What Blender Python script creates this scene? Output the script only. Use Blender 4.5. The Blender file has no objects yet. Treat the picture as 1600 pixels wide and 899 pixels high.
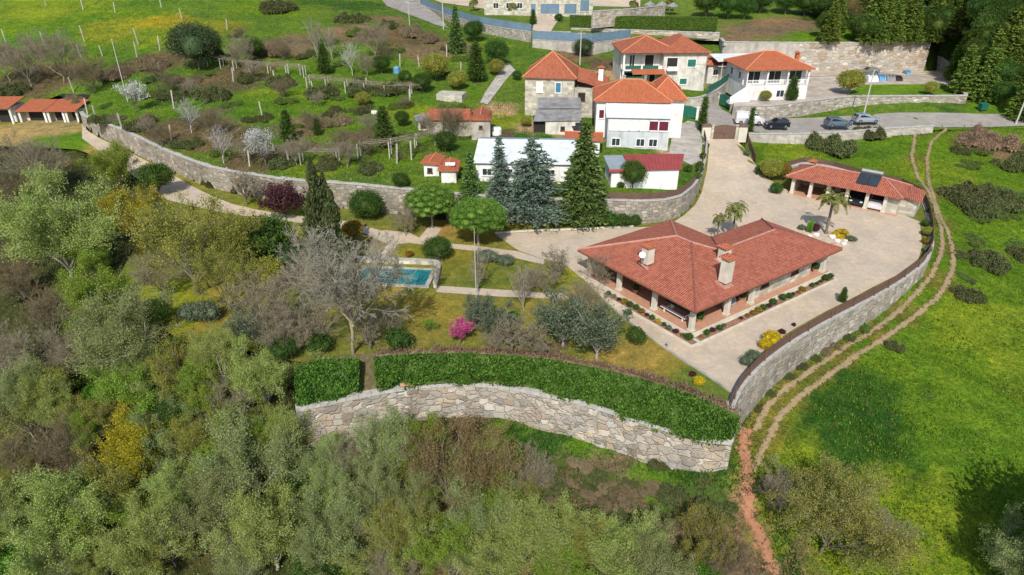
import bpy, bmesh, math, random
import numpy as np
from mathutils import Vector, Matrix
from mathutils.geometry import delaunay_2d_cdt
R = math.radians
scene = bpy.context.scene
COL = scene.collection
# ------------------------------------------------------------------ camera
CAMZ = 32.0; PITCH = R(28.0); FOC = 1067.0
ct, st = math.cos(PITCH), math.sin(PITCH)
cam_d = bpy.data.cameras.new('camera'); cam_d.sensor_width = 36.0; cam_d.lens = 36.0*FOC/1600.0
cam_d.clip_start = 0.5; cam_d.clip_end = 2000.0
cam = bpy.data.objects.new('camera', cam_d); COL.objects.link(cam)
cam.location = (0, 0, CAMZ); cam.rotation_euler = (R(90)-PITCH, 0, 0)
scene.camera = cam
# ------------------------------------------------------------------ world, sun, exposure
SUN_EL, SUN_AZ = R(43), R(187)       # azimuth clockwise from +Y : the sun stands behind the camera
w = bpy.data.worlds.new('World'); scene.world = w; w.use_nodes = True
nt = w.node_tree
sky = nt.nodes.new('ShaderNodeTexSky'); sky.sky_type = 'NISHITA'; sky.sun_disc = False
sky.sun_elevation = SUN_EL; sky.sun_rotation = SUN_AZ; sky.altitude = 100; sky.air_density = 1.0; sky.dust_density = 1.5
nt.nodes['Background'].inputs[1].default_value = 0.15
nt.links.new(sky.outputs[0], nt.nodes['Background'].inputs[0])
sd = bpy.data.lights.new('sun', 'SUN'); sd.energy = 4.8; sd.angle = R(0.53); sd.color = (1.0, 0.95, 0.87)
sun = bpy.data.objects.new('sun', sd); COL.objects.link(sun)
sdir = Vector((math.sin(SUN_AZ)*math.cos(SUN_EL), math.cos(SUN_AZ)*math.cos(SUN_EL), math.sin(SUN_EL)))
sun.rotation_euler = sdir.to_track_quat('Z', 'Y').to_euler()
scene.view_settings.view_transform = 'Standard'; scene.view_settings.look = 'None'
scene.view_settings.exposure = 0.0; scene.view_settings.gamma = 1.0
scene.cycles.max_bounces = 5; scene.cycles.diffuse_bounces = 3; scene.cycles.glossy_bounces = 2
scene.cycles.transmission_bounces = 3; scene.cycles.transparent_max_bounces = 4
scene.cycles.caustics_reflective = False; scene.cycles.caustics_refractive = False

# ------------------------------------------------------------------ pixels of the 1600 x 899 photograph -> world
def P(px, py, z=0.0):
    v = (py-449.5)/FOC
    d = (CAMZ-z)/(st + v*ct)
    return (px-800.0)/FOC*d, d*(ct - v*st), z
def PX(px, py, z=0.0): return P(px, py, z)[:2]
def rays(px, py):
    v = (py-449.5)/FOC
    return np.array([(px-800)/FOC, ct - v*st, -(st + v*ct)])
# ------------------------------------------------------------------ height fields
def rbf(pts, smooth=0.0):
    A = np.array([[p[0], p[1]] for p in pts], float); zz = np.array([p[2] for p in pts], float)
    n = len(A); D = np.linalg.norm(A[:, None]-A[None], axis=2)
    M = np.zeros((n+3, n+3)); M[:n, :n] = -D + np.eye(n)*smooth
    M[:n, n] = 1; M[:n, n+1:] = A; M[n, :n] = 1; M[n+1:, :n] = A.T
    wgt = np.linalg.solve(M, np.concatenate([zz, np.zeros(3)]))
    def f(x, y):
        x = np.asarray(x, float); y = np.asarray(y, float)
        sh = x.shape; q = np.stack([x.ravel(), y.ravel()], 1); out = np.empty(len(q))
        for i in range(0, len(q), 20000):
            qq = q[i:i+20000]
            d = np.linalg.norm(qq[:, None]-A[None], axis=2)
            out[i:i+20000] = -d@wgt[:n] + wgt[n] + qq@wgt[n+1:]
        return out.reshape(sh)
    return f
low_pts = [(1205,602,-3.4),(1300,545,-3.0),(1375,500,-2.7),(1425,470,-2.2),(1458,420,-1.4),(1470,360,-.8),(1450,300,-.3),(1380,265,.2),(1300,245,.8),
 (1430,240,.9),(1420,205,2.0),(1250,212,1.9),(1195,240,1.2),(1600,205,2.2),(1150,735,-5.2),(1133,750,-5.4),(1000,712,-6.0),(830,692,-6.4),(700,690,-6.6),
 (600,690,-6.8),(470,675,-7.2),(900,800,-8.6),(1000,899,-10.5),(1200,800,-6.4),(1200,899,-7.4),(1400,700,-5.2),(1400,899,-7.2),(1600,600,-4.8),
 (1600,899,-7.4),(1600,400,-2.6),(1600,280,-.4),(425,565,-.7),(360,545,-.4),(290,540,-.4),(226,505,-.35),(174,442,-.35),(211,380,-.35),(258,330,-.3),(240,290,-.1),(186,260,.2),(118,235,.5),(60,231,.6),(0,229,.6),(450,600,-5.5),(300,590,-4),(180,530,-3),(110,450,-3),(140,350,-2),
 (60,255,-.8),(0,255,-1.0),(100,330,-3.5),(0,400,-6),(0,600,-10),(0,899,-14),(300,899,-13),(600,899,-12),(150,600,-7),(300,700,-9.5),(450,800,-11)]
low_ctrl = [P(*p) for p in low_pts] + [(-120,20,-18),(-60,5,-16),(0,5,-14),(60,5,-9),(120,20,-9),(160,80,-4),(160,140,3),(-130,110,-2),(-130,60,-8)]
f_low = rbf(low_ctrl)
def f_terr(x, y):
    x = np.asarray(x, float); y = np.asarray(y, float)
    t = np.clip((y-86)/20.0, 0, 1.3)
    wr = np.clip((37.5-x)/2.5, 0, 1)*np.clip((x-8)/4, 0, 1)
    wl = np.clip((-x-20)/15, 0, 1)
    tl = np.clip((y-88)/34.0, 0, 1.2)
    return 2.4*t*wr + 1.2*tl*wl
# base of the retaining wall between the garden and the village, west to east
NWALL = [(128,188,1.2),(133,200,1.1),(158,214,.95),(200,232,.8),(262,264,.4),(327,291,.2),(375,303,.05),(450,316,0),(560,328,0),(650,338,0),
         (720,344,0),(800,348,0),(880,350,0),(945,349,0),(1000,350,0),(1040,346,0),(1062,338,0),(1080,322,0),(1093,300,.1),(1100,270,.6),(1103,240,1.3),(1099,212,2.2),(1100,204,2.4)]
NH = [1.6,2.3,2.8,3.0,3.0,3.0,3.1,3.2,3.5,3.5,3.4,3.3,3.2,3.1,3.0,2.9,2.8,2.7,2.5,2.2,1.6,1.0,.6]
NWW = [P(*p) for p in NWALL]
north_pts = [(0,140,4.0),(-60,170,3),(60,150,3.4),(110,160,3.2),(300,200,4.6),(500,200,4.6),(650,270,4),(0,0,15),(300,0,15),(300,60,10),(150,120,6.5),(450,130,7),(450,0,14),(560,40,12),(620,0,13),
 (640,40,11),(700,60,9.5),(700,130,6.6),(800,180,4.7),(830,120,6.5),(900,230,3.5),(1000,250,3.4),(840,190,4.4),(900,100,7),(960,130,5.6),(1060,150,5.0),(1075,215,3.3),(1130,165,3.3),(1110,195,2.8),
 (1200,190,2.9),(1400,186,2.9),(1600,182,3.0),(1600,140,4.8),(1530,150,4.4),(1250,150,3.6),(1480,60,11),(1600,0,20),(1460,0,17)]
north_ctrl = [P(*p) for p in north_pts] + [(a[0], a[1], a[2]+h) for a, h in list(zip(NWW, NH))[:22:2]] + \
 [(-200,350,55),(0,350,50),(200,350,60),(260,200,28),(-260,200,26),(0,260,27),(120,240,32),(-120,240,30),(220,120,6),(-220,120,5)]
f_north = rbf(north_ctrl)
f_upper = rbf([P(*p) for p in [(650,-5,13.2),(657,7,12.8),(700,24,12.2),(750,38,11.8),(800,46,11.4),(830,50,11.2),(830,62,10.2),(925,66,10.2),(1125,58,10.4),(1250,66,10.5),(1455,67,10.5),(900,43,11.4),(1120,43,11.4),(860,25,12),(700,-5,13.4),(1000,5,13.5),(1250,20,13),(1400,20,14)]]+[(0,260,27),(120,240,32),(60,300,36)])
# ------------------------------------------------------------------ regions (outlines)
def chain(pts): return [P(*p)[:2] for p in pts]
def inpoly(x, y, poly):
    x = np.asarray(x, float); y = np.asarray(y, float); c = np.zeros(x.shape, bool); n = len(poly)
    for i in range(n):
        x1, y1 = poly[i]; x2, y2 = poly[(i+1) % n]
        if y1 == y2: continue
        k = ((y1 > y) != (y2 > y)) & (x < (x2-x1)*(y-y1)/(y2-y1)+x1); c ^= k
    return c
# fence line: gate -> garage -> round the yard -> front corner
EASTW = [(1165,206,2.4),(1172,232,1.6),(1182,258,.6),(1200,275,.1),(1228,264,0),(1255,256,0),(1300,263,0),(1350,277,0),(1410,291,0),(1440,305,0),(1452,330,0),(1458,360,0),(1458,388,0),(1447,412,0),
         (1410,440,0),(1375,461,0),(1335,482,0),(1300,500,0),(1265,520,0),(1235,538,0),(1205,560,0),(1180,582,0),(1160,606,0),(1150,625,0),(1145,640,0)]
FRONTT = [(1145,640,0),(1105,622,0),(1050,601,0),(1000,586,0),(930,569,0),(860,558,0),(790,552,0),(720,549,0),(650,549,0),(590,551,0),(530,556,0),(470,566,0)]
WESTT = [(430,560,-.0),(360,540,0),(290,535,0),(230,500,0),(180,440,0),(215,380,0),(262,330,0),(245,290,.2),(190,258,.5),(120,232,.8),(60,228,.9),(-20,225,1),(-60,200,1.2),(-60,171,2.0),(0,169,1.6),(60,158,1.5),(100,154,1.4),(118,166,1.3)]
TERR = chain(EASTW) + chain(FRONTT[1:]) + chain(WESTT) + chain(NWALL)
ROADS_ = [(1165,206,2.5),(1240,210,2.6),(1330,207,2.7),(1380,203,2.8),(1460,196,2.9),(1600,193,3.0),(1760,190,3)]
NWB = []
for _i in range(len(NWW)):
    _a = Vector(NWW[max(_i-1, 0)][:2]); _b = Vector(NWW[min(_i+1, len(NWW)-1)][:2]); _d = (_b-_a).normalized(); NWB.append((NWW[_i][0]-_d.y*.35, NWW[_i][1]+_d.x*.35))
NORTHP = [(-260,128),(-130,128)] + chain([(-60,171.5,3.0),(0,169.5,3.1),(60,159.5,3.1),(100,154.5,3.1)]) + [(NWW[0][0]-1, NWW[0][1]+6.3)] + NWB + chain(ROADS_) + [(240,118),(260,360),(-260,360)]
UPW = [(640,-30,14),(657,7,12.8),(700,24,12.2),(750,38,11.8),(800,46,11.4),(830,50,11.2),(832,62,10.2),(925,67,10.2),(985,60,10.3),(1125,60,10.4),(1130,66,10.5),(1250,67,10.5),(1455,67,10.5),(1448,20,13),(1440,-40,20)]
UPP = chain(UPW)
YARDW = [(1146,166,4.4),(1200,167,4.8),(1325,152,4.8),(1512,151,4.8),(1505,128,4.8),(1470,95,6.5),(1455,75,4.8)]
YARDP = chain([(1146,166,4.6),(1200,167,4.8),(1325,153,4.8),(1512,152,4.8)]) + chain([(1505,128,4.8),(1470,110,4.8)]) + [PX(1455,67,10.5), PX(1250,67,10.5), PX(1140,66,10.5), PX(1146,130,4.8)]
def f_yard(x, y): return np.full(np.shape(x), 4.8) if np.ndim(x) else 4.8
GX0, GX1, GY0, GY1, GS = -170.0, 200.0, 5.0, 350.0, 0.5
gx = np.arange(GX0, GX1, GS); gy = np.arange(GY0, GY1, GS)
XX, YY = np.meshgrid(gx, gy)
# coarse evaluation, then upsampling, for speed
def evalgrid(f, step=4):
    a = f(XX[::step, ::step], YY[::step, ::step])
    iy = np.arange(len(gy))/step; ix = np.arange(len(gx))/step
    y0 = np.minimum(iy.astype(int), a.shape[0]-2); x0 = np.minimum(ix.astype(int), a.shape[1]-2)
    fy = (iy-y0)[:, None]; fx = (ix-x0)[None]
    return (a[y0][:, x0]*(1-fy)*(1-fx)+a[y0+1][:, x0]*fy*(1-fx)+a[y0][:, x0+1]*(1-fy)*fx+a[y0+1][:, x0+1]*fy*fx)
IT = inpoly(XX, YY, TERR); IN = inpoly(XX, YY, NORTHP); IU = inpoly(XX, YY, UPP); IY = inpoly(XX, YY, YARDP)
HT = f_terr(XX, YY)
H = evalgrid(f_low)
H = np.where(IN, evalgrid(f_north), H); H = np.where(IY, 4.8, H); H = np.where(IU, evalgrid(f_upper), H); H = np.where(IT, HT, H)
def hz(x, y):
    i = int(round((y-GY0)/GS)); j = int(round((x-GX0)/GS))
    i = min(max(i, 0), H.shape[0]-1); j = min(max(j, 0), H.shape[1]-1)
    return float(H[i, j])
TS = np.arange(25, 420, 0.2)
def hit(px, py, off=0.0):
    r = rays(px, py); pts = TS[:, None]*r[None]
    j = np.clip(np.round((pts[:, 0]-GX0)/GS).astype(int), 0, H.shape[1]-1)
    i = np.clip(np.round((pts[:, 1]-GY0)/GS).astype(int), 0, H.shape[0]-1)
    k = np.nonzero(pts[:, 2]+CAMZ <= H[i, j]+off)[0]
    k = k[0] if len(k) else len(TS)-1
    return float(pts[k, 0]), float(pts[k, 1]), float(H[i[k], j[k]]), float(TS[k])

# ------------------------------------------------------------------ tagging and mesh building
def tag(o, label=None, cat=None, group=None, kind=None):
    if label: o['label'] = label
    if cat: o['category'] = cat
    if group: o['group'] = group
    if kind: o['kind'] = kind
    return o
def empty(name, loc, rz=0.0, label=None, cat=None, group=None):
    o = bpy.data.objects.new(name, None); COL.objects.link(o); o.location = loc; o.rotation_euler = (0, 0, rz)
    o.empty_display_size = 0.3
    return tag(o, label, cat, group)
class MB:
    def __init__(s, M=None): s.v = []; s.f = []; s.uv = []; s.M = M
    def add(s, vs, fs, uvs=None):
        b = len(s.v)
        for p in vs:
            p = Vector(p)
            if s.M is not None: p = s.M @ p
            s.v.append(tuple(p))
        for k, f in enumerate(fs):
            s.f.append([b+i for i in f]); s.uv.append(uvs[k] if uvs else None)
        return s
    def box(s, x0, x1, y0, y1, z0, z1):
        return s.add([(x0,y0,z0),(x1,y0,z0),(x1,y1,z0),(x0,y1,z0),(x0,y0,z1),(x1,y0,z1),(x1,y1,z1),(x0,y1,z1)],
                     [(3,2,1,0),(4,5,6,7),(0,1,5,4),(1,2,6,5),(2,3,7,6),(3,0,4,7)])
    def prism(s, poly, z0, z1):
        n = len(poly); ar = sum(poly[i][0]*poly[(i+1)%n][1]-poly[(i+1)%n][0]*poly[i][1] for i in range(n))
        if ar < 0: poly = poly[::-1]
        return s.add([(x,y,z0) for x,y in poly]+[(x,y,z1) for x,y in poly],
                     [tuple(range(n-1,-1,-1)), tuple(range(n,2*n))]+[(i,(i+1)%n,n+(i+1)%n,n+i) for i in range(n)])
    def tube(s, p0, p1, r0, r1=None, n=8, caps=True):
        r1 = r0 if r1 is None else r1
        p0 = Vector(p0); p1 = Vector(p1); d = (p1-p0).normalized()
        a = d.orthogonal().normalized(); b = d.cross(a)
        vs = [p0+a*math.cos(t)*r0+b*math.sin(t)*r0 for t in [2*math.pi*i/n for i in range(n)]]
        vs += [p1+a*math.cos(t)*r1+b*math.sin(t)*r1 for t in [2*math.pi*i/n for i in range(n)]]
        fs = [(i,(i+1)%n,n+(i+1)%n,n+i) for i in range(n)]
        if caps: fs += [tuple(range(n-1,-1,-1)), tuple(range(n,2*n))]
        return s.add(vs, fs)
    def lathe(s, prof, n=16, c=(0,0,0)):
        vs = []; m = len(prof)
        for r, z in prof:
            for i in range(n):
                t = 2*math.pi*i/n; vs.append((c[0]+r*math.cos(t), c[1]+r*math.sin(t), c[2]+z))
        fs = [(j*n+i, j*n+(i+1)%n, (j+1)*n+(i+1)%n, (j+1)*n+i) for j in range(m-1) for i in range(n)]
        fs += [tuple(range(n-1,-1,-1)), tuple(range((m-1)*n, m*n))]
        return s.add(vs, fs)
    def slab(s, quad, th):
        """a sloping sheet with real thickness; quad counter-clockwise seen from above"""
        n = len(quad); lo = [(x,y,z-th) for x,y,z in quad]
        return s.add(list(quad)+lo, [tuple(range(n)), tuple(range(2*n-1,n-1,-1))]+[(i,n+i,n+(i+1)%n,(i+1)%n) for i in range(n)])
    def mesh(s, name, smooth=False):
        me = bpy.data.meshes.new(name); me.from_pydata(s.v, [], s.f); me.update()
        uvl = me.uv_layers.new(name='UVMap'); d = uvl.data
        for pi, p in enumerate(me.polygons):
            u = s.uv[pi]
            if u is None:
                n = p.normal
                if abs(n.z) > 0.999: a = Vector((1,0,0)); b = Vector((0,1,0))
                else:
                    a = Vector((0,0,1)).cross(n).normalized(); b = n.cross(a)
                for li in p.loop_indices:
                    co = me.vertices[me.loops[li].vertex_index].co; d[li].uv = (co.dot(a), co.dot(b))
            else:
                for k, li in enumerate(p.loop_indices): d[li].uv = u[k]
            p.use_smooth = smooth
        return me
    def build(s, name, mat, parent=None, smooth=False, label=None, cat=None, group=None, kind=None):
        o = bpy.data.objects.new(name, s.mesh(name, smooth)); o.data.materials.append(mat); COL.objects.link(o)
        if parent is not None: o.parent = parent
        return tag(o, label, cat, group, kind)
def copy_tree(o, parent=None):
    c = o.copy(); COL.objects.link(c)
    if parent is not None: c.parent = parent
    for ch in o.children: copy_tree(ch, c)
    return c
def T4(x, y, z, rz): return Matrix.Translation((x, y, z)) @ Matrix.Rotation(rz, 4, 'Z')

# ------------------------------------------------------------------ materials
def newmat(name):
    m = bpy.data.materials.new(name); m.use_nodes = True; t = m.node_tree; t.nodes.clear()
    o = t.nodes.new('ShaderNodeOutputMaterial'); b = t.nodes.new('ShaderNodeBsdfPrincipled')
    t.links.new(b.outputs[0], o.inputs[0]); b.inputs['Specular IOR Level'].default_value = 0.25
    return m, t, b, o
def N(t, kind, **kw):
    n = t.nodes.new('ShaderNode'+kind)
    for k, v in kw.items():
        if k.startswith('i_'): n.inputs[k[2:].replace('_', ' ')].default_value = v
        else: setattr(n, k, v)
    return n
def ramp(t, fac, stops, interp='LINEAR'):
    r = t.nodes.new('ShaderNodeValToRGB'); r.color_ramp.interpolation = interp; e = r.color_ramp.elements
    while len(e) < len(stops): e.new(0.5)
    for i, (p, c) in enumerate(stops):
        e[i].position = p; e[i].color = (*c, 1) if len(c) == 3 else c
    t.links.new(fac, r.inputs[0]); return r.outputs[0]
def mixc(t, fac, a, b, mode='MIX'):
    m = t.nodes.new('ShaderNodeMix'); m.data_type = 'RGBA'; m.blend_type = mode; m.clamp_factor = True
    for i, s in ((0, fac), (6, a), (7, b)):
        if isinstance(s, (int, float)): m.inputs[i].default_value = s
        elif isinstance(s, tuple): m.inputs[i].default_value = (*s, 1) if len(s) == 3 else s
        else: t.links.new(s, m.inputs[i])
    return m.outputs[2]
def coords(t, src='Object', scale=1.0):
    c = t.nodes.new('ShaderNodeTexCoord'); m = t.nodes.new('ShaderNodeMapping')
    m.inputs['Scale'].default_value = (scale,)*3 if isinstance(scale, (int, float)) else scale
    t.links.new(c.outputs[src], m.inputs[0]); return m.outputs[0]
def noise(t, vec, s, detail=4, rough=.55, out=0):
    n = N(t, 'TexNoise'); n.inputs['Scale'].default_value = s; n.inputs['Detail'].default_value = detail; n.inputs['Roughness'].default_value = rough
    if vec is not None: t.links.new(vec, n.inputs['Vector'])
    return n.outputs[out]
def bump(t, b, h, strength=.4, dist=.05):
    n = N(t, 'Bump'); n.inputs['Strength'].default_value = strength; n.inputs['Distance'].default_value = dist
    t.links.new(h, n.inputs['Height']); t.links.new(n.outputs[0], b.inputs['Normal'])
def mth(t, op, a, b=None):
    n = N(t, 'Math', operation=op)
    for i, s in enumerate((a, b)):
        if s is None: continue
        if isinstance(s, (int, float)): n.inputs[i].default_value = s
        else: t.links.new(s, n.inputs[i])
    return n.outputs[0]
def m_plain(name, col, rough=.7, var=.12, scale=1.5, metal=0.0, stain=None, spec=.25, bmp=0.0):
    m, t, b, o = newmat(name); v = coords(t)
    n1 = noise(t, v, scale, 5); c = ramp(t, n1, [(.25, tuple(x*(1-var*1.5) for x in col)), (.75, tuple(min(1, x*(1+var)) for x in col))])
    if stain:
        n2 = noise(t, coords(t, scale=(1,1,.35)), .9, 5, .65); f = ramp(t, n2, [(.5, (0,0,0)), (.72, (1,1,1))]); c = mixc(t, f, c, stain)
    t.links.new(c, b.inputs['Base Color']); b.inputs['Roughness'].default_value = rough; b.inputs['Metallic'].default_value = metal
    b.inputs['Specular IOR Level'].default_value = spec
    if bmp: bump(t, b, noise(t, v, scale*12, 3), bmp, .02)
    return m
def m_ground(name, fine=3.0, dry=(.20,.15,.07), dark=.55, bright=1.5, drych=.5, bstr=.9):
    """albedo zones come from the mesh (soil, moss, meadow ...); leaf-scale grain is added here"""
    m, t, b, o = newmat(name); v = coords(t)
    at = N(t, 'VertexColor', layer_name='Col'); a = at.outputs[0]
    n0 = noise(t, v, .09, 4, .6); n1 = noise(t, v, .55, 6, .65); n2 = noise(t, v, fine, 6, .75); n3 = noise(t, v, fine*3.1, 3, .6)
    vor = N(t, 'TexVoronoi'); vor.inputs['Scale'].default_value = 2.2; t.links.new(v, vor.inputs['Vector'])
    c = mixc(t, 1.0, a, ramp(t, n2, [(.30, (dark,)*3), (.5, (1,1,1)), (.72, (bright,)*3)]), 'MULTIPLY')
    c = mixc(t, 1.0, c, ramp(t, n3, [(.32, (.6,.62,.6)), (.68, (1.4,1.38,1.3))]), 'MULTIPLY')
    c = mixc(t, 1.0, c, ramp(t, n1, [(.3, (.68,.76,.75)), (.5, (1,1,1)), (.7, (1.35,1.2,1.15))]), 'MULTIPLY')
    c = mixc(t, 1.0, c, ramp(t, noise(t, v, 1.25, 5, .8), [(.32, (.62,.70,.7)), (.5, (1,1,1)), (.68, (1.5,1.3,1.5))]), 'MULTIPLY')
    c = mixc(t, 1.0, c, ramp(t, n0, [(.35, (.75,.85,.9)), (.65, (1.25,1.12,1.0))]), 'MULTIPLY')
    f = ramp(t, noise(t, v, 1.3, 5, .7), [(.55, (0,0,0)), (.75, (drych,)*3)])
    c = mixc(t, f, c, dry)
    t.links.new(c, b.inputs['Base Color']); b.inputs['Roughness'].default_value = .95; b.inputs['Specular IOR Level'].default_value = .05
    bump(t, b, mth(t, 'ADD', mth(t, 'ADD', n2, mth(t, 'MULTIPLY', n3, .5)), mth(t, 'MULTIPLY', n1, 1.2)), bstr, .35)
    return m
def m_stone(name, cols, size=(1.1,.55), mortar=(.30,.27,.22), mw=.05, rnd=.9, bstr=.8, stain=None, src='UV', jag=.35):
    """rubble or block masonry: Voronoi cells on metric UVs, joints between them, per-stone colour"""
    m, t, b, o = newmat(name); v = coords(t, src, (1/size[0], 1/size[1], 1/size[0]))
    wv = noise(t, v, 1.6, 3, .5, 1)
    mx = N(t, 'VectorMath', operation='MULTIPLY_ADD'); mx.inputs[1].default_value = (jag,)*3
    t.links.new(wv, mx.inputs[0]); t.links.new(v, mx.inputs[2]); vv = mx.outputs[0]
    a = N(t, 'TexVoronoi', feature='F1', distance='CHEBYCHEV'); a.inputs['Scale'].default_value = 1; a.inputs['Randomness'].default_value = rnd; t.links.new(vv, a.inputs['Vector'])
    e = N(t, 'TexVoronoi', feature='F2', distance='CHEBYCHEV'); e.inputs['Scale'].default_value = 1; e.inputs['Randomness'].default_value = rnd; t.links.new(vv, e.inputs['Vector'])
    ed = mth(t, 'SUBTRACT', e.outputs['Distance'], a.outputs['Distance'])
    sp = N(t, 'SeparateColor'); t.links.new(a.outputs['Color'], sp.inputs[0])
    k = len(cols); c = ramp(t, sp.outputs[0], [(i/k, cc) for i, cc in enumerate(cols)], 'CONSTANT')
    c = mixc(t, 1.0, c, ramp(t, sp.outputs[1], [(0, (.72,)*3), (1, (1.25,)*3)]), 'MULTIPLY')
    g = noise(t, v, 7, 5, .7); c = mixc(t, 1.0, c, ramp(t, g, [(.25, (.6,)*3), (.75, (1.3,)*3)]), 'MULTIPLY')
    f = ramp(t, ed, [(mw*.5, (1,1,1)), (mw*1.6, (0,0,0))]); c = mixc(t, f, c, mortar)
    st_ = noise(t, coords(t, src, (.5,.25,.5)), .8, 6, .7)
    c = mixc(t, ramp(t, st_, [(.5, (0,0,0)), (.7, (.75,)*3)]), c, stain or (.16,.145,.12))
    t.links.new(c, b.inputs['Base Color']); b.inputs['Roughness'].default_value = .9
    hh = mth(t, 'ADD', mth(t, 'MULTIPLY', mth(t, 'MINIMUM', ed, .15), 5), mth(t, 'MULTIPLY', g, .5))
    bump(t, b, hh, bstr, .12)
    return m
def m_tile(name, cols, ch=.24, cw=.42, rib=.5, old=.5, oldc=(.12,.07,.05)):
    """Roman tiles: rows across the slope, ribs down it, a colour of its own for each tile"""
    m, t, b, o = newmat(name); c0 = N(t, 'TexCoord'); sp = N(t, 'SeparateXYZ'); t.links.new(c0.outputs['UV'], sp.inputs[0])
    u = mth(t, 'DIVIDE', sp.outputs[0], ch); v = mth(t, 'DIVIDE', sp.outputs[1], cw)
    cb = N(t, 'CombineXYZ'); t.links.new(mth(t, 'FLOOR', u), cb.inputs[0]); t.links.new(mth(t, 'FLOOR', v), cb.inputs[1])
    wn = N(t, 'TexWhiteNoise', noise_dimensions='2D'); t.links.new(cb.outputs[0], wn.inputs['Vector'])
    big = noise(t, coords(t, 'UV'), .45, 5, .65)
    k = len(cols); c = ramp(t, mth(t, 'ADD', mth(t, 'MULTIPLY', wn.outputs[0], .62), mth(t, 'MULTIPLY', big, .4)), [(i/(k-1), cc) for i, cc in enumerate(cols)])
    fr = mth(t, 'FRACT', v); fu = mth(t, 'FRACT', u)
    c = mixc(t, ramp(t, fr, [(0, (.75,)*3), (.14, (0,0,0))]), c, tuple(x*.42 for x in cols[0]))
    c = mixc(t, ramp(t, mth(t, 'ABSOLUTE', mth(t, 'SUBTRACT', fu, .5)), [(.36, (0,0,0)), (.5, (.6,)*3)]), c, tuple(x*.5 for x in cols[0]))
    lich = noise(t, coords(t, 'UV'), 1.7, 6, .75)
    c = mixc(t, ramp(t, lich, [(.52, (0,0,0)), (.75, (old,)*3)]), c, oldc)
    t.links.new(c, b.inputs['Base Color']); b.inputs['Roughness'].default_value = .8
    hgt = mth(t, 'ADD', mth(t, 'SINE', mth(t, 'MULTIPLY', u, 2*math.pi)), mth(t, 'MULTIPLY', mth(t, 'SUBTRACT', 1.0, fr), 1.0))
    bump(t, b, hgt, .7, .05)
    return m
def m_leaf(name, c1, c2, c3=None, trans=.38, rough=.6, obv=.25, spec=.2):
    """leaf-scale colour: random per leaf, clumps by noise, a shift for each plant"""
    m, t, b, o = newmat(name)
    g = N(t, 'NewGeometry'); oi = N(t, 'ObjectInfo')
    n = noise(t, coords(t), .7, 3, .6)
    f = mth(t, 'ADD', mth(t, 'MULTIPLY', g.outputs['Random Per Island'], .6), mth(t, 'MULTIPLY', n, .5))
    c3 = c3 or tuple(x*1.3 for x in c2)
    c = ramp(t, f, [(.15, c1), (.55, c2), (.95, c3)])
    hs = N(t, 'HueSaturation'); hs.inputs['Hue'].default_value = .5
    t.links.new(mth(t, 'ADD', .5-obv*.06, mth(t, 'MULTIPLY', oi.outputs['Random'], obv*.12)), hs.inputs['Hue'])
    t.links.new(mth(t, 'ADD', 1-obv*.5, mth(t, 'MULTIPLY', oi.outputs['Random'], obv)), hs.inputs['Value']); t.links.new(c, hs.inputs['Color'])
    c = hs.outputs[0]
    t.links.new(c, b.inputs['Base Color']); b.inputs['Roughness'].default_value = rough; b.inputs['Specular IOR Level'].default_value = spec
    tr = N(t, 'BsdfTranslucent'); t.links.new(c, tr.inputs[0]); mx = N(t, 'MixShader'); mx.inputs[0].default_value = trans
    t.links.new(b.outputs[0], mx.inputs[1]); t.links.new(tr.outputs[0], mx.inputs[2]); t.links.new(mx.outputs[0], o.inputs[0])
    return m
M = {}
M['low'] = m_ground('meadow_and_wood_floor'); M['north'] = m_ground('hill_grass'); M['lawn'] = m_ground('mossy_lawn', 4.0, (.22,.15,.05), .7, 1.3, .55, .5)
M['wallA'] = m_stone('granite_rubble_warm', [(.43,.375,.305),(.40,.365,.31),(.46,.41,.34),(.35,.28,.21),(.42,.39,.345),(.49,.45,.375),(.33,.305,.265),(.42,.345,.255)], (.82,.56), (.37,.335,.28), .035, 1.0, .9, jag=.5, stain=(.21,.18,.14))
M['wallB'] = m_stone('granite_rubble_grey', [(.40,.37,.31),(.35,.33,.30),(.46,.42,.35),(.37,.31,.24),(.50,.46,.38)], (.75,.42), (.34,.315,.265), .05, .85, jag=.25, stain=(.17,.15,.12))
M['wallE'] = m_stone('old_dark_rubble', [(.34,.31,.25),(.28,.26,.22),(.38,.35,.29),(.31,.25,.19),(.42,.38,.31)], (.7,.42), (.27,.245,.2), .05, .85, jag=.3, stain=(.12,.10,.08))
M['wallC'] = m_stone('fine_rubble', [(.36,.34,.30),(.42,.38,.32),(.30,.28,.25),(.45,.42,.36)], (.45,.3), (.28,.25,.2), .06, stain=(.22,.2,.13))
M['wallD'] = m_stone('big_pale_blocks', [(.46,.42,.36),(.42,.38,.33),(.50,.46,.39),(.40,.31,.22),(.45,.43,.40)], (1.1,.6), (.38,.34,.28), .04, stain=(.36,.24,.15))
M['masonry'] = m_stone('cut_granite_house', [(.50,.47,.38),(.46,.43,.35),(.54,.51,.42),(.42,.39,.33)], (.7,.38), (.36,.33,.27), .035, .55, .3, stain=(.26,.24,.2), jag=.12)
M['coping'] = m_plain('coping_stone', (.42,.41,.38), .85, .2, 2.5, bmp=.3)
M['tileM'] = m_tile('red_brown_tiles', [(.27,.075,.045),(.36,.11,.066),(.45,.155,.095),(.39,.122,.075)], old=.55, oldc=(.15,.075,.055), ch=.21, cw=.34)
M['tileO'] = m_tile('new_orange_tiles', [(.36,.10,.045),(.43,.13,.058),(.49,.155,.075)], old=.4, oldc=(.4,.13,.06))
M['tileW'] = m_tile('weathered_orange_tiles', [(.27,.075,.04),(.35,.105,.055),(.42,.14,.07),(.30,.10,.06)], old=.8, oldc=(.13,.075,.055))
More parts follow.
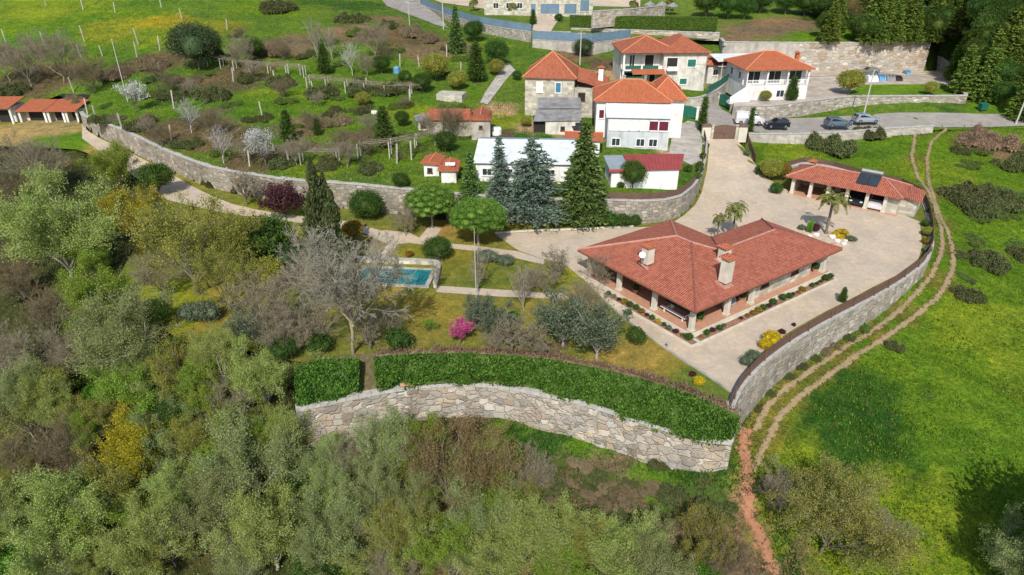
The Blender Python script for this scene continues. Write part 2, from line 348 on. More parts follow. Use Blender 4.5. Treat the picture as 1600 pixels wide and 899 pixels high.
M['ridge'] = m_plain('ridge_mortar', (.42,.22,.17), .85, .2, 3)
M['ridgeO'] = m_plain('ridge_tiles', (.60,.24,.12), .85, .15, 3)
def m_paving():
    m, t, b, o = newmat('crazy_paving'); v = coords(t)
    e = N(t, 'TexVoronoi', feature='DISTANCE_TO_EDGE'); e.inputs['Scale'].default_value = 2.1; t.links.new(v, e.inputs['Vector'])
    a = N(t, 'TexVoronoi'); a.inputs['Scale'].default_value = 2.1; t.links.new(v, a.inputs['Vector']); sp = N(t, 'SeparateColor'); t.links.new(a.outputs['Color'], sp.inputs[0])
    c = ramp(t, sp.outputs[0], [(0, (.49,.40,.295)), (.5, (.52,.425,.315)), (1, (.55,.455,.345))])
    c = mixc(t, ramp(t, e.outputs['Distance'], [(.02, (.35,)*3), (.07, (0,0,0))]), c, (.36,.30,.24))
    c = mixc(t, 1., c, ramp(t, noise(t, v, .28, 6, .65), [(.3, (.80,.79,.79)), (.5,(1,.99,.98)), (.7, (1.1,1.06,1.02))]), 'MULTIPLY')
    c = mixc(t, 1., c, ramp(t, noise(t, v, 1.9, 5, .7), [(.3, (.88,)*3), (.7, (1.08,)*3)]), 'MULTIPLY')
    c = mixc(t, ramp(t, noise(t, coords(t, scale=(.5,.2,1)), .9, 6, .7), [(.52, (0,0,0)), (.72, (.5,)*3)]), c, (.33,.28,.22))
    c = mixc(t, ramp(t, noise(t, v, .12, 3, .5), [(.45, (0,0,0)), (.6, (.35,)*3)]), c, (.40,.36,.30))
    t.links.new(c, b.inputs['Base Color']); b.inputs['Roughness'].default_value = .85; bump(t, b, mth(t, 'MINIMUM', e.outputs['Distance'], .08), .3, .05)
    return m
M['paving'] = m_paving()
M['asphalt'] = m_plain('worn_asphalt', (.30,.275,.245), .9, .14, .5, stain=(.22,.21,.19), bmp=.2)
M['concrete'] = m_plain('old_concrete', (.42,.39,.34), .9, .2, .6, stain=(.24,.225,.2), bmp=.2)
M['earthyard'] = m_plain('yard_earth_and_slabs', (.44,.38,.31), .95, .25, .5, stain=(.28,.24,.19), bmp=.3)
M['terracotta'] = m_plain('terracotta_floor', (.46,.25,.16), .7, .12, 2.5)
M['cream'] = m_plain('cream_stone', (.58,.54,.45), .8, .12, 1.5, stain=(.42,.39,.32))
M['white'] = m_plain('white_render', (.74,.74,.71), .8, .06, .8, stain=(.46,.43,.38))
M['white2'] = m_plain('clean_white_render', (.68,.68,.67), .8, .07, .8, stain=(.50,.48,.44))
M['dirty'] = m_plain('dirty_white_render', (.60,.58,.52), .85, .15, .8, stain=(.34,.32,.27))
M['blue'] = m_plain('blue_painted_board', (.13,.20,.27), .6, .12, .7)
M['brownf'] = m_plain('brown_fence_paint', (.14,.085,.065), .6, .15, 1.5)
M['green'] = m_plain('green_gate_paint', (.02,.13,.09), .45, .15, 1)
M['dark'] = m_plain('dark_interior', (.03,.028,.026), .9, .2, 1)
M['wood'] = m_plain('brown_wood', (.14,.06,.035), .6, .2, 3)
M['white_paint'] = m_plain('white_paint', (.78,.78,.76), .5, .05, 2)
M['zinc'] = m_plain('pale_metal_sheet', (.66,.70,.70), .5, .06, .7, stain=(.50,.53,.53))
M['fibro'] = m_plain('grey_fibre_cement', (.24,.24,.24), .9, .25, .8, stain=(.12,.12,.12))
M['redsheet'] = m_plain('red_sheet_roof', (.30,.06,.055), .55, .12, .8)
M['greysheet'] = m_plain('blue_grey_sheet', (.26,.31,.34), .6, .1, .7)
M['metal'] = m_plain('galvanised', (.42,.43,.43), .45, .1, 3, metal=.6)
M['post'] = m_plain('granite_post', (.44,.41,.36), .9, .2, 3)
M['pole'] = m_plain('concrete_pole', (.46,.45,.42), .85, .1, 2)
M['glass'] = m_plain('window_glass', (.03,.04,.05), .08, .3, .5, spec=.6)
M['shutgreen'] = m_plain('green_shutter', (.03,.17,.13), .5, .1, 2)
M['shutblue'] = m_plain('blue_shutter', (.05,.19,.30), .6, .2, 2)
M['shutwhite'] = m_plain('white_shutter', (.66,.66,.64), .6, .08, 2)
M['maroon'] = m_plain('maroon_window', (.13,.02,.04), .5, .2, 2)
# ------------------------------------------------------------------ ground sheets
# zones of real ground cover: (px, py, z guess, radius m, colour)
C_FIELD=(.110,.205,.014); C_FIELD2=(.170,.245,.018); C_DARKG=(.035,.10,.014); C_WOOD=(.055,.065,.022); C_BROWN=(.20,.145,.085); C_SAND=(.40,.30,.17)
C_LAWN=(.17,.18,.035); C_MOSS=(.235,.20,.04); C_BRUSH=(.13,.10,.055); C_ORANGE=(.42,.16,.06); C_SPRING=(.10,.20,.015); C_YEL=(.24,.26,.02)
def paint(x, y, base, blobs, seed=1):
    col = np.tile(np.array(base), (len(x), 1)); rs = np.random.RandomState(seed)
    jit = np.interp(np.sin(x*.9+y*.31)*np.cos(y*.77-x*.23)+.5*np.sin(x*2.3-y*1.7), [-1.5, 1.5], [.7, 1.3])
    for (bx, by, r, c) in blobs:
        d = np.hypot(x-bx, (y-by))/r*jit
        f = np.clip((1.15-d)/.35, 0, 1)[:, None]; f = f*f*(3-2*f)
        col = col*(1-f)+np.array(c)*f
    return col
def setcol(me, col):
    a = me.color_attributes.new('Col', 'FLOAT_COLOR', 'POINT')
    a.data.foreach_set('color', np.concatenate([col, np.ones((len(col), 1))], 1).astype(np.float32).ravel())
def sheet(name, poly, f, mat, step=1.2, off=0.0, base=None, blobs=(), jitter=.3, fnoise=0.0, **kw):
    xs = [p[0] for p in poly]; ys = [p[1] for p in poly]
    bp = []
    for i in range(len(poly)):
        a = Vector(poly[i]); b = Vector(poly[(i+1) % len(poly)]); n = max(1, int((b-a).length/step))
        bp += [tuple(a.lerp(b, k/n)) for k in range(n)]
    g = np.meshgrid(np.arange(min(xs)+step*.5, max(xs), step), np.arange(min(ys)+step*.5, max(ys), step))
    X = g[0].ravel(); Y = g[1].ravel(); rs = np.random.RandomState(5)
    X = X+rs.uniform(-jitter, jitter, len(X))*step; Y = Y+rs.uniform(-jitter, jitter, len(Y))*step
    k = inpoly(X, Y, poly); X = X[k]; Y = Y[k]
    pts = [Vector(p) for p in bp]+[Vector((a, b)) for a, b in zip(X, Y)]
    nb = len(bp); res = delaunay_2d_cdt(pts, [(i, (i+1) % nb) for i in range(nb)], [], 1, 1e-5)
    V = np.array([tuple(p) for p in res[0]]); Z = f(V[:, 0], V[:, 1])+off
    if fnoise: Z = Z+fnoise*(np.sin(V[:, 0]*1.7+2*np.sin(V[:, 1]*.9))*np.cos(V[:, 1]*1.3))
    tri = [t for t in res[2] if len(t) >= 3]
    me = bpy.data.meshes.new(name); me.from_pydata([(a, b, c) for (a, b), c in zip(V, Z)], [], tri); me.update()
    up = sum(p.normal.z for p in me.polygons[:50])
    if up < 0: me.flip_normals()
    for p in me.polygons: p.use_smooth = True
    me.materials.append(mat)
    if base is not None: setcol(me, paint(V[:, 0], V[:, 1], base, blobs))
    o = bpy.data.objects.new(name, me); COL.objects.link(o); kw.setdefault('kind', 'structure'); tag(o, **kw)
    return o
def zone(lst, f=None): 
    out = []
    for px, py, r, c in lst:
        x, y, z, _ = hit(px, py); out.append((x, y, r, c))
    return out
low_blobs = zone([(900,760,13,C_BRUSH),(850,700,5,C_SPRING),(900,720,5,C_DARKG),(980,710,5,C_SPRING),(1060,740,5,C_DARKG),(960,770,3.5,C_BROWN),(1040,830,3.5,C_BROWN),(1100,840,4,C_BROWN),(880,780,3,C_DARKG),
 (1020,790,3.5,C_SPRING),(900,860,6,C_BRUSH),(1130,700,2.2,C_DARKG),(1150,790,2.2,C_SPRING),(1100,870,5,C_BRUSH),(1215,790,4,C_BROWN),(1200,860,4,C_BROWN),
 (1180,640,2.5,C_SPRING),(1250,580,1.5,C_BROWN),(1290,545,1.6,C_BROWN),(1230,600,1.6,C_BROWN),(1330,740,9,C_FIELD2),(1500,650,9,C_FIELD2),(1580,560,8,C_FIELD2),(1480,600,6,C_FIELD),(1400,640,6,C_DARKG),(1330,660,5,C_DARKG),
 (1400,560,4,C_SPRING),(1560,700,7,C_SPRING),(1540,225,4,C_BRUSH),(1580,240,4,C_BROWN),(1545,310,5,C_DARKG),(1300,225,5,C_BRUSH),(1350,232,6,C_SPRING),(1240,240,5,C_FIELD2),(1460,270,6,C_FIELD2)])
_t = [(1432,203),(1424,245),(1450,300),(1466,345),(1472,385),(1455,432),(1400,486),(1355,515),(1300,548),(1255,578),(1215,615),(1190,645),(1172,680)]
low_blobs += [(a, b, r, c) for (a, b, r, c) in zone([(px+8, py+4, 2.0, (.15,.16,.03)) for px, py in _t])]
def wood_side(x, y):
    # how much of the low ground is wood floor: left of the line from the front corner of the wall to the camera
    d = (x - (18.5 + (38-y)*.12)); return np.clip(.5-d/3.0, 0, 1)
def low_sheet():
    s = .8; xs = np.arange(-130, 170, s); ys = np.arange(4, 150, s); X, Y = np.meshgrid(xs, ys)
    rs = np.random.RandomState(3); X = X+rs.uniform(-.25, .25, X.shape); Y = Y+rs.uniform(-.25, .25, Y.shape)
    Z = f_low(X, Y) + .10*np.sin(X*.9+1.3*np.sin(Y*.5))*np.sin(Y*.8) + rs.uniform(-.05, .05, X.shape)
    deep = inpoly(X, Y, TERR) ; Z = np.where(deep, np.minimum(Z, f_terr(X, Y)-1.0), Z)
    dn = inpoly(X, Y, NORTHP); Z = np.where(dn, np.minimum(np.minimum(Z, f_north(X, Y)-2.0), np.where(X < 30, -4.0, .5)), Z)
    ny, nx = X.shape; V = np.stack([X.ravel(), Y.ravel(), Z.ravel()], 1)
    i = np.arange(ny-1)[:, None]*nx + np.arange(nx-1)[None]; F = np.stack([i, i+1, i+nx+1, i+nx], 2).reshape(-1, 4)
    me = bpy.data.meshes.new('ground'); me.from_pydata(V.tolist(), [], F.tolist()); me.update()
    for p in me.polygons: p.use_smooth = True
    me.materials.append(M['low'])
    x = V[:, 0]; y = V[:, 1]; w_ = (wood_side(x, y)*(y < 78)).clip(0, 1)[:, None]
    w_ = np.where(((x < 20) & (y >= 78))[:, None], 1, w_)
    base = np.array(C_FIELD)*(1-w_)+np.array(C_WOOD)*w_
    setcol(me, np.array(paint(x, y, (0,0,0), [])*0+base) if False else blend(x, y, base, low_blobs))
    o = bpy.data.objects.new('ground', me); COL.objects.link(o); tag(o, kind='structure')
def blend(x, y, base, blobs):
    col = base.copy()
    jit = np.interp(np.sin(x*.9+y*.31)*np.cos(y*.77-x*.23)+.5*np.sin(x*2.3-y*1.7), [-1.5, 1.5], [.7, 1.3])
    for (bx, by, r, c) in blobs:
        d = np.hypot(x-bx, y-by)/r*jit; f = np.clip((1.15-d)/.35, 0, 1)[:, None]; f = f*f*(3-2*f)
        col = col*(1-f)+np.array(c)*f
    return col
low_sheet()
north_blobs = zone([(100,60,24,C_FIELD),(60,70,10,(.07,.19,.015)),(190,45,9,C_YEL),(260,35,6,(.30,.26,.02)),(230,60,7,C_FIELD2),(330,45,8,(.2,.22,.02)),(100,5,14,C_FIELD2),(420,15,12,C_FIELD),
 (60,125,9,C_BRUSH),(200,105,5,C_BRUSH),(255,95,7,C_BRUSH),(215,160,7,C_SPRING),(190,145,4,C_SPRING),(240,180,6,C_SPRING),(300,140,9,C_DARKG),(330,165,7,C_SPRING),(380,120,9,C_BRUSH),(360,180,6,C_BROWN),
 (280,200,6,C_BRUSH),(340,215,6,C_BRUSH),(450,70,8,C_BROWN),(560,50,8,C_BROWN),(640,60,9,C_BRUSH),(600,30,6,C_BROWN),(660,85,6,C_BROWN),(590,95,6,C_SPRING),(540,120,5,C_SPRING),(470,110,6,C_SPRING),(500,160,8,C_SPRING),(440,150,7,C_FIELD2),
 (560,180,4,C_BROWN),(420,170,7,C_SPRING),(520,170,7,C_SPRING),(600,175,6,C_SPRING),(200,160,6,C_SPRING),(460,130,5,C_SPRING),(620,165,5,C_SPRING),(650,180,5,C_FIELD2),(480,200,5,C_BROWN),(560,210,7,C_FIELD),(640,210,6,C_SPRING),(740,150,3.5,C_SPRING),(800,190,5,C_FIELD2),(790,215,4,C_BRUSH),(780,170,3,C_SAND),(845,225,3,C_SPRING),
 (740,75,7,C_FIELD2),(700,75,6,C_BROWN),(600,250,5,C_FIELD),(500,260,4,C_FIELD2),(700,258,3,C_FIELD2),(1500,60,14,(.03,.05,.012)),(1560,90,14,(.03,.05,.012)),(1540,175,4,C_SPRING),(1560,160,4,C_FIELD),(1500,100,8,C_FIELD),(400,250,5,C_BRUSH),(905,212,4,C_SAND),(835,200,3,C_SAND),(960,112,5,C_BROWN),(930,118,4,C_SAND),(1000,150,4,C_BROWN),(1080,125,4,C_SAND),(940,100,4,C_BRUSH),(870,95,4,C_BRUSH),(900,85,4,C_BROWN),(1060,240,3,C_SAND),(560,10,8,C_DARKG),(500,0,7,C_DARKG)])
def f_hill(x, y):
    z = f_north(x, y); my = np.zeros(np.shape(x), bool); mu = my.copy()
    for dx, dy in ((0,0),(1.6,0),(-1.6,0),(0,1.6),(0,-1.0)):
        my |= inpoly(x+dx, y+dy, YARDP)
    for dx, dy in ((0,0),(1.8,0),(-1.8,0),(0,1.8),(0,-.5)):
        mu |= inpoly(x+dx, y+dy, UPP)
    z = np.where(my, np.minimum(z, 4.1), z); return np.where(mu, np.minimum(z, f_upper(x, y)-1.5), z)
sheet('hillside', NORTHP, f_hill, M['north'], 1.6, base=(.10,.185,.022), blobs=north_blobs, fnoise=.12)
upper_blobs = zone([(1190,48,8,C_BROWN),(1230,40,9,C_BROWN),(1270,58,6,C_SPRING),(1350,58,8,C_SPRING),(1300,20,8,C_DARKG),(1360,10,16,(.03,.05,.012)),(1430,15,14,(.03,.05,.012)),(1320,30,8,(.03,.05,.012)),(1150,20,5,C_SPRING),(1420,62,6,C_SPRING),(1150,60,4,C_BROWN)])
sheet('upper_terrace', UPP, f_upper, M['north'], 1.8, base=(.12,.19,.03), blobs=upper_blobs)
sheet('yard_lawn', chain([(1322,149,4.8),(1505,148,4.8),(1495,134,4.8),(1440,132,4.8),(1345,133,4.8)]), lambda x, y: np.full(len(x), 4.84), M['lawn'], 1.5, base=C_SPRING, blobs=[])
sheet('yard', YARDP, lambda x, y: np.full(len(x), 4.8), M['earthyard'], 2.5)
lawn_blobs = zone([(640,500,5,C_MOSS),(680,490,4,C_MOSS),(560,460,4,C_MOSS),(300,480,6,C_MOSS),(250,490,5,(.22,.24,.02)),(220,460,5,(.2,.24,.02)),(1030,560,4,C_MOSS),(980,560,3,(.25,.2,.05)),(1100,600,3,(.12,.17,.03)),
 (780,430,4,(.16,.18,.03)),(720,410,3,(.2,.19,.03)),(880,480,4,C_MOSS),(860,430,3,(.2,.22,.02)),(600,380,3,(.26,.2,.06)),(700,360,2.5,(.25,.18,.06)),(480,340,4,(.16,.2,.02)),(400,325,4,(.15,.19,.02)),(740,370,3,C_MOSS),
 (640,400,3,(.2,.2,.03)),(440,420,4,C_MOSS),(830,355,3,(.15,.16,.03)),(900,356,3,(.15,.16,.03)),(60,205,8,(.3,.24,.1)),(150,240,6,(.3,.22,.08)),(100,225,6,C_SPRING)])
sheet('garden_lawn', TERR, f_terr, M['lawn'], 1.1, base=C_LAWN, blobs=lawn_blobs)

# ------------------------------------------------------------------ paved areas
DRIVE = [(1101,207,2.4),(1163,207,2.4),(1168,232,1.6),(1176,258,.6),(1192,280,.1),(1226,296,0),(1290,309,0),(1350,322,0),(1400,331,0),(1437,347,0),(1441,385,0),(1434,408,0),(1400,431,0),(1362,450,0),(1325,470,0),(1290,487,0),(1240,515,0),
 (1200,541,0),(1170,573,0),(1150,602,0),(1144,615,0),(1100,583,0),(1050,552,0),(1010,522,0),(975,497,0),(945,470,0),(915,440,0),(880,412,0),(845,404,0),(810,392,0),(774,367,0),(830,363,0),(900,361,0),(960,357,0),(1010,355,0),(1050,349,0),(1070,336,0),(1086,321,0),(1097,300,.1),(1104,270,.6),(1107,240,1.3),(1103,212,2.2)]
sheet('driveway', chain(DRIVE), f_terr, M['paving'], 1.5, .03)
def path(name, pts, off=.03, mat='paving'): sheet(name, chain(pts), f_terr, M[mat], .9, off)
path('garden_path', [(582,372,0),(600,360,0),(640,364,0),(655,372,0),(672,352,0),(690,358,0),(675,379,0),(740,384,0),(800,392,0),(812,394,0),(850,406,0),(850,414,0),(770,396,0),(700,388,0),(640,380,0),(622,382,0),(606,404,0),(590,402,0),(606,382,0)])
path('garden_path', [(682,447,0),(880,459,0),(890,468,0),(780,464,0),(682,457,0)])
path('paved_track', [(128,194,1.15),(128,215,1.0),(175,250,.6),(225,285,.3),(262,312,.1),(300,322,0),(345,332,0),(395,340,0),(435,345,0),(500,352,0),(560,362,0),(590,372,0),(600,362,0),(540,346,0),(450,336,0),(400,328,0),(362,319,0),(330,306,0),(300,290,.2),(262,268,.35),(200,236,.75),(158,217,.9),(136,203,1.05)], .035)
# village road and lanes
def fn(x, y): return f_north(x, y)
sheet('road', chain([(1103,204,2.6),(1165,207,2.5),(1240,206,2.7),(1330,204,2.75),(1460,194,2.9),(1600,190,3),(1720,188,3),(1720,177,3.1),(1600,178,3.1),(1500,178,3.05),(1400,179,3),(1300,181,3),(1200,184,3.1),(1150,181,3.2),(1128,172,3.3),(1120,163,3.4),(1090,160,3.8),(1088,170,3.6),(1100,186,3)]), fn, M['asphalt'], 1.2, .08)
sheet('lane', chain([(1045,240,3.3),(1050,215,3.3),(1055,200,3.4),(1075,188,3.5),(1090,192,3.2),(1098,222,3.2),(1094,250,3.0),(1080,256,3.1)]), fn, M['concrete'], 1.2, .10)
sheet('hill_road', chain([(590,-5,13.3),(650,-5,13),(668,14,12.2),(690,34,10.8),(700,48,10),(680,44,10.2),(640,28,11.2),(605,10,12.5)]), fn, M['asphalt'], 1.2, .15)
sheet('footpath', chain([(795,95,8),(805,110,7),(790,130,6),(775,150,5.4),(762,165,5.2),(750,163,5.2),(758,148,5.6),(778,120,6.4),(785,100,7.5)]), fn, M['concrete'], 1.0, .12)
sheet('upper_drive', [PX(832,49,11.2), PX(860,55,10.6), PX(874,30,12), PX(900,12,12.8), PX(1000,13,12.8), PX(1000,-10,13.6), PX(660,-12,14), PX(690,5,13), PX(760,16,12.6), PX(838,24,12.2)], f_upper, M['paving'], 2.0, .12)

# ------------------------------------------------------------------ wheel tracks over the field
def ribbon(name, pts, w, f, mat, off=.04, step=.5, seed=1, rag=.35, **kw):
    rs = random.Random(seed); P3 = [Vector(p) for p in pts]; q = []
    for a, b in zip(P3[:-1], P3[1:]):
        n = max(1, int((b-a).length/step)); q += [a.lerp(b, k/n) for k in range(n)]
    q.append(P3[-1])
    for _ in range(3): q = [q[0]]+[(q[i-1]+q[i]*2+q[i+1])/4 for i in range(1, len(q)-1)]+[q[-1]]
    mb = MB(); vs = []; uv = []; s = 0; cols = 5
    for i, p in enumerate(q):
        d = (q[min(i+1, len(q)-1)]-q[max(i-1, 0)]).normalized(); nrm = Vector((-d.y, d.x))
        if i: s += (q[i]-q[i-1]).length
        for k in range(cols):
            t = k/(cols-1)-.5; ww = w*(1+(rag*math.sin(s*.9+t*3)*.7+rs.uniform(-rag, rag))*(abs(t) > .4)); pp = p+nrm*t*ww
            vs.append((pp.x, pp.y, 0)); uv.append((s, t*w))
    X = np.array([v[0] for v in vs]); Y = np.array([v[1] for v in vs])
    Z = f(X, Y) + .10*np.sin(X*.9+1.3*np.sin(Y*.5))*np.sin(Y*.8) + off
    prof = np.tile(np.array([-.07, .03, .05, .03, -.07]), len(q)); Z = Z+prof
    fs = []; us = []
    for i in range(len(q)-1):
        for k in range(cols-1):
            a = i*cols+k; ff = (a, a+1, a+1+cols, a+cols)
            fs.append(ff[::-1]); us.append([uv[j] for j in ff[::-1]])
    mb.add([(x, y, z) for x, y, z in zip(X, Y, Z)], fs, us); kw.setdefault('kind', 'structure')
    return mb.build(name, mat, smooth=True, **kw)
def m_track(name, c1, c2, w_, cov=.5):
    m, t, b, o = newmat(name); v = coords(t); n1 = noise(t, v, 2.5, 6, .7)
    c = ramp(t, n1, [(.3, c1), (.7, c2)]); t.links.new(c, b.inputs['Base Color']); b.inputs['Roughness'].default_value = .95; bump(t, b, n1, .6, .08)
    c0 = N(t, 'TexCoord'); sp = N(t, 'SeparateXYZ'); t.links.new(c0.outputs['UV'], sp.inputs[0]); e = mth(t, 'DIVIDE', mth(t, 'ABSOLUTE', sp.outputs[1]), w_*.5)
    k = mth(t, 'ADD', mth(t, 'SUBTRACT', mth(t, 'MULTIPLY', noise(t, v, 1.7, 6, .8), 3.0), .62), mth(t, 'MULTIPLY', e, -1.15)); a = ramp(t, k, [(cov-.08, (0,0,0)), (cov+.1, (1,1,1))]); t.links.new(a, b.inputs['Alpha']); return m
M['dirt'] = m_track('dry_track_earth', (.22,.165,.09), (.35,.26,.145), 1.1, .38)
M['clay'] = m_track('orange_clay', (.24,.13,.07), (.44,.20,.115), 2.2, .42)
TRK_IN = [(1432,203,2.0),(1428,222,1.4),(1424,245,.8),(1432,275,.1),(1450,300,-.4),(1462,330,-.7),(1470,360,-1),(1472,385,-1.3),(1468,405,-1.6),(1455,432,-2),(1430,462,-2.3),(1400,491,-2.6),(1360,519,-2.9),(1300,557,-3.2),(1262,582,-3.4),(1225,611,-3.8),(1200,636,-4.2),(1178,676,-4.6)]
TRK_OUT = [(1478,203,2.0),(1455,222,1.2),(1448,250,.6),(1450,285,-.1),(1465,330,-.7),(1482,370,-1.3),(1490,400,-1.7),(1486,430,-2.2),(1468,462,-2.6),(1440,487,-2.8),(1405,515,-3),(1355,548,-3.3),(1300,585,-3.6),(1250,620,-3.9),(1215,655,-4.3),(1200,690,-4.7)]
def low_xy(lst):
    out = []
    for px, py, z in lst:
        x, y, _, _ = hit(px, py); out.append((x, y))
    return out
ribbon('dirt_track', low_xy(TRK_IN), 1.1, f_low, M['dirt'], .06, seed=2, rag=.16)
ribbon('dirt_track', low_xy(TRK_OUT+[(1188,712,-5),(1176,740,-5.4)]), 1.1, f_low, M['dirt'], .06, seed=3, rag=.16)
ribbon('clay_track', low_xy([(1165,672,-5),(1160,700,-5),(1168,740,-5.5),(1165,775,-6),(1176,820,-6.4),(1195,860,-6.8),(1210,899,-7.2),(1222,930,-7)]), 2.2, f_low, M['clay'], .06, seed=4, rag=.35)

# ------------------------------------------------------------------ walls along a line
def resamp(pts, step):
    q = []
    for a, b in zip(pts[:-1], pts[1:]):
        a = Vector(a); b = Vector(b); n = max(1, int((b.xy-a.xy).length/step)); q += [a.lerp(b, k/n) for k in range(n)]
    q.append(Vector(pts[-1])); return q
def smooth(q, it=2):
    for _ in range(it): q = [q[0]]+[(q[i-1]+q[i]*2+q[i+1])/4 for i in range(1, len(q)-1)]+[q[-1]]
    return q
def wall(name, top, zbot, th, mat, label, cat='retaining wall', cap=.14, capw=.08, step=.8, rough=.05, batter=.0, parent=None, capmat=None, seed=1, side=1, group=None):
    """top: [(x,y,ztop)], zbot: number or function(x,y). The line is the outer face; the thickness goes to the side given."""
    rs = random.Random(seed); q = smooth(resamp(top, step)); n = len(q)
    nr = []
    for i in range(n):
        d = (q[min(i+1, n-1)].xy-q[max(i-1, 0)].xy).normalized(); nr.append(Vector((-d.y, d.x))*side)
    zb = [(zbot(p.x, p.y) if callable(zbot) else zbot) for p in q]
    rows = 6; mb = MB(); vs = []; uv = []; s = 0
    for i, p in enumerate(q):
        if i: s += (p.xy-q[i-1].xy).length
        ztop = p.z-cap
        for k in range(rows):
            t = k/(rows-1); z = zb[i]+(ztop-zb[i])*t
            off = -batter*(1-t)*(ztop-zb[i]) + (rs.uniform(-rough, rough) if 0 < k < rows-1 else 0)
            pp = p.xy+nr[i]*off; vs.append((pp.x, pp.y, z)); uv.append((s, z))
        for k in range(2):
            pp = p.xy+nr[i]*th; z = ztop if k == 0 else zb[i]; vs.append((pp.x, pp.y, z)); uv.append((s+.5, z))
    m = rows+2; fs = []; us = []
    for i in range(n-1):
        for k in range(m):
            a = i*m+k; b = i*m+(k+1) % m; ff = (a, b, b+m, a+m)
            if side > 0: ff = ff[::-1]
            fs.append(ff); us.append([uv[j] for j in ff])
    e0 = tuple(range(m)); e1 = tuple((n-1)*m+k for k in range(m))
    if side > 0: e1 = e1[::-1]; 
    else: e0 = e0[::-1]
    for e in (e0, e1): fs.append(e); us.append([(vs[j][0]+vs[j][1], vs[j][2]) for j in e])
    mb.add(vs, fs, us)
    o = mb.build(name, mat, parent, label=label, cat=cat, group=group, kind='thing')
    if cap:
        cb = MB(); s = 0
        for i in range(n-1):
            a, b = q[i], q[i+1]; jz = rs.uniform(-.02, .03)
            p0 = a.xy-nr[i]*capw; p1 = b.xy-nr[i+1]*capw; p2 = b.xy+nr[i+1]*(th+capw*.5); p3 = a.xy+nr[i]*(th+capw*.5)
            g = (b.xy-a.xy)*.01
            za, zb_ = a.z-cap, b.z-cap
            quad = [p0+g, p1-g, p2-g, p3+g]; zt = [a.z+jz, b.z+jz, b.z+jz, a.z+jz]; zl = [za+.002, zb_+.002, zb_+.002, za+.002]
            V = [(c.x, c.y, z) for c, z in zip(quad, zl)]+[(c.x, c.y, z) for c, z in zip(quad, zt)]
            F = [(3,2,1,0),(4,5,6,7),(0,1,5,4),(1,2,6,5),(2,3,7,6),(3,0,4,7)]
            if side < 0: F = [f[::-1] for f in F]
            cb.add(V, F)
        cb.build('coping', capmat or M['coping'], o)
    return o, q, nr
def lowz(d=.6): return lambda x, y: float(f_low(x, y))-d
# yard wall on the right (outer face); starts at the garage corner, ends at the front corner
EW = [P(*p) for p in EASTW]
east, eq, en = wall('retaining_wall', [(x, y, z+.12) for x, y, z in EW[8:]], lambda x, y: min(float(f_low(x, y)), -.3)-.8, .5, M['wallB'],
     'long curved grey stone retaining wall carrying the brown fence beside the dirt track', cap=.12, batter=.05, side=-1, seed=4)
garagew, _, _ = wall('stone_wall', [(x, y, z+.35) for x, y, z in EW[4:9]], lambda x, y: -1.0, .45, M['wallB'], 'low pale stone wall behind the long carport roof', 'wall', side=-1, seed=5)
# front retaining wall below the ivy hedge
FW = [P(*p) for p in [(1144,690,-2.5),(1100,687,-2.45),(1040,669,-2.4),(960,643,-2.35),(895,624,-2.3),(830,611,-2.3),(780,601,-2.3),(740,598,-2.3),(690,599,-2.3),(640,604,-2.4),(600,610,-2.5),(540,622,-2.6),(500,630,-2.7),(462,640,-2.8)]]
front, fq, fnr = wall('retaining_wall', FW, lambda x, y: float(f_low(x, y))-.8, .7, M['wallA'], 'tall pale stone block retaining wall below the ivy hedge facing the wood', cap=.3, capw=.1, batter=.06, side=-1, seed=6, rough=.08)
# buttress end return of the front wall towards the track
wall('wall_return', [P(1144,690,-2.5), (P(1147,640,0)[0]+.3, P(1147,640,0)[1], -.2)], lambda x, y: float(f_low(x, y))-1, .6, M['wallB'], 'short sloping stone wall end at the front corner by the orange clay', 'wall', side=1, seed=7)
# ledge of soil under the hedge between the two levels
ledge = MB(); q2 = resamp([P(*p) for p in FRONTT], 1.0)
LA = smooth(resamp(FW, .8)); 
def nearest(q, p): return min(q, key=lambda a: (a.xy-p.xy).length)
for a, b in zip(LA[:-1], LA[1:]):
    c, d = nearest(q2, a), nearest(q2, b)
    ledge.add([(a.x, a.y+.35, a.z-.25), (b.x, b.y+.35, b.z-.25), (d.x, d.y, -.02), (c.x, c.y, -.02)], [(3,2,1,0)])
lo = ledge.build('hedge_bank', m_plain('hedge_soil', (.12,.10,.05), .95, .4, 3, stain=(.06,.08,.02), bmp=.6), kind='structure')
# wall between garden and village
NW = [(x, y, z+h) for (x, y, z), h in zip(NWW, NH)]
nwall, nq, nn = wall('retaining_wall', NW[:17], lambda x, y: float(f_terr(x, y))-.4, .6, M['wallE'], 'long old stone retaining wall behind the garden from the huts to the conifers', cap=.16, side=1, seed=8, batter=.03)
nwall2, nq2, nn2 = wall('retaining_wall', NW[16:], lambda x, y: float(f_terr(x, y))-.4, .6, M['wallC'], 'curved pale rubble wall climbing beside the driveway to the brown gate', cap=.12, side=1, seed=9)
wall('retaining_wall', [P(-60,172,3.0),P(0,170,3.1),P(60,160,3.1),P(100,155,3.1),(NW[0][0]-1.0,NW[0][1]+6,NW[0][2]+.6),NW[0]], lambda x, y: .2, .5, M['wallB'], 'pale stone wall behind the row of small orange roofed huts', side=1, seed=19)
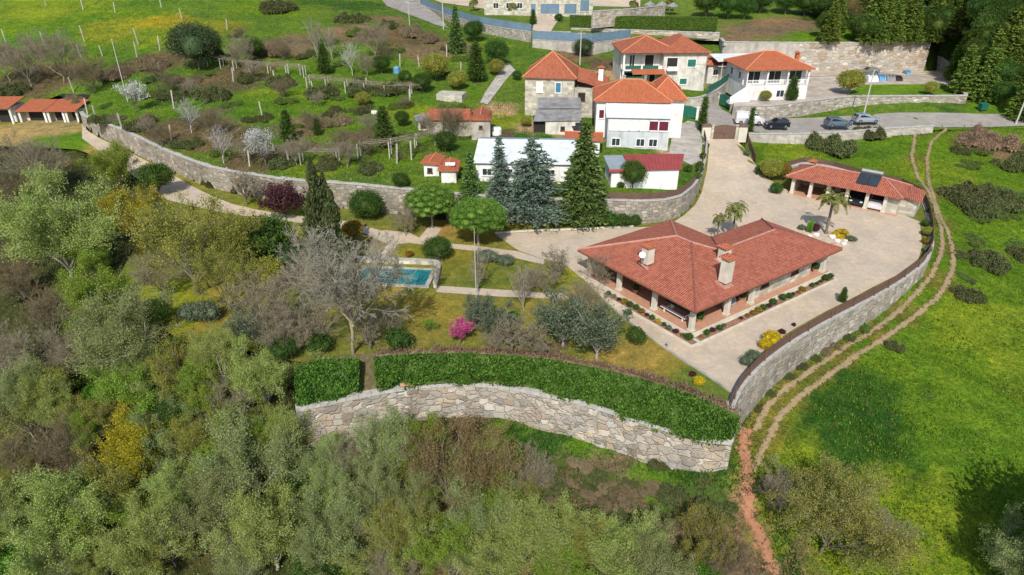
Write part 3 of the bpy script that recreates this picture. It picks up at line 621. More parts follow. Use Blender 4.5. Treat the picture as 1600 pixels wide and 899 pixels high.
# village walls
UW = [P(*p) for p in UPW]
def nz(d=.5): return lambda x, y: float(f_north(x, y))-d
wall('retaining_wall', [(x, y, z+.1) for x, y, z in UW[1:6]], lambda x, y: float(f_north(x, y-.8))-1.5, .5, M['wallC'], 'rough stone retaining wall under the long blue fence at the top', side=1, seed=10)
wall('retaining_wall', [(x, y, z+.1) for x, y, z in UW[6:9]], lambda x, y: float(f_north(x, y-.8))-1.5, .5, M['concrete'], 'grey concrete retaining wall under the lower blue fence left of the balcony house', side=1, seed=11)
wall('retaining_wall', [(x, y, z+.1) for x, y, z in UW[9:11]]+[(UW[11][0], UW[11][1], UW[11][2]+.1)], lambda x, y: 4.0, .5, M['concrete'], 'concrete retaining wall between the balcony house and the white terrace roof', side=1, seed=12)
wall('retaining_wall', [(x, y, z+.1) for x, y, z in UW[11:13]], lambda x, y: 4.4, .6, M['wallD'], 'high pale block retaining wall with rusty stains behind the parking yard', side=1, seed=13, rough=.12)
wall('retaining_wall', [P(1146,165,4.9), P(1200,165,5.3), P(1325,150,5.3), P(1512,149,5.3)], lambda x, y: 2.5, .5, M['wallB'], 'blackened stone wall along the village road below the white house', side=1, seed=14)
wall('stone_wall', [P(1512,149,5.3), P(1505,126,5.6), P(1485,98,6.8), P(1458,80,8.0)], lambda x, y: 4.2, .5, M['wallC'], 'dark mossy stone wall climbing from the road beside the conifers', 'wall', side=1, seed=15)
wall('stone_wall', [P(892,44,11.6), P(1000,47,11.6), P(1125,51,11.6)], lambda x, y: 9.9, .5, M['wallD'], 'long pale stone wall directly under the clipped hedge', 'wall', side=1, seed=16)
wall('stone_wall', [P(845,49,11.3), P(892,50,11.2)], lambda x, y: 9.9, .4, M['wallD'], 'short stone wall bit below the round bush beside the top gateway', 'wall', side=1, seed=17)
wall('stone_wall', [P(1170,208,3.2), P(1240,209,3.2), P(1330,205,3.2), P(1370,201,3.1), P(1460,196,3.2)], lambda x, y: float(f_low(x, y))-.5, .35, M['concrete'], 'low weathered wall between the parked cars and the green field', 'wall', side=1, seed=18)
# fences standing on the walls
def fence(name, q, off, h, mat, label, nr=None, slat=.13, post=2.0, zof=0.0, solid=False, group=None, cat='fence'):
    n = len(q); root = empty(name, (q[0].x, q[0].y, q[0].z), 0, label, cat, group); O = q[0]
    pb = MB(); s = 0; nxt = 0; posts = []
    for i in range(n-1):
        a, b = q[i], q[i+1]; na = nr[i] if nr else Vector((0,0)); nb = nr[i+1] if nr else Vector((0,0))
        A = Vector((a.x+na.x*off-O.x, a.y+na.y*off-O.y, a.z+zof-O.z)); B = Vector((b.x+nb.x*off-O.x, b.y+nb.y*off-O.y, b.z+zof-O.z))
        L = (B-A).length; k = 1 if solid else max(1, int(L/slat)); d = (B-A).normalized(); pn = Vector((-d.y, d.x, 0)).normalized()*.02
        for j in range(k):
            p0 = A.lerp(B, (j+(0 if solid else .08))/k); p1 = A.lerp(B, (j+(1 if solid else .92))/k)
            V = [p0-pn, p1-pn, p1+pn, p0+pn]; V = [(v.x, v.y, v.z+.05) for v in V]+[(v.x, v.y, v.z+h) for v in V]
            pb.add(V, [(3,2,1,0),(4,5,6,7),(0,1,5,4),(1,2,6,5),(2,3,7,6),(3,0,4,7)])
        if s >= nxt: posts.append(A+pn*3); nxt += post
        s += L
    pb.build('fence_panel', mat, root)
    for p in posts[:100]:
        MB().box(p.x-.05, p.x+.05, p.y-.05, p.y+.05, p.z-.05, p.z+h+.06).build('post', mat, root)
    return root
fence('wall_fence', eq, .2, .95, M['brownf'], 'long brown slatted fence on top of the curved yard wall', en, post=3.5, zof=.0)
gq = resamp([(x, y, z+.35) for x, y, z in EW[4:9]], 1.0)
fence('wall_fence', gq, -.15, .7, M['brownf'], 'brown slatted fence behind the long carport roof', post=3.5)
fence('wall_fence', nq2[:], .25, .85, M['brownf'], 'dark brown fence on the curved rubble wall above the driveway', nn2, post=3.5)
fence('wall_fence', [p for p in nq if p.x > P(880,350)[0]], .25, .8, M['brownf'], 'short brown fence on the garden wall right of the big fir', [k for p, k in zip(nq, nn) if p.x > P(880,350)[0]], post=3.5)
fence('side_fence', resamp([P(1163,206,2.5), P(1170,232,1.7), P(1180,258,.7)], 1.0), 0, 1.3, M['brownf'], 'dark fence on the right side of the driveway below the gate', post=3)
uq = resamp([(x, y, z+.1) for x, y, z in UW[1:6]], 1.5); fence('board_fence', uq, 0, 1.5, M['blue'], 'long blue board fence along the top property wall', post=3, solid=True)
uq = resamp([(x, y, z+.1) for x, y, z in UW[6:9]], 1.5); fence('board_fence', uq, 0, 1.7, M['blue'], 'lower blue board fence between the gateway and the balcony house', post=3, solid=True)
# ------------------------------------------------------------------ buildings
def hiproof(mb, x0, x1, y0, y1, z, rise, th=.16, ends=(1,1)):
    """hip roof; ends=(left,right): 1 hip, 0 gable; ridge along the longer side (x)"""
    W, D = x1-x0, y1-y0
    if W >= D: a = (x0+(D/2 if ends[0] else 0), (y0+y1)/2); b = (x1-(D/2 if ends[1] else 0), (y0+y1)/2)
    else: a = ((x0+x1)/2, y0+(W/2 if ends[0] else 0)); b = ((x0+x1)/2, y1-(W/2 if ends[1] else 0))
    A = (x0,y0,z); B = (x1,y0,z); C = (x1,y1,z); E = (x0,y1,z); a = (*a, z+rise); b = (*b, z+rise)
    if W >= D: fs = [(0,1,5,4),(1,2,5),(2,3,4,5),(3,0,4)]; rid = [(a,b)]+([(A,a),(E,a)] if ends[0] else [])+([(B,b),(C,b)] if ends[1] else [])
    else: fs = [(0,1,4),(1,2,5,4),(2,3,5),(3,0,4,5)]; rid = [(a,b)]+([(A,a),(B,a)] if ends[0] else [])+([(C,b),(E,b)] if ends[1] else [])
    lo = [(x,y,z-th) for x,y,_ in (A,B,C,E)]
    mb.add([A,B,C,E,a,b]+lo, fs+[(9,8,7,6),(0,6,7,1),(1,7,8,2),(2,8,9,3),(3,9,6,0)])
    return rid
def ridges(root, rid, mat, r=.11, name='ridge_cap', Mx=None):
    mb = MB(Mx)
    for a, b in rid:
        if (Vector(a)-Vector(b)).length > .3: mb.tube((a[0],a[1],a[2]+.03), (b[0],b[1],b[2]+.03), r, n=6)
    return mb.build(name, mat, root)
def side_mat(side, W, D):
    # maps (x along wall, 0 outward, z) of each wall into the building frame
    if side == 'f': return Matrix.Identity(4)
    if side == 'r': return Matrix.Translation((W,0,0)) @ Matrix.Rotation(R(90), 4, 'Z')
    if side == 'l': return Matrix.Translation((0,D,0)) @ Matrix.Rotation(R(-90), 4, 'Z')
    if side == 'b': return Matrix.Translation((W,D,0)) @ Matrix.Rotation(R(180), 4, 'Z')
def window(root, Mx, x, z, w, h, kind='glass', frame='white_paint', name='window', y=0.0):
    """frame proud of the wall, pane or shutter set in it"""
    f = MB(Mx); t = .09
    f.box(x-w/2-t, x-w/2, y-.07, y+.02, z-t, z+h+t); f.box(x+w/2, x+w/2+t, y-.07, y+.02, z-t, z+h+t)
    f.box(x-w/2, x+w/2, y-.07, y+.02, z+h, z+h+t); f.box(x-w/2-t*1.6, x+w/2+t*1.6, y-.12, y+.02, z-t*1.6, z-.001)
    if kind == 'glass' and w > .7: f.box(x-.03, x+.03, y-.055, y+.01, z, z+h)
    o = f.build(name, M[frame], root)
    p = MB(Mx); p.box(x-w/2, x+w/2, y-.035, y+.03, z, z+h)
    if kind == 'glass': p.build('pane', M['glass'], o)
    elif kind == 'dark': p.build('opening', M['dark'], o)
    else:
        k = 7
        for i in range(k): p.box(x-w/2+.02, x+w/2-.02, y-.055, y-.03, z+h*(i+.15)/k, z+h*(i+.8)/k)
        p.build('shutter', M[kind], o)
    return o
def chimney(root, x, y, z0, z1, s=.35, mat='white', cap='tileO', Mx=None, name='chimney'):
    b = MB(Mx); b.box(x-s, x+s, y-s, y+s, z0, z1); o = b.build(name, M[mat], root)
    c = MB(Mx); e = s+.22
    c.box(x-s*.7, x+s*.7, y-s*.7, y+s*.7, z1, z1+.18); hiproof(c, x-e, x+e, y-e, y+e, z1+.22, .3, .05); c.build('chimney_cap', M[cap], o)
    return o
def walls(root, W, D, H, mat, x0=0, y0=0, z0=0, Mx=None, name='wall'):
    m = MB(Mx); m.box(x0, x0+W, y0, y0+D, z0, z0+H); return m.build(name, M[mat], root)
def place(fl, fr, z, name, label, cat='house', zdrop=0.0):
    a = P(*fl, z); b = P(*fr, z); rz = math.atan2(b[1]-a[1], b[0]-a[0])
    root = empty(name, (a[0], a[1], z-zdrop), rz, label, cat); return root, math.hypot(b[0]-a[0], b[1]-a[1])

# ---- the main house (local frame: x along the right wing, y along the left wing)
HX, HY = P(1087, 487, 3.0)[:2]; HR = R(35.5)
house = empty('villa', (HX, HY, 0), HR, 'large low L-shaped house with red brown tile roof and columned porch', 'house')
TT = .32; ZE = 3.0
A=(0,0); B=(22,0); C=(22,9.7); D_=(13.5,9.7); E=(13.5,15.4); F=(0,15.4)
R1=(6.75,6.75,ZE+6.75*TT); R2=(6.75,8.65,ZE+6.75*TT); J=(8.65,4.85,ZE+4.85*TT); K=(17.15,4.85,ZE+4.85*TT)
e3 = lambda p: (p[0], p[1], ZE)
rb = MB(); V = [e3(A),e3(B),e3(C),e3(D_),e3(E),e3(F),R1,R2,J,K]+[(p[0],p[1],ZE-.2) for p in (A,B,C,D_,E,F)]
rb.add(V, [(0,1,9,8,6),(0,6,7,5),(5,7,4),(4,7,6,8,3),(3,8,9,2),(1,2,9),(15,14,13,12,11,10),(0,10,11,1),(1,11,12,2),(2,12,13,3),(3,13,14,4),(4,14,15,5),(5,15,10,0)])
roof = rb.build('roof', M['tileM'], house)
ridges(roof, [(R1,R2),(R1,J),(J,K),(e3(F),R2),(e3(E),R2)], M['ridge'])
HIPM = m_plain('dark_hip_tiles', (.24,.09,.07), .85, .2, 3)
for _a, _b in ((e3(A),R1),(e3(B),K),(e3(C),K)): ridges(roof, [(_a,_b)], HIPM, r=.1, name='hip_cap')
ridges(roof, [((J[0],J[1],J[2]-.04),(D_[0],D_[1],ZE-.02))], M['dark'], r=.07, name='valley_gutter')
gm = MB()   # eaves gutter
for p, q in ((A,B),(F,A)):
    gm.tube((p[0],p[1],ZE-.16), (q[0],q[1],ZE-.16), .07, n=6)
gm.build('gutter', M['wood'], house)
# floor, walls
fl = MB(); fl.prism([(.5,.5),(21.6,.5),(21.6,9.2),(13.0,9.2),(13.0,14.9),(.5,14.9)], -.2, .30); fl.build('floor', M['terracotta'], house)
fe = MB(); fe.box(.3,21.6,.3,.5,-.2,.34); fe.box(.3,.5,.5,14.9,-.2,.34); fe.build('floor_edge', M['cream'], house)
wm = MB(); wm.prism([(9.6,1.3),(19.2,1.3),(19.2,3.2),(21,3.2),(21,8.6),(12.6,8.6),(12.6,14.4),(4.0,14.4),(4.0,4.0),(9.6,4.0)], .302, ZE-.21)
wo = wm.build('wall', M['masonry'], house)
for (cx, cy) in ((.9,.9),(1.0,5.5),(1.0,10.2),(1.0,14.5),(5.7,.95),(9.3,1.0),(20.9,1.0)):
    c = MB(); c.box(cx-.2,cx+.2,cy-.2,cy+.2,.302,ZE-.21); c.box(cx-.27,cx+.27,cy-.27,cy+.27,.304,.5); c.box(cx-.28,cx+.28,cy-.28,cy+.28,ZE-.42,ZE-.22); c.build('column', M['cream'], house)
bm_ = MB(); bm_.box(.75,9.4,.85,1.05,ZE-.45,ZE-.205); bm_.box(.85,1.05,1.06,14.6,ZE-.45,ZE-.206); bm_.build('beam', M['wood'], house)
for x in (11.6, 16.4): window(house, side_mat('f',0,0), x, 1.25, 1.0, 1.1, 'glass', 'wood', y=1.3)
for x in (5.4,): window(house, side_mat('f',0,0), x, 1.2, 1.2, 1.1, 'glass', 'wood', y=4.0)
Ml = Matrix.Translation((4.0,14.4,0)) @ Matrix.Rotation(R(-90), 4, 'Z')
for x, ww, z, h, nm in ((1.5,1.4,1.15,1.2,'window'),(4.5,1.1,.32,2.1,'door'),(7.6,1.6,1.15,1.2,'window')): window(house, Ml, x, z, ww, h, 'glass', 'wood', nm)
window(house, side_mat('f',0,0), 8.3, .32, 1.0, 2.1, 'dark', 'wood', 'door', y=4.0)
window(house, side_mat('f',0,0), 20.2, .9, .8, 1.3, 'glass', 'wood', y=3.2)
Mr_ = Matrix.Translation((21,0,0)) @ Matrix.Rotation(R(90), 4, 'Z')
window(house, Mr_, 5.8, 1.2, 1.0, 1.1, 'glass', 'wood')
def roofz(x, y): return ZE+TT*min(x, y, 99)
for (px, py, zb, h) in ((1012,403,4.4,1.1),(1134,432,4.2,1.7),(1131,403,4.5,1.0)):
    X, Y, _ = P(px, py, zb); dx, dy = X-HX, Y-HY; lx = dx*math.cos(HR)+dy*math.sin(HR); ly = -dx*math.sin(HR)+dy*math.cos(HR)
    ch = chimney(house, lx, ly, zb-.5, zb+h, .42, 'cream', 'tileO')
    fm = MB(); zz = roofz(lx, ly); fm.slab([(lx-.62,ly-.62,zz-.12),(lx+.62,ly-.62,zz-.12),(lx+.62,ly+.62,zz+.2),(lx-.62,ly+.62,zz+.2)], .05); fm.build('flashing', M['ridge'], ch)
dish = empty('satellite_dish', (0,0,0), 0, 'white satellite dish beside the left chimney of the big house', 'satellite dish')
X, Y, _ = P(1003, 405, 4.7); dish.location = (X, Y, 4.75)
MB().tube((0,0,-.4),(0,0,.35),.03).build('mast', M['metal'], dish)
dm = MB(); dm.M = Matrix.Translation((-.05,-.15,.45)) @ Matrix.Rotation(R(65),4,'X'); dm.lathe([(.02,0),(.14,.02),(.25,.07),(.30,.11),(.28,.12),(.15,.05),(.02,.02)], 16); dm.build('reflector', M['white_paint'], dish)
# planting beds round the house
def kerb_bed(name, x0, x1, y0, y1, label):
    r = empty(name, (HX, HY, 0), HR, label, 'flower bed')
    b = MB(); b.box(x0+.14,x1-.14,y0+.14,y1-.14,.0,.14); b.build('soil', M['bedsoil'], r)
    k = MB(); k.box(x0,x1,y0,y0+.13,-.05,.19); k.box(x0,x1,y1-.13,y1,-.05,.18); k.box(x0,x0+.13,y0+.131,y1-.131,-.05,.185); k.box(x1-.13,x1,y0+.131,y1-.131,-.05,.185); k.build('kerb', M['cream'], r)
    return r
M['bedsoil'] = m_plain('bed_soil_and_pebbles', (.30,.17,.11), .95, .4, 5, stain=(.14,.10,.06), bmp=.6)
kerb_bed('planting_bed', -.75, .28, -.72, 11.0, 'long narrow flower bed with pale kerb along the left porch of the big house')
kerb_bed('planting_bed', .3, 21.0, -.75, .28, 'long narrow flower bed with pale kerb along the front wall of the big house')
# table with benches on the porch
tb = empty('picnic_table', (HX,HY,.30), HR, 'dark topped picnic table with white benches on the porch corner', 'table')
t = MB(); t.box(2.1,3.2,2.0,5.2,.70,.78); t.build('table_top', m_plain('slate_top', (.05,.06,.07), .4, .2, 2), tb)
for x in (1.55, 3.45):
    b = MB(); b.box(x-.16,x+.16,2.1,5.1,.40,.46); b.build('bench', M['white_paint'], tb)
for y in (2.5, 4.7):
    l = MB(); l.box(2.45,2.85,y-.06,y+.06,0,.70); l.box(1.5,3.5,y-.04,y+.04,.32,.40); l.box(1.5,1.6,y-.05,y+.05,0,.32); l.box(3.4,3.5,y-.05,y+.05,0,.32); l.build('leg', M['white_paint'], tb)
# two dark millstone wheels leaning beside the porch
for i, (wx, wy) in enumerate(((6.5,1.7),(7.6,1.8))):
    r = empty('cart_wheel', (HX+math.cos(HR)*wx-math.sin(HR)*wy, HY+math.sin(HR)*wx+math.cos(HR)*wy, .3), HR, ('left','right')[i]+' one of the two dark wheels standing on the porch floor', 'wheel', 'wheels on the porch')
    m = MB(); m.M = Matrix.Translation((0,0,.45)) @ Matrix.Rotation(R(75),4,'X'); n = 20
    m.lathe([(.32,-.05),(.44,-.05),(.44,.05),(.32,.05),(.32,-.05)], 20); m.build('rim', M['greysheet'], r)
    s = MB(); s.M = m.M
    for k in range(8): a = k*math.pi/4; s.tube((0,0,0),(.35*math.cos(a),.35*math.sin(a),0),.025,n=5)
    s.tube((0,0,-.08),(0,0,.08),.07); s.build('spokes', M['metal'], r)

# ---- carport building on the right
gar = empty('carport', (0,0,0), 0, 'long low carport with red tile roof and stone pillars behind the yard', 'carport')
ga = P(1233,303,0); gb = P(1396,337,0); GW = math.hypot(gb[0]-ga[0], gb[1]-ga[1]); GRZ = math.atan2(gb[1]-ga[1], gb[0]-ga[0])
gar.location = (ga[0], ga[1], 0); gar.rotation_euler = (0,0,GRZ)
gr = MB(); rid = hiproof(gr, -.7, GW+.6, -.7, 5.2, 2.55, 1.25); gro = gr.build('roof', M['tileM'], gar); ridges(gro, rid, M['ridge'], .1)
ge = MB(); ge.slab([(GW+.55,.6,2.45),(GW+2.6,.2,2.3),(GW+2.4,3.4,2.75),(GW+.55,4.4,2.85)], .15); ge.build('side_roof', M['tileM'], gar)
fl = MB(); fl.box(-.3,GW+.3,-.2,5,-.1,.12); fl.build('floor', M['terracotta'], gar)
gw = MB(); gw.box(-.1,GW,4.6,5.0,.122,2.38); gw.box(0,.35,.2,4.59,.122,2.38); gw.box(GW*.32,GW*.54,1.6,4.59,.122,2.38); gw.box(GW*.885,GW+.2,.2,4.59,.122,2.38); gw.box(GW+.21,GW+2.1,.9,4.3,-.1,2.2); gw.build('wall', M['masonry'], gar)
for fx in (.02,.20,.37,.55,.735,.90):
    c = MB(); c.box(GW*fx-.2,GW*fx+.2,-.1,.3,.121,2.38); c.box(GW*fx-.27,GW*fx+.27,-.17,.37,.12,.34); c.build('pillar', M['cream'], gar)
b = MB(); b.box(0,GW,0,.2,2.16,2.39); b.build('beam', M['wood'], gar)
window(gar, side_mat('f',0,0), GW*.42, 1.0, 1.0, .9, 'glass', 'wood', y=1.6)
window(gar, side_mat('f',0,0), GW*.50, .14, .9, 1.9, 'dark', 'wood', 'door', y=1.6)
sp = empty('solar_heater', (0,0,0), 0, 'dark solar panel with silver tank on the carport roof', 'solar panel')
sp.location = gar.location; sp.rotation_euler = gar.rotation_euler
k = MB(); sx0, sx1 = GW*.60, GW*.60+2.5
def gz(y): return 2.55+(y+.7)*(1.25/2.95)
for i in range(2):
    x0 = sx0+i*1.27; MB().slab([(x0,.3,gz(.3)+.16),(x0+1.22,.3,gz(.3)+.16),(x0+1.22,2.1,gz(2.1)+.30),(x0,2.1,gz(2.1)+.30)], .08).build('panel', M['glass'], sp)
k.tube((sx0,2.35,gz(2.25)+.45),(sx1,2.35,gz(2.25)+.45),.24,n=14); k.build('tank', M['metal'], sp)
k = MB(); 
for x in (sx0+.2, sx1-.2): k.tube((x,.3,gz(.3)-.02),(x,2.3,gz(2.25)+.25),.03,n=5)
k.build('rack', M['metal'], sp)
chimney(gar, 1.0, 5.0, 1.5, 3.3, .35, 'masonry', 'tileO')

# ---- village houses
def house_box(fl, fr, z, D, H, wall, roofm, rise, name, label, cat='house', over=.4, wins=(), ridgem='ridgeO', chim=(), ends=(1,1), zdrop=1.2):
    root, W = place(fl, fr, z, name, label, cat)
    m = MB(); m.box(0, W, 0, D, -zdrop, H-.16); m.build('wall', M[wall], root)
    if roofm:
        r = MB(); rid = hiproof(r, -over, W+over, -over, D+over, H, rise, .15, ends); ro = r.build('roof', M[roofm], root)
        ridges(ro, rid, M[ridgem], .09)
        if not all(ends):
            
            for i, xx in ((0, .02), (1, W-.02)):
                g = MB()
                if not ends[i]: g.prism([(0,0),(1,0),(1,1)], 0, 0) if False else g.add([(xx,0,H-.17),(xx,D,H-.17),(xx,D/2,H+rise*(D/(D+2*over))-.12)], [(0,1,2),(2,1,0)])
                if not ends[i]: g.build('gable', M[wall], root)
    for wd in wins:
        side, x, zz, w_, h_, kd = wd[:6]; fr_ = wd[6] if len(wd) > 6 else 'white_paint'; nm = wd[7] if len(wd) > 7 else 'window'
        window(root, side_mat(side, W, D), x*(W if side in 'fb' else D), zz, w_, h_, kd, fr_, nm)
    for c in chim: chimney(root, *c)
    return root, W
# old stone house
h1, W1 = house_box((820,182),(895,185),4.4, 8.0, 6.3, 'masonry', 'tileW', 3.3, 'stone_house', 'tall old stone house with pyramid orange roof and blue shutter', wins=[('f',.3,4.0,.9,1.5,'shutwhite'),('f',.68,4.0,.8,1.5,'shutblue'),('f',.85,1.0,.9,2.0,'dark','wood','door')])
m = MB(); m.box(W1+.01, W1+4.6, 1.0, 7.0, -1.2, 4.6); m.build('side_wing', M['masonry'], h1)
m = MB(); m.slab([(W1+.42,.6,5.9),(W1+5.2,.4,4.75),(W1+5.2,4.0,5.9),(W1+.42,4.0,7.3)], .15); m.slab([(W1+.42,4.01,7.3),(W1+5.2,4.01,5.9),(W1+5.2,7.6,4.8),(W1+.42,7.6,5.9)], .15); m.build('wing_roof', M['tileW'], h1)
window(h1, Matrix.Translation((0,1.0,0)), W1+1.2, 2.6, 1.0, 1.2, 'dark', 'wood')
chimney(h1, W1+4.0, 2.6, 4.4, 7.4, .38, 'white', 'tileO')
# balcony house
h2, W2 = place((971,135),(1100,134),5.6,'balcony_house','two storey pale house with red brown roof, balconies and green shutters','house')
m = MB(); m.box(0,7.4,2.0,10.5,-1,5.9); m.box(7.41,W2,0,10.5,-1,5.85); m.build('wall', M['dirty'], h2)
m = MB(); m.box(0,7.4,0,1.99,2.7,2.95); m.box(0,.3,0,.3,-1,5.9); m.build('balcony_floor', M['white'], h2)
m = MB(); rid = hiproof(m, -.5, W2-5.2, -.45, 11, 6.05, 2.1); r1 = m.build('roof', M['tileW'], h2); ridges(r1, rid, M['ridgeO'], .09)
m = MB(); rid2 = hiproof(m, 6.9, W2+.5, -.7, 11, 6.02, 2.35); m.build('front_roof', M['tileW'], h2)
m = MB(); m.box(.1,7.3,.02,.12,2.96,3.6); m.build('balcony_rail', M['white_paint'], h2)
for i in range(2): MB().box(.45+i*3.2,3.3+i*3.2,.02-.25,.0,3.2,3.65).build('flower_box', M['ivyleaf'] if 'ivyleaf' in M else M['green'], h2)
for x, z, w_, h_, kd, y in ((2.0,3.1,.9,2.1,'glass',2.0),(5.2,3.1,1.6,2.1,'dark',2.0),(2.4,.2,3.2,1.9,'glass',2.0),(6.0,.1,1.0,2.0,'dark',2.0),(9.0,3.1,1.9,1.9,'dark',0),(12.6,3.4,1.5,1.3,'shutgreen',0),(11.4,.3,1.3,1.0,'shutgreen',0)):
    window(h2, Matrix.Translation((0,y,0)), x, z, w_, h_, kd)
m = MB(); m.slab([(1.6,-1.4,2.45),(7.6,-1.4,2.45),(7.6,-.01,3.05),(1.6,-.01,3.05)], .12); m.build('porch_roof', M['tileO'], h2)
m = MB(); m.box(8.0,10.0,-.9,-.01,2.8,3.0); m.box(8.0,10.0,-.9,-.8,3.01,3.6); m.build('small_balcony', M['white'], h2)
# orange roofed house with white annex
h3, W3 = place((930,229),(1047,232),3.5,'orange_roof_house','house with bright new orange hipped roof and pale metal roofed annex','house')
m = MB(); m.box(0,W3-.2,4.2,12,-.5,5.6); m.build('wall', M['white'], h3)
m = MB(); rid = hiproof(m, -.5, W3+.2, 3.7, 12.4, 5.75, 2.3); r3 = m.build('roof', M['tileO'], h3); ridges(r3, rid, M['ridgeO'], .09)
m = MB(); rid = hiproof(m, W3-3.2, W3+2.6, 5.4, 13.6, 5.74, 2.6); r4 = m.build('rear_roof', M['tileO'], h3); ridges(r4, rid, M['ridgeO'], .09)
m = MB(); m.box(W3-.19,W3+2.2,6,13,-.5,5.58); m.build('rear_wall', M['white'], h3)
m = MB(); m.box(1.6,W3-.4,-.2,4.19,-1.0,4.3); m.build('annex', m_plain('pale_blue_grey_render', (.50,.53,.55), .8, .1, .8, stain=(.34,.35,.35)), h3)
m = MB(); m.slab([(1.3,-.5,4.45),(W3-.1,-.5,4.45),(W3-.1,4.25,5.45),(1.3,4.25,5.45)], .1)
for i in range(16): x = 1.5+i*(W3-1.9)/15.5; m.slab([(x,-.52,4.50),(x+.07,-.52,4.50),(x+.07,4.2,5.50),(x,4.2,5.50)], .04)
m.build('annex_roof', M['zinc'], h3)
for i in range(6):
    x = 2.6+i*(W3-3.9)/5
    window(h3, Matrix.Translation((0,-.2,0)), x, 2.6, 1.35, 1.3, 'shutwhite' if i < 4 else 'maroon')
for x in (2.9, 6.4, 8.2): window(h3, Matrix.Translation((0,-.2,0)), x, .3, 1.1, 1.0, 'glass')
window(h3, Matrix.Translation((0,4.2,0)), .8, 3.1, .7, 1.2, 'maroon')
# white house with loggia on the right
h4, W4 = place((1161,157),(1258,155),4.8,'white_house','bright white two storey house with orange roof and stair behind the road wall','house')
m = MB(); m.box(0,W4,1.5,9.5,-.3,5.1); m.box(0,W4,0,1.49,-.3,2.45); m.build('wall', M['white2'], h4)
m = MB(); rid = hiproof(m, -.6, W4+.6, -.5, 10, 5.25, 2.2); r5 = m.build('roof', M['tileO'], h4); ridges(r5, rid, M['ridgeO'], .09)
for k in range(4): x = .15+k*(W4-.3)/3; MB().box(x-.14,x+.14,.02,.3,2.46,5.08).build('column', M['white2'], h4)
m = MB(); m.box(.2,W4-.2,.05,.13,3.3,3.38)
for k in range(40): x = .35+k*(W4-.7)/39; m.box(x-.035,x+.035,.05,.13,2.46,3.29)
m.build('balustrade', M['white_paint'], h4)
for k in range(3): window(h4, Matrix.Translation((0,1.5,0)), W4*(k+.5)/3, 2.6, 2.2, 2.0, 'glass')
for x, w_ in ((3.9,1.1),(6.5,1.3),(9.3,1.0)): window(h4, side_mat('f',0,0), x, .5 if x < 9 else -.2, w_, 1.1 if x < 9 else 1.9, 'shutgreen' if x < 5 else 'glass')
for x in (.3, .7): window(h4, side_mat('l', W4, 9.5), x*9.5, 3.2, 1.0, 1.2, 'glass')
st_m = MB()
for k in range(12): st_m.box(-3.0+k*.3,-2.7+k*.3,-1.3,-.1,-.3,.1+k*.2)
for k in range(1): st_m.slab([(-3.0,-1.42,.9),(.6,-1.42,3.3),(.6,-1.32,3.3),(-3.0,-1.32,.9)], 1.0)
st_m.build('outside_stair', M['white2'], h4)
m = MB(); m.box(.1,W4-.3,10.6,14.2,-.3,3.4); m.build('rear_wall', M['white'], h4)
m = MB(); m.slab([(-1.5,10.2,4.9),(W4-.5,10.2,4.9),(W4-.8,15.2,5.4),(-1.5,15.2,5.4)], .12); m.build('rear_roof', M['zinc'], h4)
chimney(h4, W4-1.4, 3.0, 5.6, 7.2, .3, 'tileO', 'tileO')
# small orange roofed house between them
house_box((1104,128),(1143,127),5.4, 6, 3.2, 'dirty', 'tileO', 1.3, 'small_house', 'small orange roofed house squeezed between the two big white houses', wins=[('f',.3,1.2,.9,1,'glass'),('f',.75,1.2,.8,1,'maroon')])
# grey shed
h6, W6 = place((852,210),(905,210),4.0,'grey_shed','grey fibre cement roofed shed with pale walls below the stone house','shed')
m = MB(); m.box(0,W6,0,6.5,-1,2.1); m.build('wall', M['dirty'], h6)
m = MB(); m.slab([(-1.8,-.2,2.1),(W6+.2,-.2,2.2),(W6+.5,3.4,3.0),(-1.3,3.4,3.0)], .12); m.slab([(-1.0,3.1,3.25),(W6+.6,3.1,3.25),(W6+.6,7.2,3.9),(-1.0,7.2,3.9)], .12); m.build('roof', M['fibro'], h6)
window(h6, side_mat('f',0,0), 2.6, .6, .5, .5, 'dark', 'wood'); window(h6, side_mat('f',0,0), 5.0, .0, .9, 1.7, 'dark', 'wood', 'door')
m = MB(); m.box(-1.7,-.01,.5,4,-1,1.9); m.build('lean_to', M['dark'], h6)
# long white shed
h7, W7 = place((744,284),(895,287),3.6,'long_shed','long white shed with pale metal roof behind the blue grey conifers','shed')
m = MB(); m.box(0,W7,0,8.5,-1,2.5); m.build('wall', M['white'], h7)
m = MB(); m.slab([(-.3,-.4,2.6),(W7+.3,-.4,2.6),(W7+.3,6.6,3.6),(-.3,6.6,3.6)], .1); 
for i in range(22): x = i*W7/21.5; m.slab([(x,-.42,2.65),(x+.06,-.42,2.65),(x+.06,6.55,3.65),(x,6.55,3.65)], .04)
m.build('roof', M['zinc'], h7)
m = MB(); m.slab([(-.3,6.62,3.62),(W7+.3,6.62,3.62),(W7+.3,9.0,3.15),(-.3,9.0,3.15)], .1); m.build('rear_roof', M['greysheet'], h7)
for i in range(5): window(h7, side_mat('f',0,0), 1.4+i*2.6, .9, 1.1, .8, 'glass')
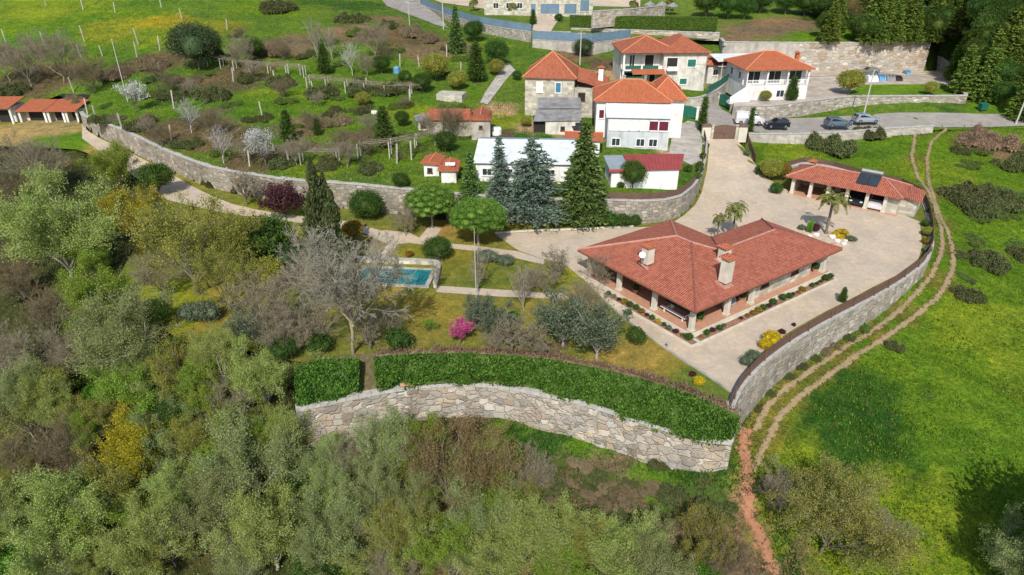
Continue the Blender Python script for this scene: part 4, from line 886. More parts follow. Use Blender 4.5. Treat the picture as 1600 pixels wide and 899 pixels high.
# red sheet roofed shed, flat grey part at its left
h8, W8 = place((954,293),(1058,291),3.4,'red_roof_shed','low white shed with red sheet roof behind the curved rubble wall','shed')
m = MB(); m.box(0,W8,0,4.2,-.6,2.2); m.build('wall', M['white'], h8)
m = MB(); m.slab([(2.2,-.3,2.3),(W8+.2,-.3,2.3),(W8+1.8,4.4,2.75),(2.2,4.4,2.75)], .1)
for i in range(14): x = 2.4+i*(W8-2.4)/13.5; m.slab([(x,-.31,2.35),(x+.08,-.31,2.35),(x+.08+i*.1,4.38,2.80),(x+i*.1,4.38,2.80)], .04)
m.build('roof', M['redsheet'], h8)
m = MB(); m.slab([(-.3,-.3,2.32),(2.15,-.3,2.32),(2.15,4.4,2.7),(-.3,4.4,2.7)], .1); m.build('grey_roof', M['greysheet'], h8)
m = MB(); m.slab([(-.4,-.36,2.25),(2.2,-.36,2.25),(2.2,-.31,2.42),(-.4,-.31,2.42)], .2); m.build('fascia', M['redsheet'], h8)
# orange sheds
house_box((663,274),(686,275),4.0, 2.6, 1.7, 'white', 'tileO', .35, 'garden_shed', 'left of two little sheds with orange roofs above the garden wall', 'shed', ends=(0,0), wins=[('f',.4,.4,.5,.5,'dark','wood')])
h9, W9 = house_box((690,284),(713,284),3.9, 3.2, 1.6, 'white', 'tileO', .35, 'garden_shed', 'right of two little sheds, its orange roof with a pale skylight', 'shed', ends=(0,0))
MB().slab([(.5,.2,2.02),(1.7,.2,2.02),(1.7,.9,2.18),(.5,.9,2.18)], .05).build('skylight', M['shutwhite'], h9)
# barn
h10, W10 = house_box((737,215),(766,215),4.7, 4.5, 2.6, 'concrete', 'tileW', .8, 'barn', 'old barn with weathered orange roof and low wing under a bare tree', 'barn', over=.25, ends=(0,0), wins=[('f',.5,1.3,.35,.35,'dark','wood')])
m = MB(); m.box(-6.2,-.02,1.6,5.5,-.8,2.2); m.build('wing_wall', M['masonry'], h10)
m = MB(); m.slab([(-6.5,1.2,2.3),(-.28,1.2,2.3),(-.28,3.6,3.3),(-6.5,3.6,3.3)], .12); m.slab([(-6.5,3.61,3.3),(-.28,3.61,3.3),(-.28,6,2.4),(-6.5,6,2.4)], .12); m.build('wing_roof', M['tileW'], h10)
house_box((654,203),(674,202),4.8, 2.4, 1.5, 'dirty', 'fibro', .25, 'shack', 'tumbledown grey shack left of the old barn', 'shed', ends=(0,0), wins=[('f',.4,.3,.7,.9,'dark','wood')])
house_box((885,243),(936,245),3.6, 3.5, 2.4, 'white', 'tileO', .5, 'garden_shed', 'small orange roofed lean-to left of the white annex', 'shed', ends=(0,0))
# ruined stone hut
house_box((682,158),(722,160),5.6, 3.0, 1.3, 'masonry', None, 0, 'ruin', 'roofless stone hut overgrown with vines above the barn', 'ruin')
# huts at the far left
for i, (x0, x1, y, h, lab) in enumerate(((-14,22,192,2.6,'first and largest of the row of orange roofed huts at the left edge'),(33,74,190,1.9,'second hut from the left in the row, with white pillar'),(78,103,190,1.9,'third hut from the left in the row of orange roofed huts'),(106,124,190,1.9,'last and smallest hut of the row, next to the curving wall'))):
    root, W = place((x0,y),(x1,y),1.3,'hut',lab,'hut'); root['group'] = 'orange roofed huts in a row'
    m = MB(); m.box(0,W,1.2,4.2,-.4,h); m.box(-.15,.25,.0,1.19,-.4,h); m.build('wall', M['dirty'], root)
    m = MB(); m.box(W-.3,W+.02,-.02,.35,-.4,h); m.build('pillar', M['white'], root)
    m = MB(); m.slab([(-.3,-.4,h+.02),(W+.05,-.4,h+.02),(W+.25,4.4,h+1.0),(-.1,4.4,h+1.0)], .12); m.build('roof', M['tileO'], root)
    window(root, Matrix.Translation((0,1.2,0)), W*.5, -.2, W*.55, h*.8, 'dark', 'wood', 'door')
# big house along the top edge
h12, W12 = place((757,22),(926,22),12.6,'stone_mansion','large cut stone building with blue garage doors at the top edge','house')
m = MB(); m.box(0,W12,0,9,-1,4.6); m.build('wall', M['masonry'], h12)
m = MB(); rid = hiproof(m, -.5, W12+.5, -.5, 9.5, 4.8, 2.2); m.build('roof', M['tileO'], h12)
def dx12(px): return (px-757)/(926-757)*W12
window(h12, side_mat('f',0,0), dx12(833), .02, 1.2, 2.3, 'blue', 'cream', 'door')
window(h12, side_mat('f',0,0), dx12(859), .02, 4.6, 2.3, 'blue', 'cream', 'garage_door')
window(h12, side_mat('f',0,0), dx12(891), .02, 3.0, 2.3, 'blue', 'cream', 'garage_door')
window(h12, side_mat('f',0,0), dx12(913), .6, 2.2, 2.6, 'blue', 'cream', 'garage_door')
for px in (775,795,812): window(h12, side_mat('f',0,0), dx12(px), 1.3, 1.2, 1.2, 'glass')
wall('stone_wall', [P(927,17,15.6), P(985,14,15.4), P(1040,8,15.0)], lambda x, y: 12.0, .5, M['wallD'], 'high stone wall right of the blue garage doors, behind a palm', 'wall', side=1, seed=31)
# gates
def gate(name, fl, fr, z, h, mat, label, arch=.35, pil='masonry', ph=None):
    root, W = place(fl, fr, z, name, label, 'gate')
    for s in (0, 1):
        m = MB(); n = 10; x0 = s*W/2+.02; x1 = (s+1)*W/2-.02
        for k in range(n):
            a = x0+(x1-x0)*k/n; b = x0+(x1-x0)*(k+1)/n; f = lambda x: h+arch*math.sin(math.pi*x/W)
            m.add([(a,-.03,.06),(b,-.03,.06),(b,.03,.06),(a,.03,.06),(a,-.03,f(a)),(b,-.03,f(b)),(b,.03,f(b)),(a,.03,f(a))], [(3,2,1,0),(4,5,6,7),(0,1,5,4),(1,2,6,5),(2,3,7,6),(3,0,4,7)])
        m.box(x0,x1,-.06,-.031,h*.45,h*.52); m.box(x0,x1,-.06,-.031,.1,.18); m.box(x0,x0+.07,-.06,-.031,.2,h*.44); m.box(x1-.07,x1,-.06,-.031,.2,h*.44)
        m.build('gate_leaf', M[mat], root)
    for x in (-.35, W+.05):
        m = MB(); m.box(x-.05,x+.35,-.25,.25,-.5,(ph or h)+.15); m.box(x-.12,x+.42,-.32,.32,(ph or h)+.151,(ph or h)+.28); m.build('gate_pillar', M[pil], root)
    return root, W
g, W = gate('driveway_gate', (1113,217), (1147,217), 2.4, 1.9, 'brownf', 'brown double gate under a small tiled canopy at the top of the driveway', .3)
m = MB(); hiproof(m, -1.9, -.4+.0, -.6, .6, 2.2, .25, .1); hiproof(m, W+.4, W+1.9, -.6, .6, 2.2, .25, .1); m.build('canopy', M['brownf'], g)
MB().box(-1.8,-.45,-.3,.3,-.5,2.08).build('gate_wall', M['cream'], g); MB().box(W+.45,W+1.8,-.3,.3,-.5,2.08).build('gate_wall', M['cream'], g)
gate('green_gate', (1059,184), (1087,186), 3.4, 1.7, 'green', 'light green arched gate beside the orange roofed house', .4, 'white')
gate('green_gate', (1123,163), (1142,170), 3.6, 1.7, 'green', 'dark green arched gate left of the road wall corner', .35, 'masonry')
gate('green_gate', (976,137), (1005,137), 5.6, 1.9, 'green', 'flat dark green sliding gate in front of the balcony house', .02, 'concrete')
wall('stone_wall', [P(1000,140,6.6), P(1060,150,5.6), P(1080,154,5.6), P(1100,150,5.8), P(1125,138,6.2), P(1145,118,6.8)], nz(.8), .3, M['concrete'], 'curved weathered concrete wall round the yard of the balcony house', 'wall', side=1, seed=32)
gq = resamp([P(1107,137,7.2), P(1125,128,7.2), P(1141,116,7.6)], 1.2); fence('board_fence', gq, 0, 1.2, M['green'], 'green sheet fence on the curved concrete wall', solid=True, zof=-.9)

# ------------------------------------------------------------------ cars
M['tyre'] = m_plain('tyre', (.02,.02,.02), .9, .1, 2); M['rimm'] = m_plain('wheel_rim', (.35,.36,.38), .35, .1, 3, metal=.7)
M['lampw'] = m_plain('headlight', (.6,.62,.62), .15, .05, 2, spec=.6); M['lampr'] = m_plain('tail_light', (.35,.02,.02), .25, .05, 2)
def paint_mat(n, c):
    m, t, b, o = newmat(n); b.inputs['Base Color'].default_value = (*c, 1); b.inputs['Roughness'].default_value = .32; b.inputs['Metallic'].default_value = .35; b.inputs['Coat Weight'].default_value = .6; return m
def car(px, py, z, rz, L, Wd, Ht, col, label, van=False, group='cars parked along the road', name='parked_car', pos=None):
    x, y = pos if pos else PX(px, py, z); r = empty(name, (x, y, z), rz, label, 'van' if van else 'car', group)
    w2 = Wd/2; g = .22
    if van: low = [(-.5,.30),(-.5,.62),(-.49,.98),(-.44,1.0),(.20,1.0),(.36,.62),(.48,.52),(.5,.40),(.5,.26)]
    else: low = [(-.5,.30),(-.49,.62),(-.44,.68),(-.40,.96),(-.30,1.0),(.02,1.0),(.20,.68),(.44,.58),(.5,.46),(.5,.28)]
    # body side profile lofted across the width, narrower at the roof (tumblehome)
    prof = [(a*L, g+(b-.2)*(Ht-g)/.8 if b > .2 else g) for a, b in low]
    m = MB(); secs = [(-1,.93),(-.8,1.0),(.8,1.0),(1,.93)]; vs = []
    for sy, sc in secs:
        for (a, zz) in prof+[(L*.5*.98, g), (-L*.5*.98, g)]:
            t = max(0, (zz-.62*Ht)/(Ht*.38)); wy = w2*sy*(1-.16*t); zz2 = zz if abs(sy) < .9 else g+(zz-g)*.97
            vs.append((a*(1 if abs(sy) < .9 else .975), wy, zz2))
    n = len(prof)+2; fs = []
    for k in range(3):
        for i in range(n):
            j = (i+1) % n; fs.append((k*n+i, k*n+j, (k+1)*n+j, (k+1)*n+i))
    fs += [tuple(range(n))[::-1], tuple(3*n+i for i in range(n))]
    m.add(vs, fs); body = m.build('body', col, r, smooth=False)
    zt = Ht; zb = g+(.68-.2)*(Ht-g)/.8
    m = MB()
    if van: wn = [((.20*L+.02, zt-.03),(.36*L+.03, zb+.02))]; rear = []; sides = [(.05,.31)]
    else: wn = [((.03*L+.02, zt-.02),(.195*L+.03, zb+.03))]; rear = [((-.405*L, zt-.10),(-.445*L, zb+.04))]; sides = [(-.36,.17)]
    for (a, za), (b_, zb_) in wn: m.add([(a,-w2*.76,za),(a,w2*.76,za),(b_,w2*.9,zb_),(b_,-w2*.9,zb_)], [(0,1,2,3),(3,2,1,0)])
    m.build('windscreen', M['glass'], r)
    if rear:
        m = MB()
        for (a, za), (b_, zb_) in rear: m.add([(a-.03,-w2*.72,za),(a-.03,w2*.72,za),(b_-.03,w2*.86,zb_),(b_-.03,-w2*.86,zb_)], [(0,1,2,3),(3,2,1,0)])
        m.build('rear_window', M['glass'], r)
    for sy in (-1, 1):
        m = MB()
        for a, b_ in sides: m.add([(a*L,sy*(w2*.955),zb+.03),(b_*L,sy*(w2*.955),zb+.03),((b_-.12)*L if not van else (b_-.1)*L,sy*w2*.865,zt-.12),((a+.04)*L,sy*w2*.865,zt-.12)], [(0,1,2,3),(3,2,1,0)])
        m.build('side_window', M['glass'], r)
        m = MB(); m.box(.485*L,.502*L,sy*w2*.72-.16,sy*w2*.72+.16,.5*Ht*.9,.5*Ht*.9+.16); m.build('headlight', M['lampw'], r)
        m = MB(); m.box(-.505*L,-.487*L,sy*w2*.75-.12,sy*w2*.75+.12,.55*Ht,.55*Ht+.2); m.build('tail_light', M['lampr'], r)
        for fx in (-.31, .31):
            m = MB(); m.tube((fx*L, sy*(w2-.2), .31), (fx*L, sy*(w2+.01), .31), .31, n=16); wo_ = m.build('wheel', M['tyre'], r)
            m = MB(); m.tube((fx*L, sy*(w2+.0), .31), (fx*L, sy*(w2+.025), .31), .2, n=12); m.build('rim', M['rimm'], wo_)
    return r
CW = paint_mat('white_car_paint', (.75,.76,.77)); CK = paint_mat('dark_car_paint', (.02,.025,.035)); CB = paint_mat('blue_grey_car_paint', (.10,.15,.20)); CG = paint_mat('silver_blue_car_paint', (.30,.35,.40)); CD = paint_mat('grey_car_paint', (.2,.2,.2))
car(1170,193,3.03,R(-8),4.6,1.8,1.9,CW,'white delivery van parked by the driveway gate', van=True, name='parked_van')
car(1213,199,3.0,R(180),3.8,1.7,1.45,CK,'small black car right of the white van on the road')
car(1308,197,2.95,R(3),4.1,1.75,1.45,CB,'dark blue grey hatchback parked on the road, left of the silver one')
car(1352,191,2.95,R(3),4.2,1.75,1.45,CG,'silver blue car parked farthest right on the road')
car(1356,116,4.8,R(180),4.0,1.7,1.4,CD,'grey car parked in the yard under the high block wall', group='cars in yards')
gm_ = lambda x, y: (ga[0]+math.cos(GRZ)*x-math.sin(GRZ)*y, ga[1]+math.sin(GRZ)*x+math.cos(GRZ)*y)
car(0,0,.13,GRZ+R(-90),3.9,1.7,1.4,CK,'dark car inside the middle bay of the carport', group='cars in the carport', pos=gm_(GW*.645, 1.9))
car(0,0,.13,GRZ+R(-90),4.0,1.75,1.5,CW,'white car inside the right bay of the carport', group='cars in the carport', pos=gm_(GW*.82, 1.9))

# ------------------------------------------------------------------ pool
pl = [P(573,420,0)[:2], P(676,424,0)[:2], P(664,449,0)[:2], P(556,444,0)[:2]]
cx = sum(p[0] for p in pl)/4; cy = sum(p[1] for p in pl)/4
pool = empty('swimming_pool', (cx, cy, 0), 0, 'rectangular swimming pool with green blue leafy cover and pale edge behind the bare tree', 'pool')
loc = [(x-cx, y-cy) for x, y in pl]
def grow(q, d): return [(x*(1+d/max(.1,math.hypot(x,y))), y*(1+d/max(.1,math.hypot(x,y)))) for x, y in q]
def m_pool():
    m, t, b, o = newmat('pool_cover_water'); v = coords(t)
    c = ramp(t, noise(t, v, .7, 6, .75), [(.30, (.01,.06,.06)), (.42, (.01,.13,.14)), (.58, (.015,.21,.21)), (.75, (.03,.13,.10))])
    c = mixc(t, ramp(t, noise(t, v, 3.5, 5, .7), [(.60, (0,0,0)), (.68, (.7,)*3)]), c, (.14,.11,.06))
    t.links.new(c, b.inputs['Base Color']); b.inputs['Roughness'].default_value = .25; return m
MB().prism(loc, .02, .12).build('water', m_pool(), pool)
o2 = grow(loc, .5); o2 = [(x, y) for x, y in o2]; k = MB()
for i in range(4):
    j = (i+1) % 4; k.add([(*loc[i],.02),(*loc[j],.02),(*o2[j],.02),(*o2[i],.02),(*loc[i],.24),(*loc[j],.24),(*o2[j],.24),(*o2[i],.24)], [(4,5,6,7)[::-1],(0,1,5,4)[::-1],(2,3,7,6)[::-1]])
k.build('pool_edge', M['concrete'], pool)
pw = [P(560,408,0), P(690,413,0), P(682,450,0)]
wall('garden_wall', [(x, y, .55) for x, y, z in pw], -.2, .3, M['masonry'], 'low stone wall behind and right of the swimming pool', 'wall', cap=.06, side=-1, seed=40, rough=.01)
# kerb of the drive against the lawn
wall('kerb', [(x, y, .14) for x, y, z in [P(1144,616,0),P(1100,585,0),P(1050,554,0),P(1010,524,0),P(975,499,0),P(945,472,0)]], -.1, .15, M['concrete'], 'dark kerb stones between the lower lawn and the driveway', 'kerb', cap=0, side=-1, seed=41, rough=.0)
wall('kerb', [(x, y, .2) for x, y, z in [P(774,366,0),P(830,362,0),P(900,360,0),P(990,355,0)]], -.1, .2, M['cream'], 'pale kerb between the conifer bed and the paved branch', 'kerb', cap=0, side=1, seed=42, rough=.0)

# gutters and rain pipes of the village houses, cables between the poles
for hh, W_, H_, y_, x_ in ((h2, W2, 5.85, -.05, W2-.1), (h3, W3, 5.45, 4.15, W3-.35), (h4, W4, 5.05, -.05, .02)):
    m = MB(); m.tube((x_, y_-.03, 0), (x_, y_-.03, H_), .06, n=6); m.build('rain_pipe', M['metal'], hh)
def cable(a, b, sag, label):
    a = Vector(a); b = Vector(b); m = MB(); n = 12; q = [a.lerp(b, i/n)-Vector((0,0,sag*4*(i/n)*(1-i/n))) for i in range(n+1)]
    for p0, p1 in zip(q[:-1], q[1:]): m.tube(p0, p1, .025, n=4, caps=False)
    tag(m.build('power_cable', M['tyre']), label, 'cable')
def ptop(px, py, h): x, y, z, _ = hit(px, py); return (x, y, z+h-.3)
cable(ptop(1348,185,8), ptop(1587,194,9.5), 1.2, 'black cable over the road from the lamp post to the right edge pole')
cable(ptop(1121,158,6.5), ptop(1348,185,8), 1.3, 'black cable over the white van from the green gate to the lamp post')
cable(ptop(906,102,6.5), ptop(1121,158,6.5), 1.5, 'black cable crossing in front of the balcony house')
cable(ptop(640,40,5.5), ptop(693,46,8.5), .8, 'black cable between the two poles on the hill road')
# covered things in the parking yard
def tarp(px0, px1, py, h, mat, label):
    root, W = place((px0,py),(px1,py),4.8,'tarpaulin',label,'tarpaulin'); m = MB(); n = 9; V = []
    for i in range(n+1):
        x = W*i/n; hh = h*(.75+.25*math.sin(i*1.9)); V += [(x,0,0),(x,.25,hh*.8),(x,.9,hh),(x,1.7,hh*.75),(x,2.0,0)]
    F = [(i*5+k, i*5+k+1, (i+1)*5+k+1, (i+1)*5+k) for i in range(n) for k in range(4)]; F = [f[::-1] for f in F]+[tuple(range(5)), tuple(n*5+k for k in range(5))[::-1]]
    m.add(V, F); m.build('cover', M[mat], root)
M['bluetarp'] = m_plain('blue_tarp', (.12,.30,.48), .5, .2, 1.5)
tarp(1357,1373,128,1.3,'zinc','pale crumpled cover left of the blue one in the parking yard'); tarp(1374,1385,127,1.3,'bluetarp','blue tarpaulin over a heap in the parking yard'); tarp(1386,1400,127,1.2,'fibro','grey covered heap right of the blue tarpaulin'); tarp(1401,1411,127,1.0,'dark','dark heap at the right end of the covered row'); tarp(1417,1424,117,.8,'bluetarp','small blue box cover near the stair in the high wall')
for px, py, nm, lb, mt, r_, h_ in ((620,116,'barrel','pale blue plastic barrel in the orchard beside the dark tree','bluetarp',.6,1.3),(776,212,'water_tank','white water tank at the right corner of the old barn','white_paint',.75,1.2),(578,270,'tub','white square tub on the grass above the garden wall','white_paint',.5,.6),(585,178,'sack','white sack lying beside the pyramid cypress','white_paint',.5,.5)):
    x, y, z, _ = hit(px, py); o = empty(nm, (x, y, z), 0, lb, nm.replace('_', ' ')); MB().lathe([(r_*.9,0),(r_,.08),(r_,h_*.8),(r_*.8,h_*.95),(r_*.3,h_),(.02,h_)], 14).build('body', M[mt], o)
    MB().lathe([(r_*.32,h_+.002),(r_*.32,h_+.08),(.02,h_+.1)], 10).build('lid', M['greysheet'], o)
sp2 = empty('solar_collector', (*P(905,206,6.0)[:2], 5.95), R(20), 'small dark solar panel leaning left of the white annex', 'solar panel')
MB().slab([(-.9,-.5,.1),(.9,-.5,.1),(.9,.7,.75),(-.9,.7,.75)], .05).build('panel', M['glass'], sp2); MB().tube((0,.4,-2.4),(0,.4,.5),.05).build('stand', M['metal'], sp2)
# ------------------------------------------------------------------ poles
def pole(px0, py0, h, label, r=.14, lamp=0, name='utility_pole', lean=0, mat='pole', cross=True, group='utility poles'):
    x, y, z, _ = hit(px0, py0); o = empty(name, (x, y, z), 0, label, 'pole', group); o.rotation_euler = (0, lean, 0)
    MB().tube((0,0,-.5),(0,0,h),r,r*.6,10).build('post', M[mat], o)
    if cross: MB().box(-.7,.7,-.05,.05,h-.5,h-.38).build('cross_arm', M[mat], o)
    if lamp: m = MB(); m.tube((0,0,h-.2),(lamp,-.3,h+.25),.04,n=6); m.box(lamp-.15,lamp+.3,-.4,-.2,h+.2,h+.3); m.build('lamp', M['metal'], o)
    return o
pole(1348,185,8.0,'grey lamp post behind the silver car on the road', lamp=.9, cross=False, name='street_lamp')
pole(1587,194,9.5,'concrete pole at the right edge of the road', lean=R(3))
pole(200,160,10.5,'tall thin leaning pole above the blossoming shrub on the green terrace', r=.09, cross=False)
pole(906,102,6.5,'concrete pole beside the round dark tree by the stone house')
pole(693,46,8.5,'grey pole in front of the blue fence by the hill road')
pole(640,40,5.5,'pole on the bend of the hill road', r=.1)
pole(1121,158,6.5,'slim concrete pole left of the dark green gate', r=.1)
pole(744,470,7.5,'thin grey mast rising from the lawn left of the cedar', r=.04, cross=False, group=None, name='garden_mast')
# container, bins
bx, by, bz, _ = hit(1534,174)
bn = empty('waste_bin', (bx,by,bz), R(10), 'green wheeled waste container on the verge right of the road wall', 'bin')
m = MB(); m.add([(-.55,-.35,.2),(.55,-.35,.2),(.55,.35,.2),(-.55,.35,.2),(-.7,-.5,1.15),(.7,-.5,1.15),(.7,.5,1.15),(-.7,.5,1.15)], [(3,2,1,0),(4,5,6,7),(0,1,5,4),(1,2,6,5),(2,3,7,6),(3,0,4,7)]); m.build('body', M['green'], bn)
m = MB(); m.slab([(-.74,-.54,1.24),(.74,-.54,1.24),(.74,.54,1.4),(-.74,.54,1.4)], .08); m.build('lid', M['green'], bn)
for sx in (-.5,.5):
    for sy in (-.3,.3): MB().tube((sx-.04,sy,.1),(sx+.04,sy,.1),.1,n=10).build('wheel', M['tyre'], bn)
# ------------------------------------------------------------------ vegetation: generators
LM = {}
LM['sage'] = m_leaf('willow_leaves', (.20,.26,.05), (.33,.41,.10), (.46,.54,.18))
LM['sage2'] = m_leaf('grey_green_leaves', (.17,.21,.07), (.28,.34,.12), (.42,.48,.21))
LM['lime'] = m_leaf('fresh_spring_leaves', (.14,.22,.025), (.23,.34,.04), (.34,.44,.08))
LM['yellow'] = m_leaf('yellow_catkins', (.24,.22,.015), (.38,.34,.02), (.50,.44,.035))
LM['olivey'] = m_leaf('yellow_green_buds', (.19,.20,.035), (.31,.32,.055), (.42,.42,.10))
LM['bright'] = m_leaf('bright_green_leaves', (.04,.12,.012), (.08,.21,.02), (.14,.30,.03))
LM['green'] = m_leaf('mid_green_leaves', (.03,.075,.014), (.06,.125,.022), (.11,.19,.035))
LM['dark'] = m_leaf('dark_evergreen_leaves', (.028,.055,.010), (.058,.105,.016), (.105,.165,.028), trans=.15)
LM['oak'] = m_leaf('dark_grey_green_leaves', (.03,.055,.022), (.055,.09,.035), (.09,.13,.055), trans=.15)
LM['spruce'] = m_leaf('blue_grey_needles', (.065,.105,.075), (.12,.175,.13), (.20,.27,.20), trans=.1)
LM['fir'] = m_leaf('dark_fir_needles', (.04,.085,.02), (.085,.155,.035), (.16,.24,.06), trans=.1)
LM['pine'] = m_leaf('umbrella_pine_needles', (.055,.125,.015), (.105,.21,.028), (.18,.30,.05), trans=.12)
LM['pine2'] = m_leaf('conifer_green', (.05,.085,.015), (.115,.175,.025), (.20,.27,.045), trans=.15)
LM['olive'] = m_leaf('olive_leaves', (.06,.085,.05), (.11,.145,.085), (.18,.22,.14), trans=.15)
LM['plum'] = m_leaf('purple_leaves', (.05,.02,.03), (.10,.035,.045), (.17,.06,.07))
LM['pink'] = m_leaf('magenta_blossom', (.42,.05,.19), (.60,.10,.30), (.72,.22,.42))
LM['blossom'] = m_leaf('white_blossom', (.45,.45,.42), (.65,.66,.62), (.8,.8,.78))
LM['brown'] = m_leaf('dry_bramble', (.12,.09,.05), (.20,.155,.09), (.30,.24,.15), trans=.1)
LM['bramble'] = m_leaf('dull_bramble_leaves', (.05,.065,.02), (.085,.11,.035), (.15,.16,.06), trans=.15)
LM['rust'] = m_leaf('rusty_buds', (.16,.12,.04), (.27,.20,.07), (.38,.29,.12))
LM['ivy'] = m_leaf('ivy_leaves', (.016,.055,.008), (.055,.145,.016), (.14,.25,.035), trans=.15, obv=.1)
LM['clip'] = m_leaf('clipped_hedge_leaves', (.045,.085,.012), (.08,.14,.018), (.12,.19,.03), trans=.15, obv=.1)
LM['gold'] = m_leaf('golden_flowers', (.40,.28,.01), (.58,.42,.02), (.70,.55,.04))
LM['palm'] = m_leaf('palm_leaves', (.10,.13,.03), (.18,.20,.05), (.28,.28,.09), trans=.15)
LM['orangey'] = m_leaf('orange_tinged_leaves', (.14,.12,.02), (.28,.19,.03), (.42,.24,.04))
LM['weed'] = m_leaf('weedy_green', (.06,.105,.018), (.10,.165,.028), (.16,.24,.05), trans=.2)
LM['deadleaf'] = m_leaf('dusty_pink_seed_heads', (.20,.12,.09), (.32,.21,.15), (.44,.31,.23))
M['bark'] = m_plain('grey_bark', (.17,.15,.115), .95, .3, 3)
M['barkpale'] = m_plain('pale_bark', (.34,.32,.27), .9, .25, 3)
M['barkdark'] = m_plain('dark_bark', (.09,.07,.05), .95, .3, 3)
M['twig_taupe'] = m_plain('taupe_twigs', (.27,.235,.16), .95, .2, 2)
M['twig_grey'] = m_plain('grey_twigs', (.30,.28,.22), .95, .2, 2)
M['twig_brown'] = m_plain('brown_twigs', (.21,.165,.09), .95, .25, 2)
M['twig_white'] = m_plain('whitish_twigs', (.42,.40,.36), .9, .2, 2)
M['twig_olive'] = m_plain('mossy_twigs', (.24,.23,.09), .95, .25, 2)

def npmesh(name, V, F, mats):
    me = bpy.data.meshes.new(name); V = np.asarray(V, np.float32); F = np.asarray(F, np.int32); k = F.shape[1]
    me.vertices.add(len(V)); me.vertices.foreach_set('co', V.ravel()); me.loops.add(F.size); me.loops.foreach_set('vertex_index', F.ravel())
    me.polygons.add(len(F)); me.polygons.foreach_set('loop_start', np.arange(0, F.size, k, dtype=np.int32)); me.polygons.foreach_set('loop_total', np.full(len(F), k, np.int32))
    me.update(calc_edges=True); me.materials.append(mats); return me
def seg_mesh(name, S, mat, n=3):
    """S rows: p0(3) p1(3) r0 r1"""
    S = np.asarray(S, float); p0, p1, r0, r1 = S[:, :3], S[:, 3:6], S[:, 6], S[:, 7]
    d = p1-p0; d /= np.linalg.norm(d, axis=1)[:, None]+1e-9
    ref = np.where((np.abs(d[:, 2]) > .9)[:, None], [1., 0, 0], [0, 0, 1.]); a = np.cross(d, ref); a /= np.linalg.norm(a, axis=1)[:, None]+1e-9; b = np.cross(d, a)
    V = []
    for i in range(n):
        t = 2*math.pi*i/n; o = a*math.cos(t)+b*math.sin(t); V += [p0+o*r0[:, None], p1+o*r1[:, None]]
    V = np.stack(V, 1).reshape(-1, 3); base = np.arange(len(S))[:, None]*2*n
    F = np.stack([np.concatenate([base+2*i, base+2*((i+1) % n), base+2*((i+1) % n)+1, base+2*i+1], 1) for i in range(n)], 1).reshape(-1, 4)
    return npmesh(name, V, F, mat)
def leaf_mesh(name, C, D, L, Wd, mat, rs, flat=.0):
    """one folded leaf or leaf clump per centre"""
    C = np.asarray(C, float); n = len(C); D = np.asarray(D, float)+rs.normal(0, .001, (n, 3)); D /= np.linalg.norm(D, axis=1)[:, None]+1e-9
    r = rs.normal(size=(n, 3)); r[:, 2] += flat*0; s = np.cross(D, r); s /= np.linalg.norm(s, axis=1)[:, None]+1e-9
    if flat: # leaves that lie more nearly level: side vector horizontal
        h = np.cross(D, [0, 0, 1.]); h /= np.linalg.norm(h, axis=1)[:, None]+1e-6; s = s*(1-flat)+h*flat; s /= np.linalg.norm(s, axis=1)[:, None]+1e-9
    l = L*rs.uniform(.6, 1.35, n)[:, None]; w_ = Wd*rs.uniform(.6, 1.35, n)[:, None]; nn = np.cross(D, s)*w_*.25
    V = np.stack([C-D*l*.5, C+s*w_*.5+nn, C+D*l*.5, C-s*w_*.5+nn], 1).reshape(-1, 3)
    return npmesh(name, V, np.arange(4*n).reshape(n, 4), mat)
def rotv(v, ax, a):
    ax = ax/np.linalg.norm(ax); return v*math.cos(a)+np.cross(ax, v)*math.sin(a)+ax*np.dot(ax, v)*(1-math.cos(a))
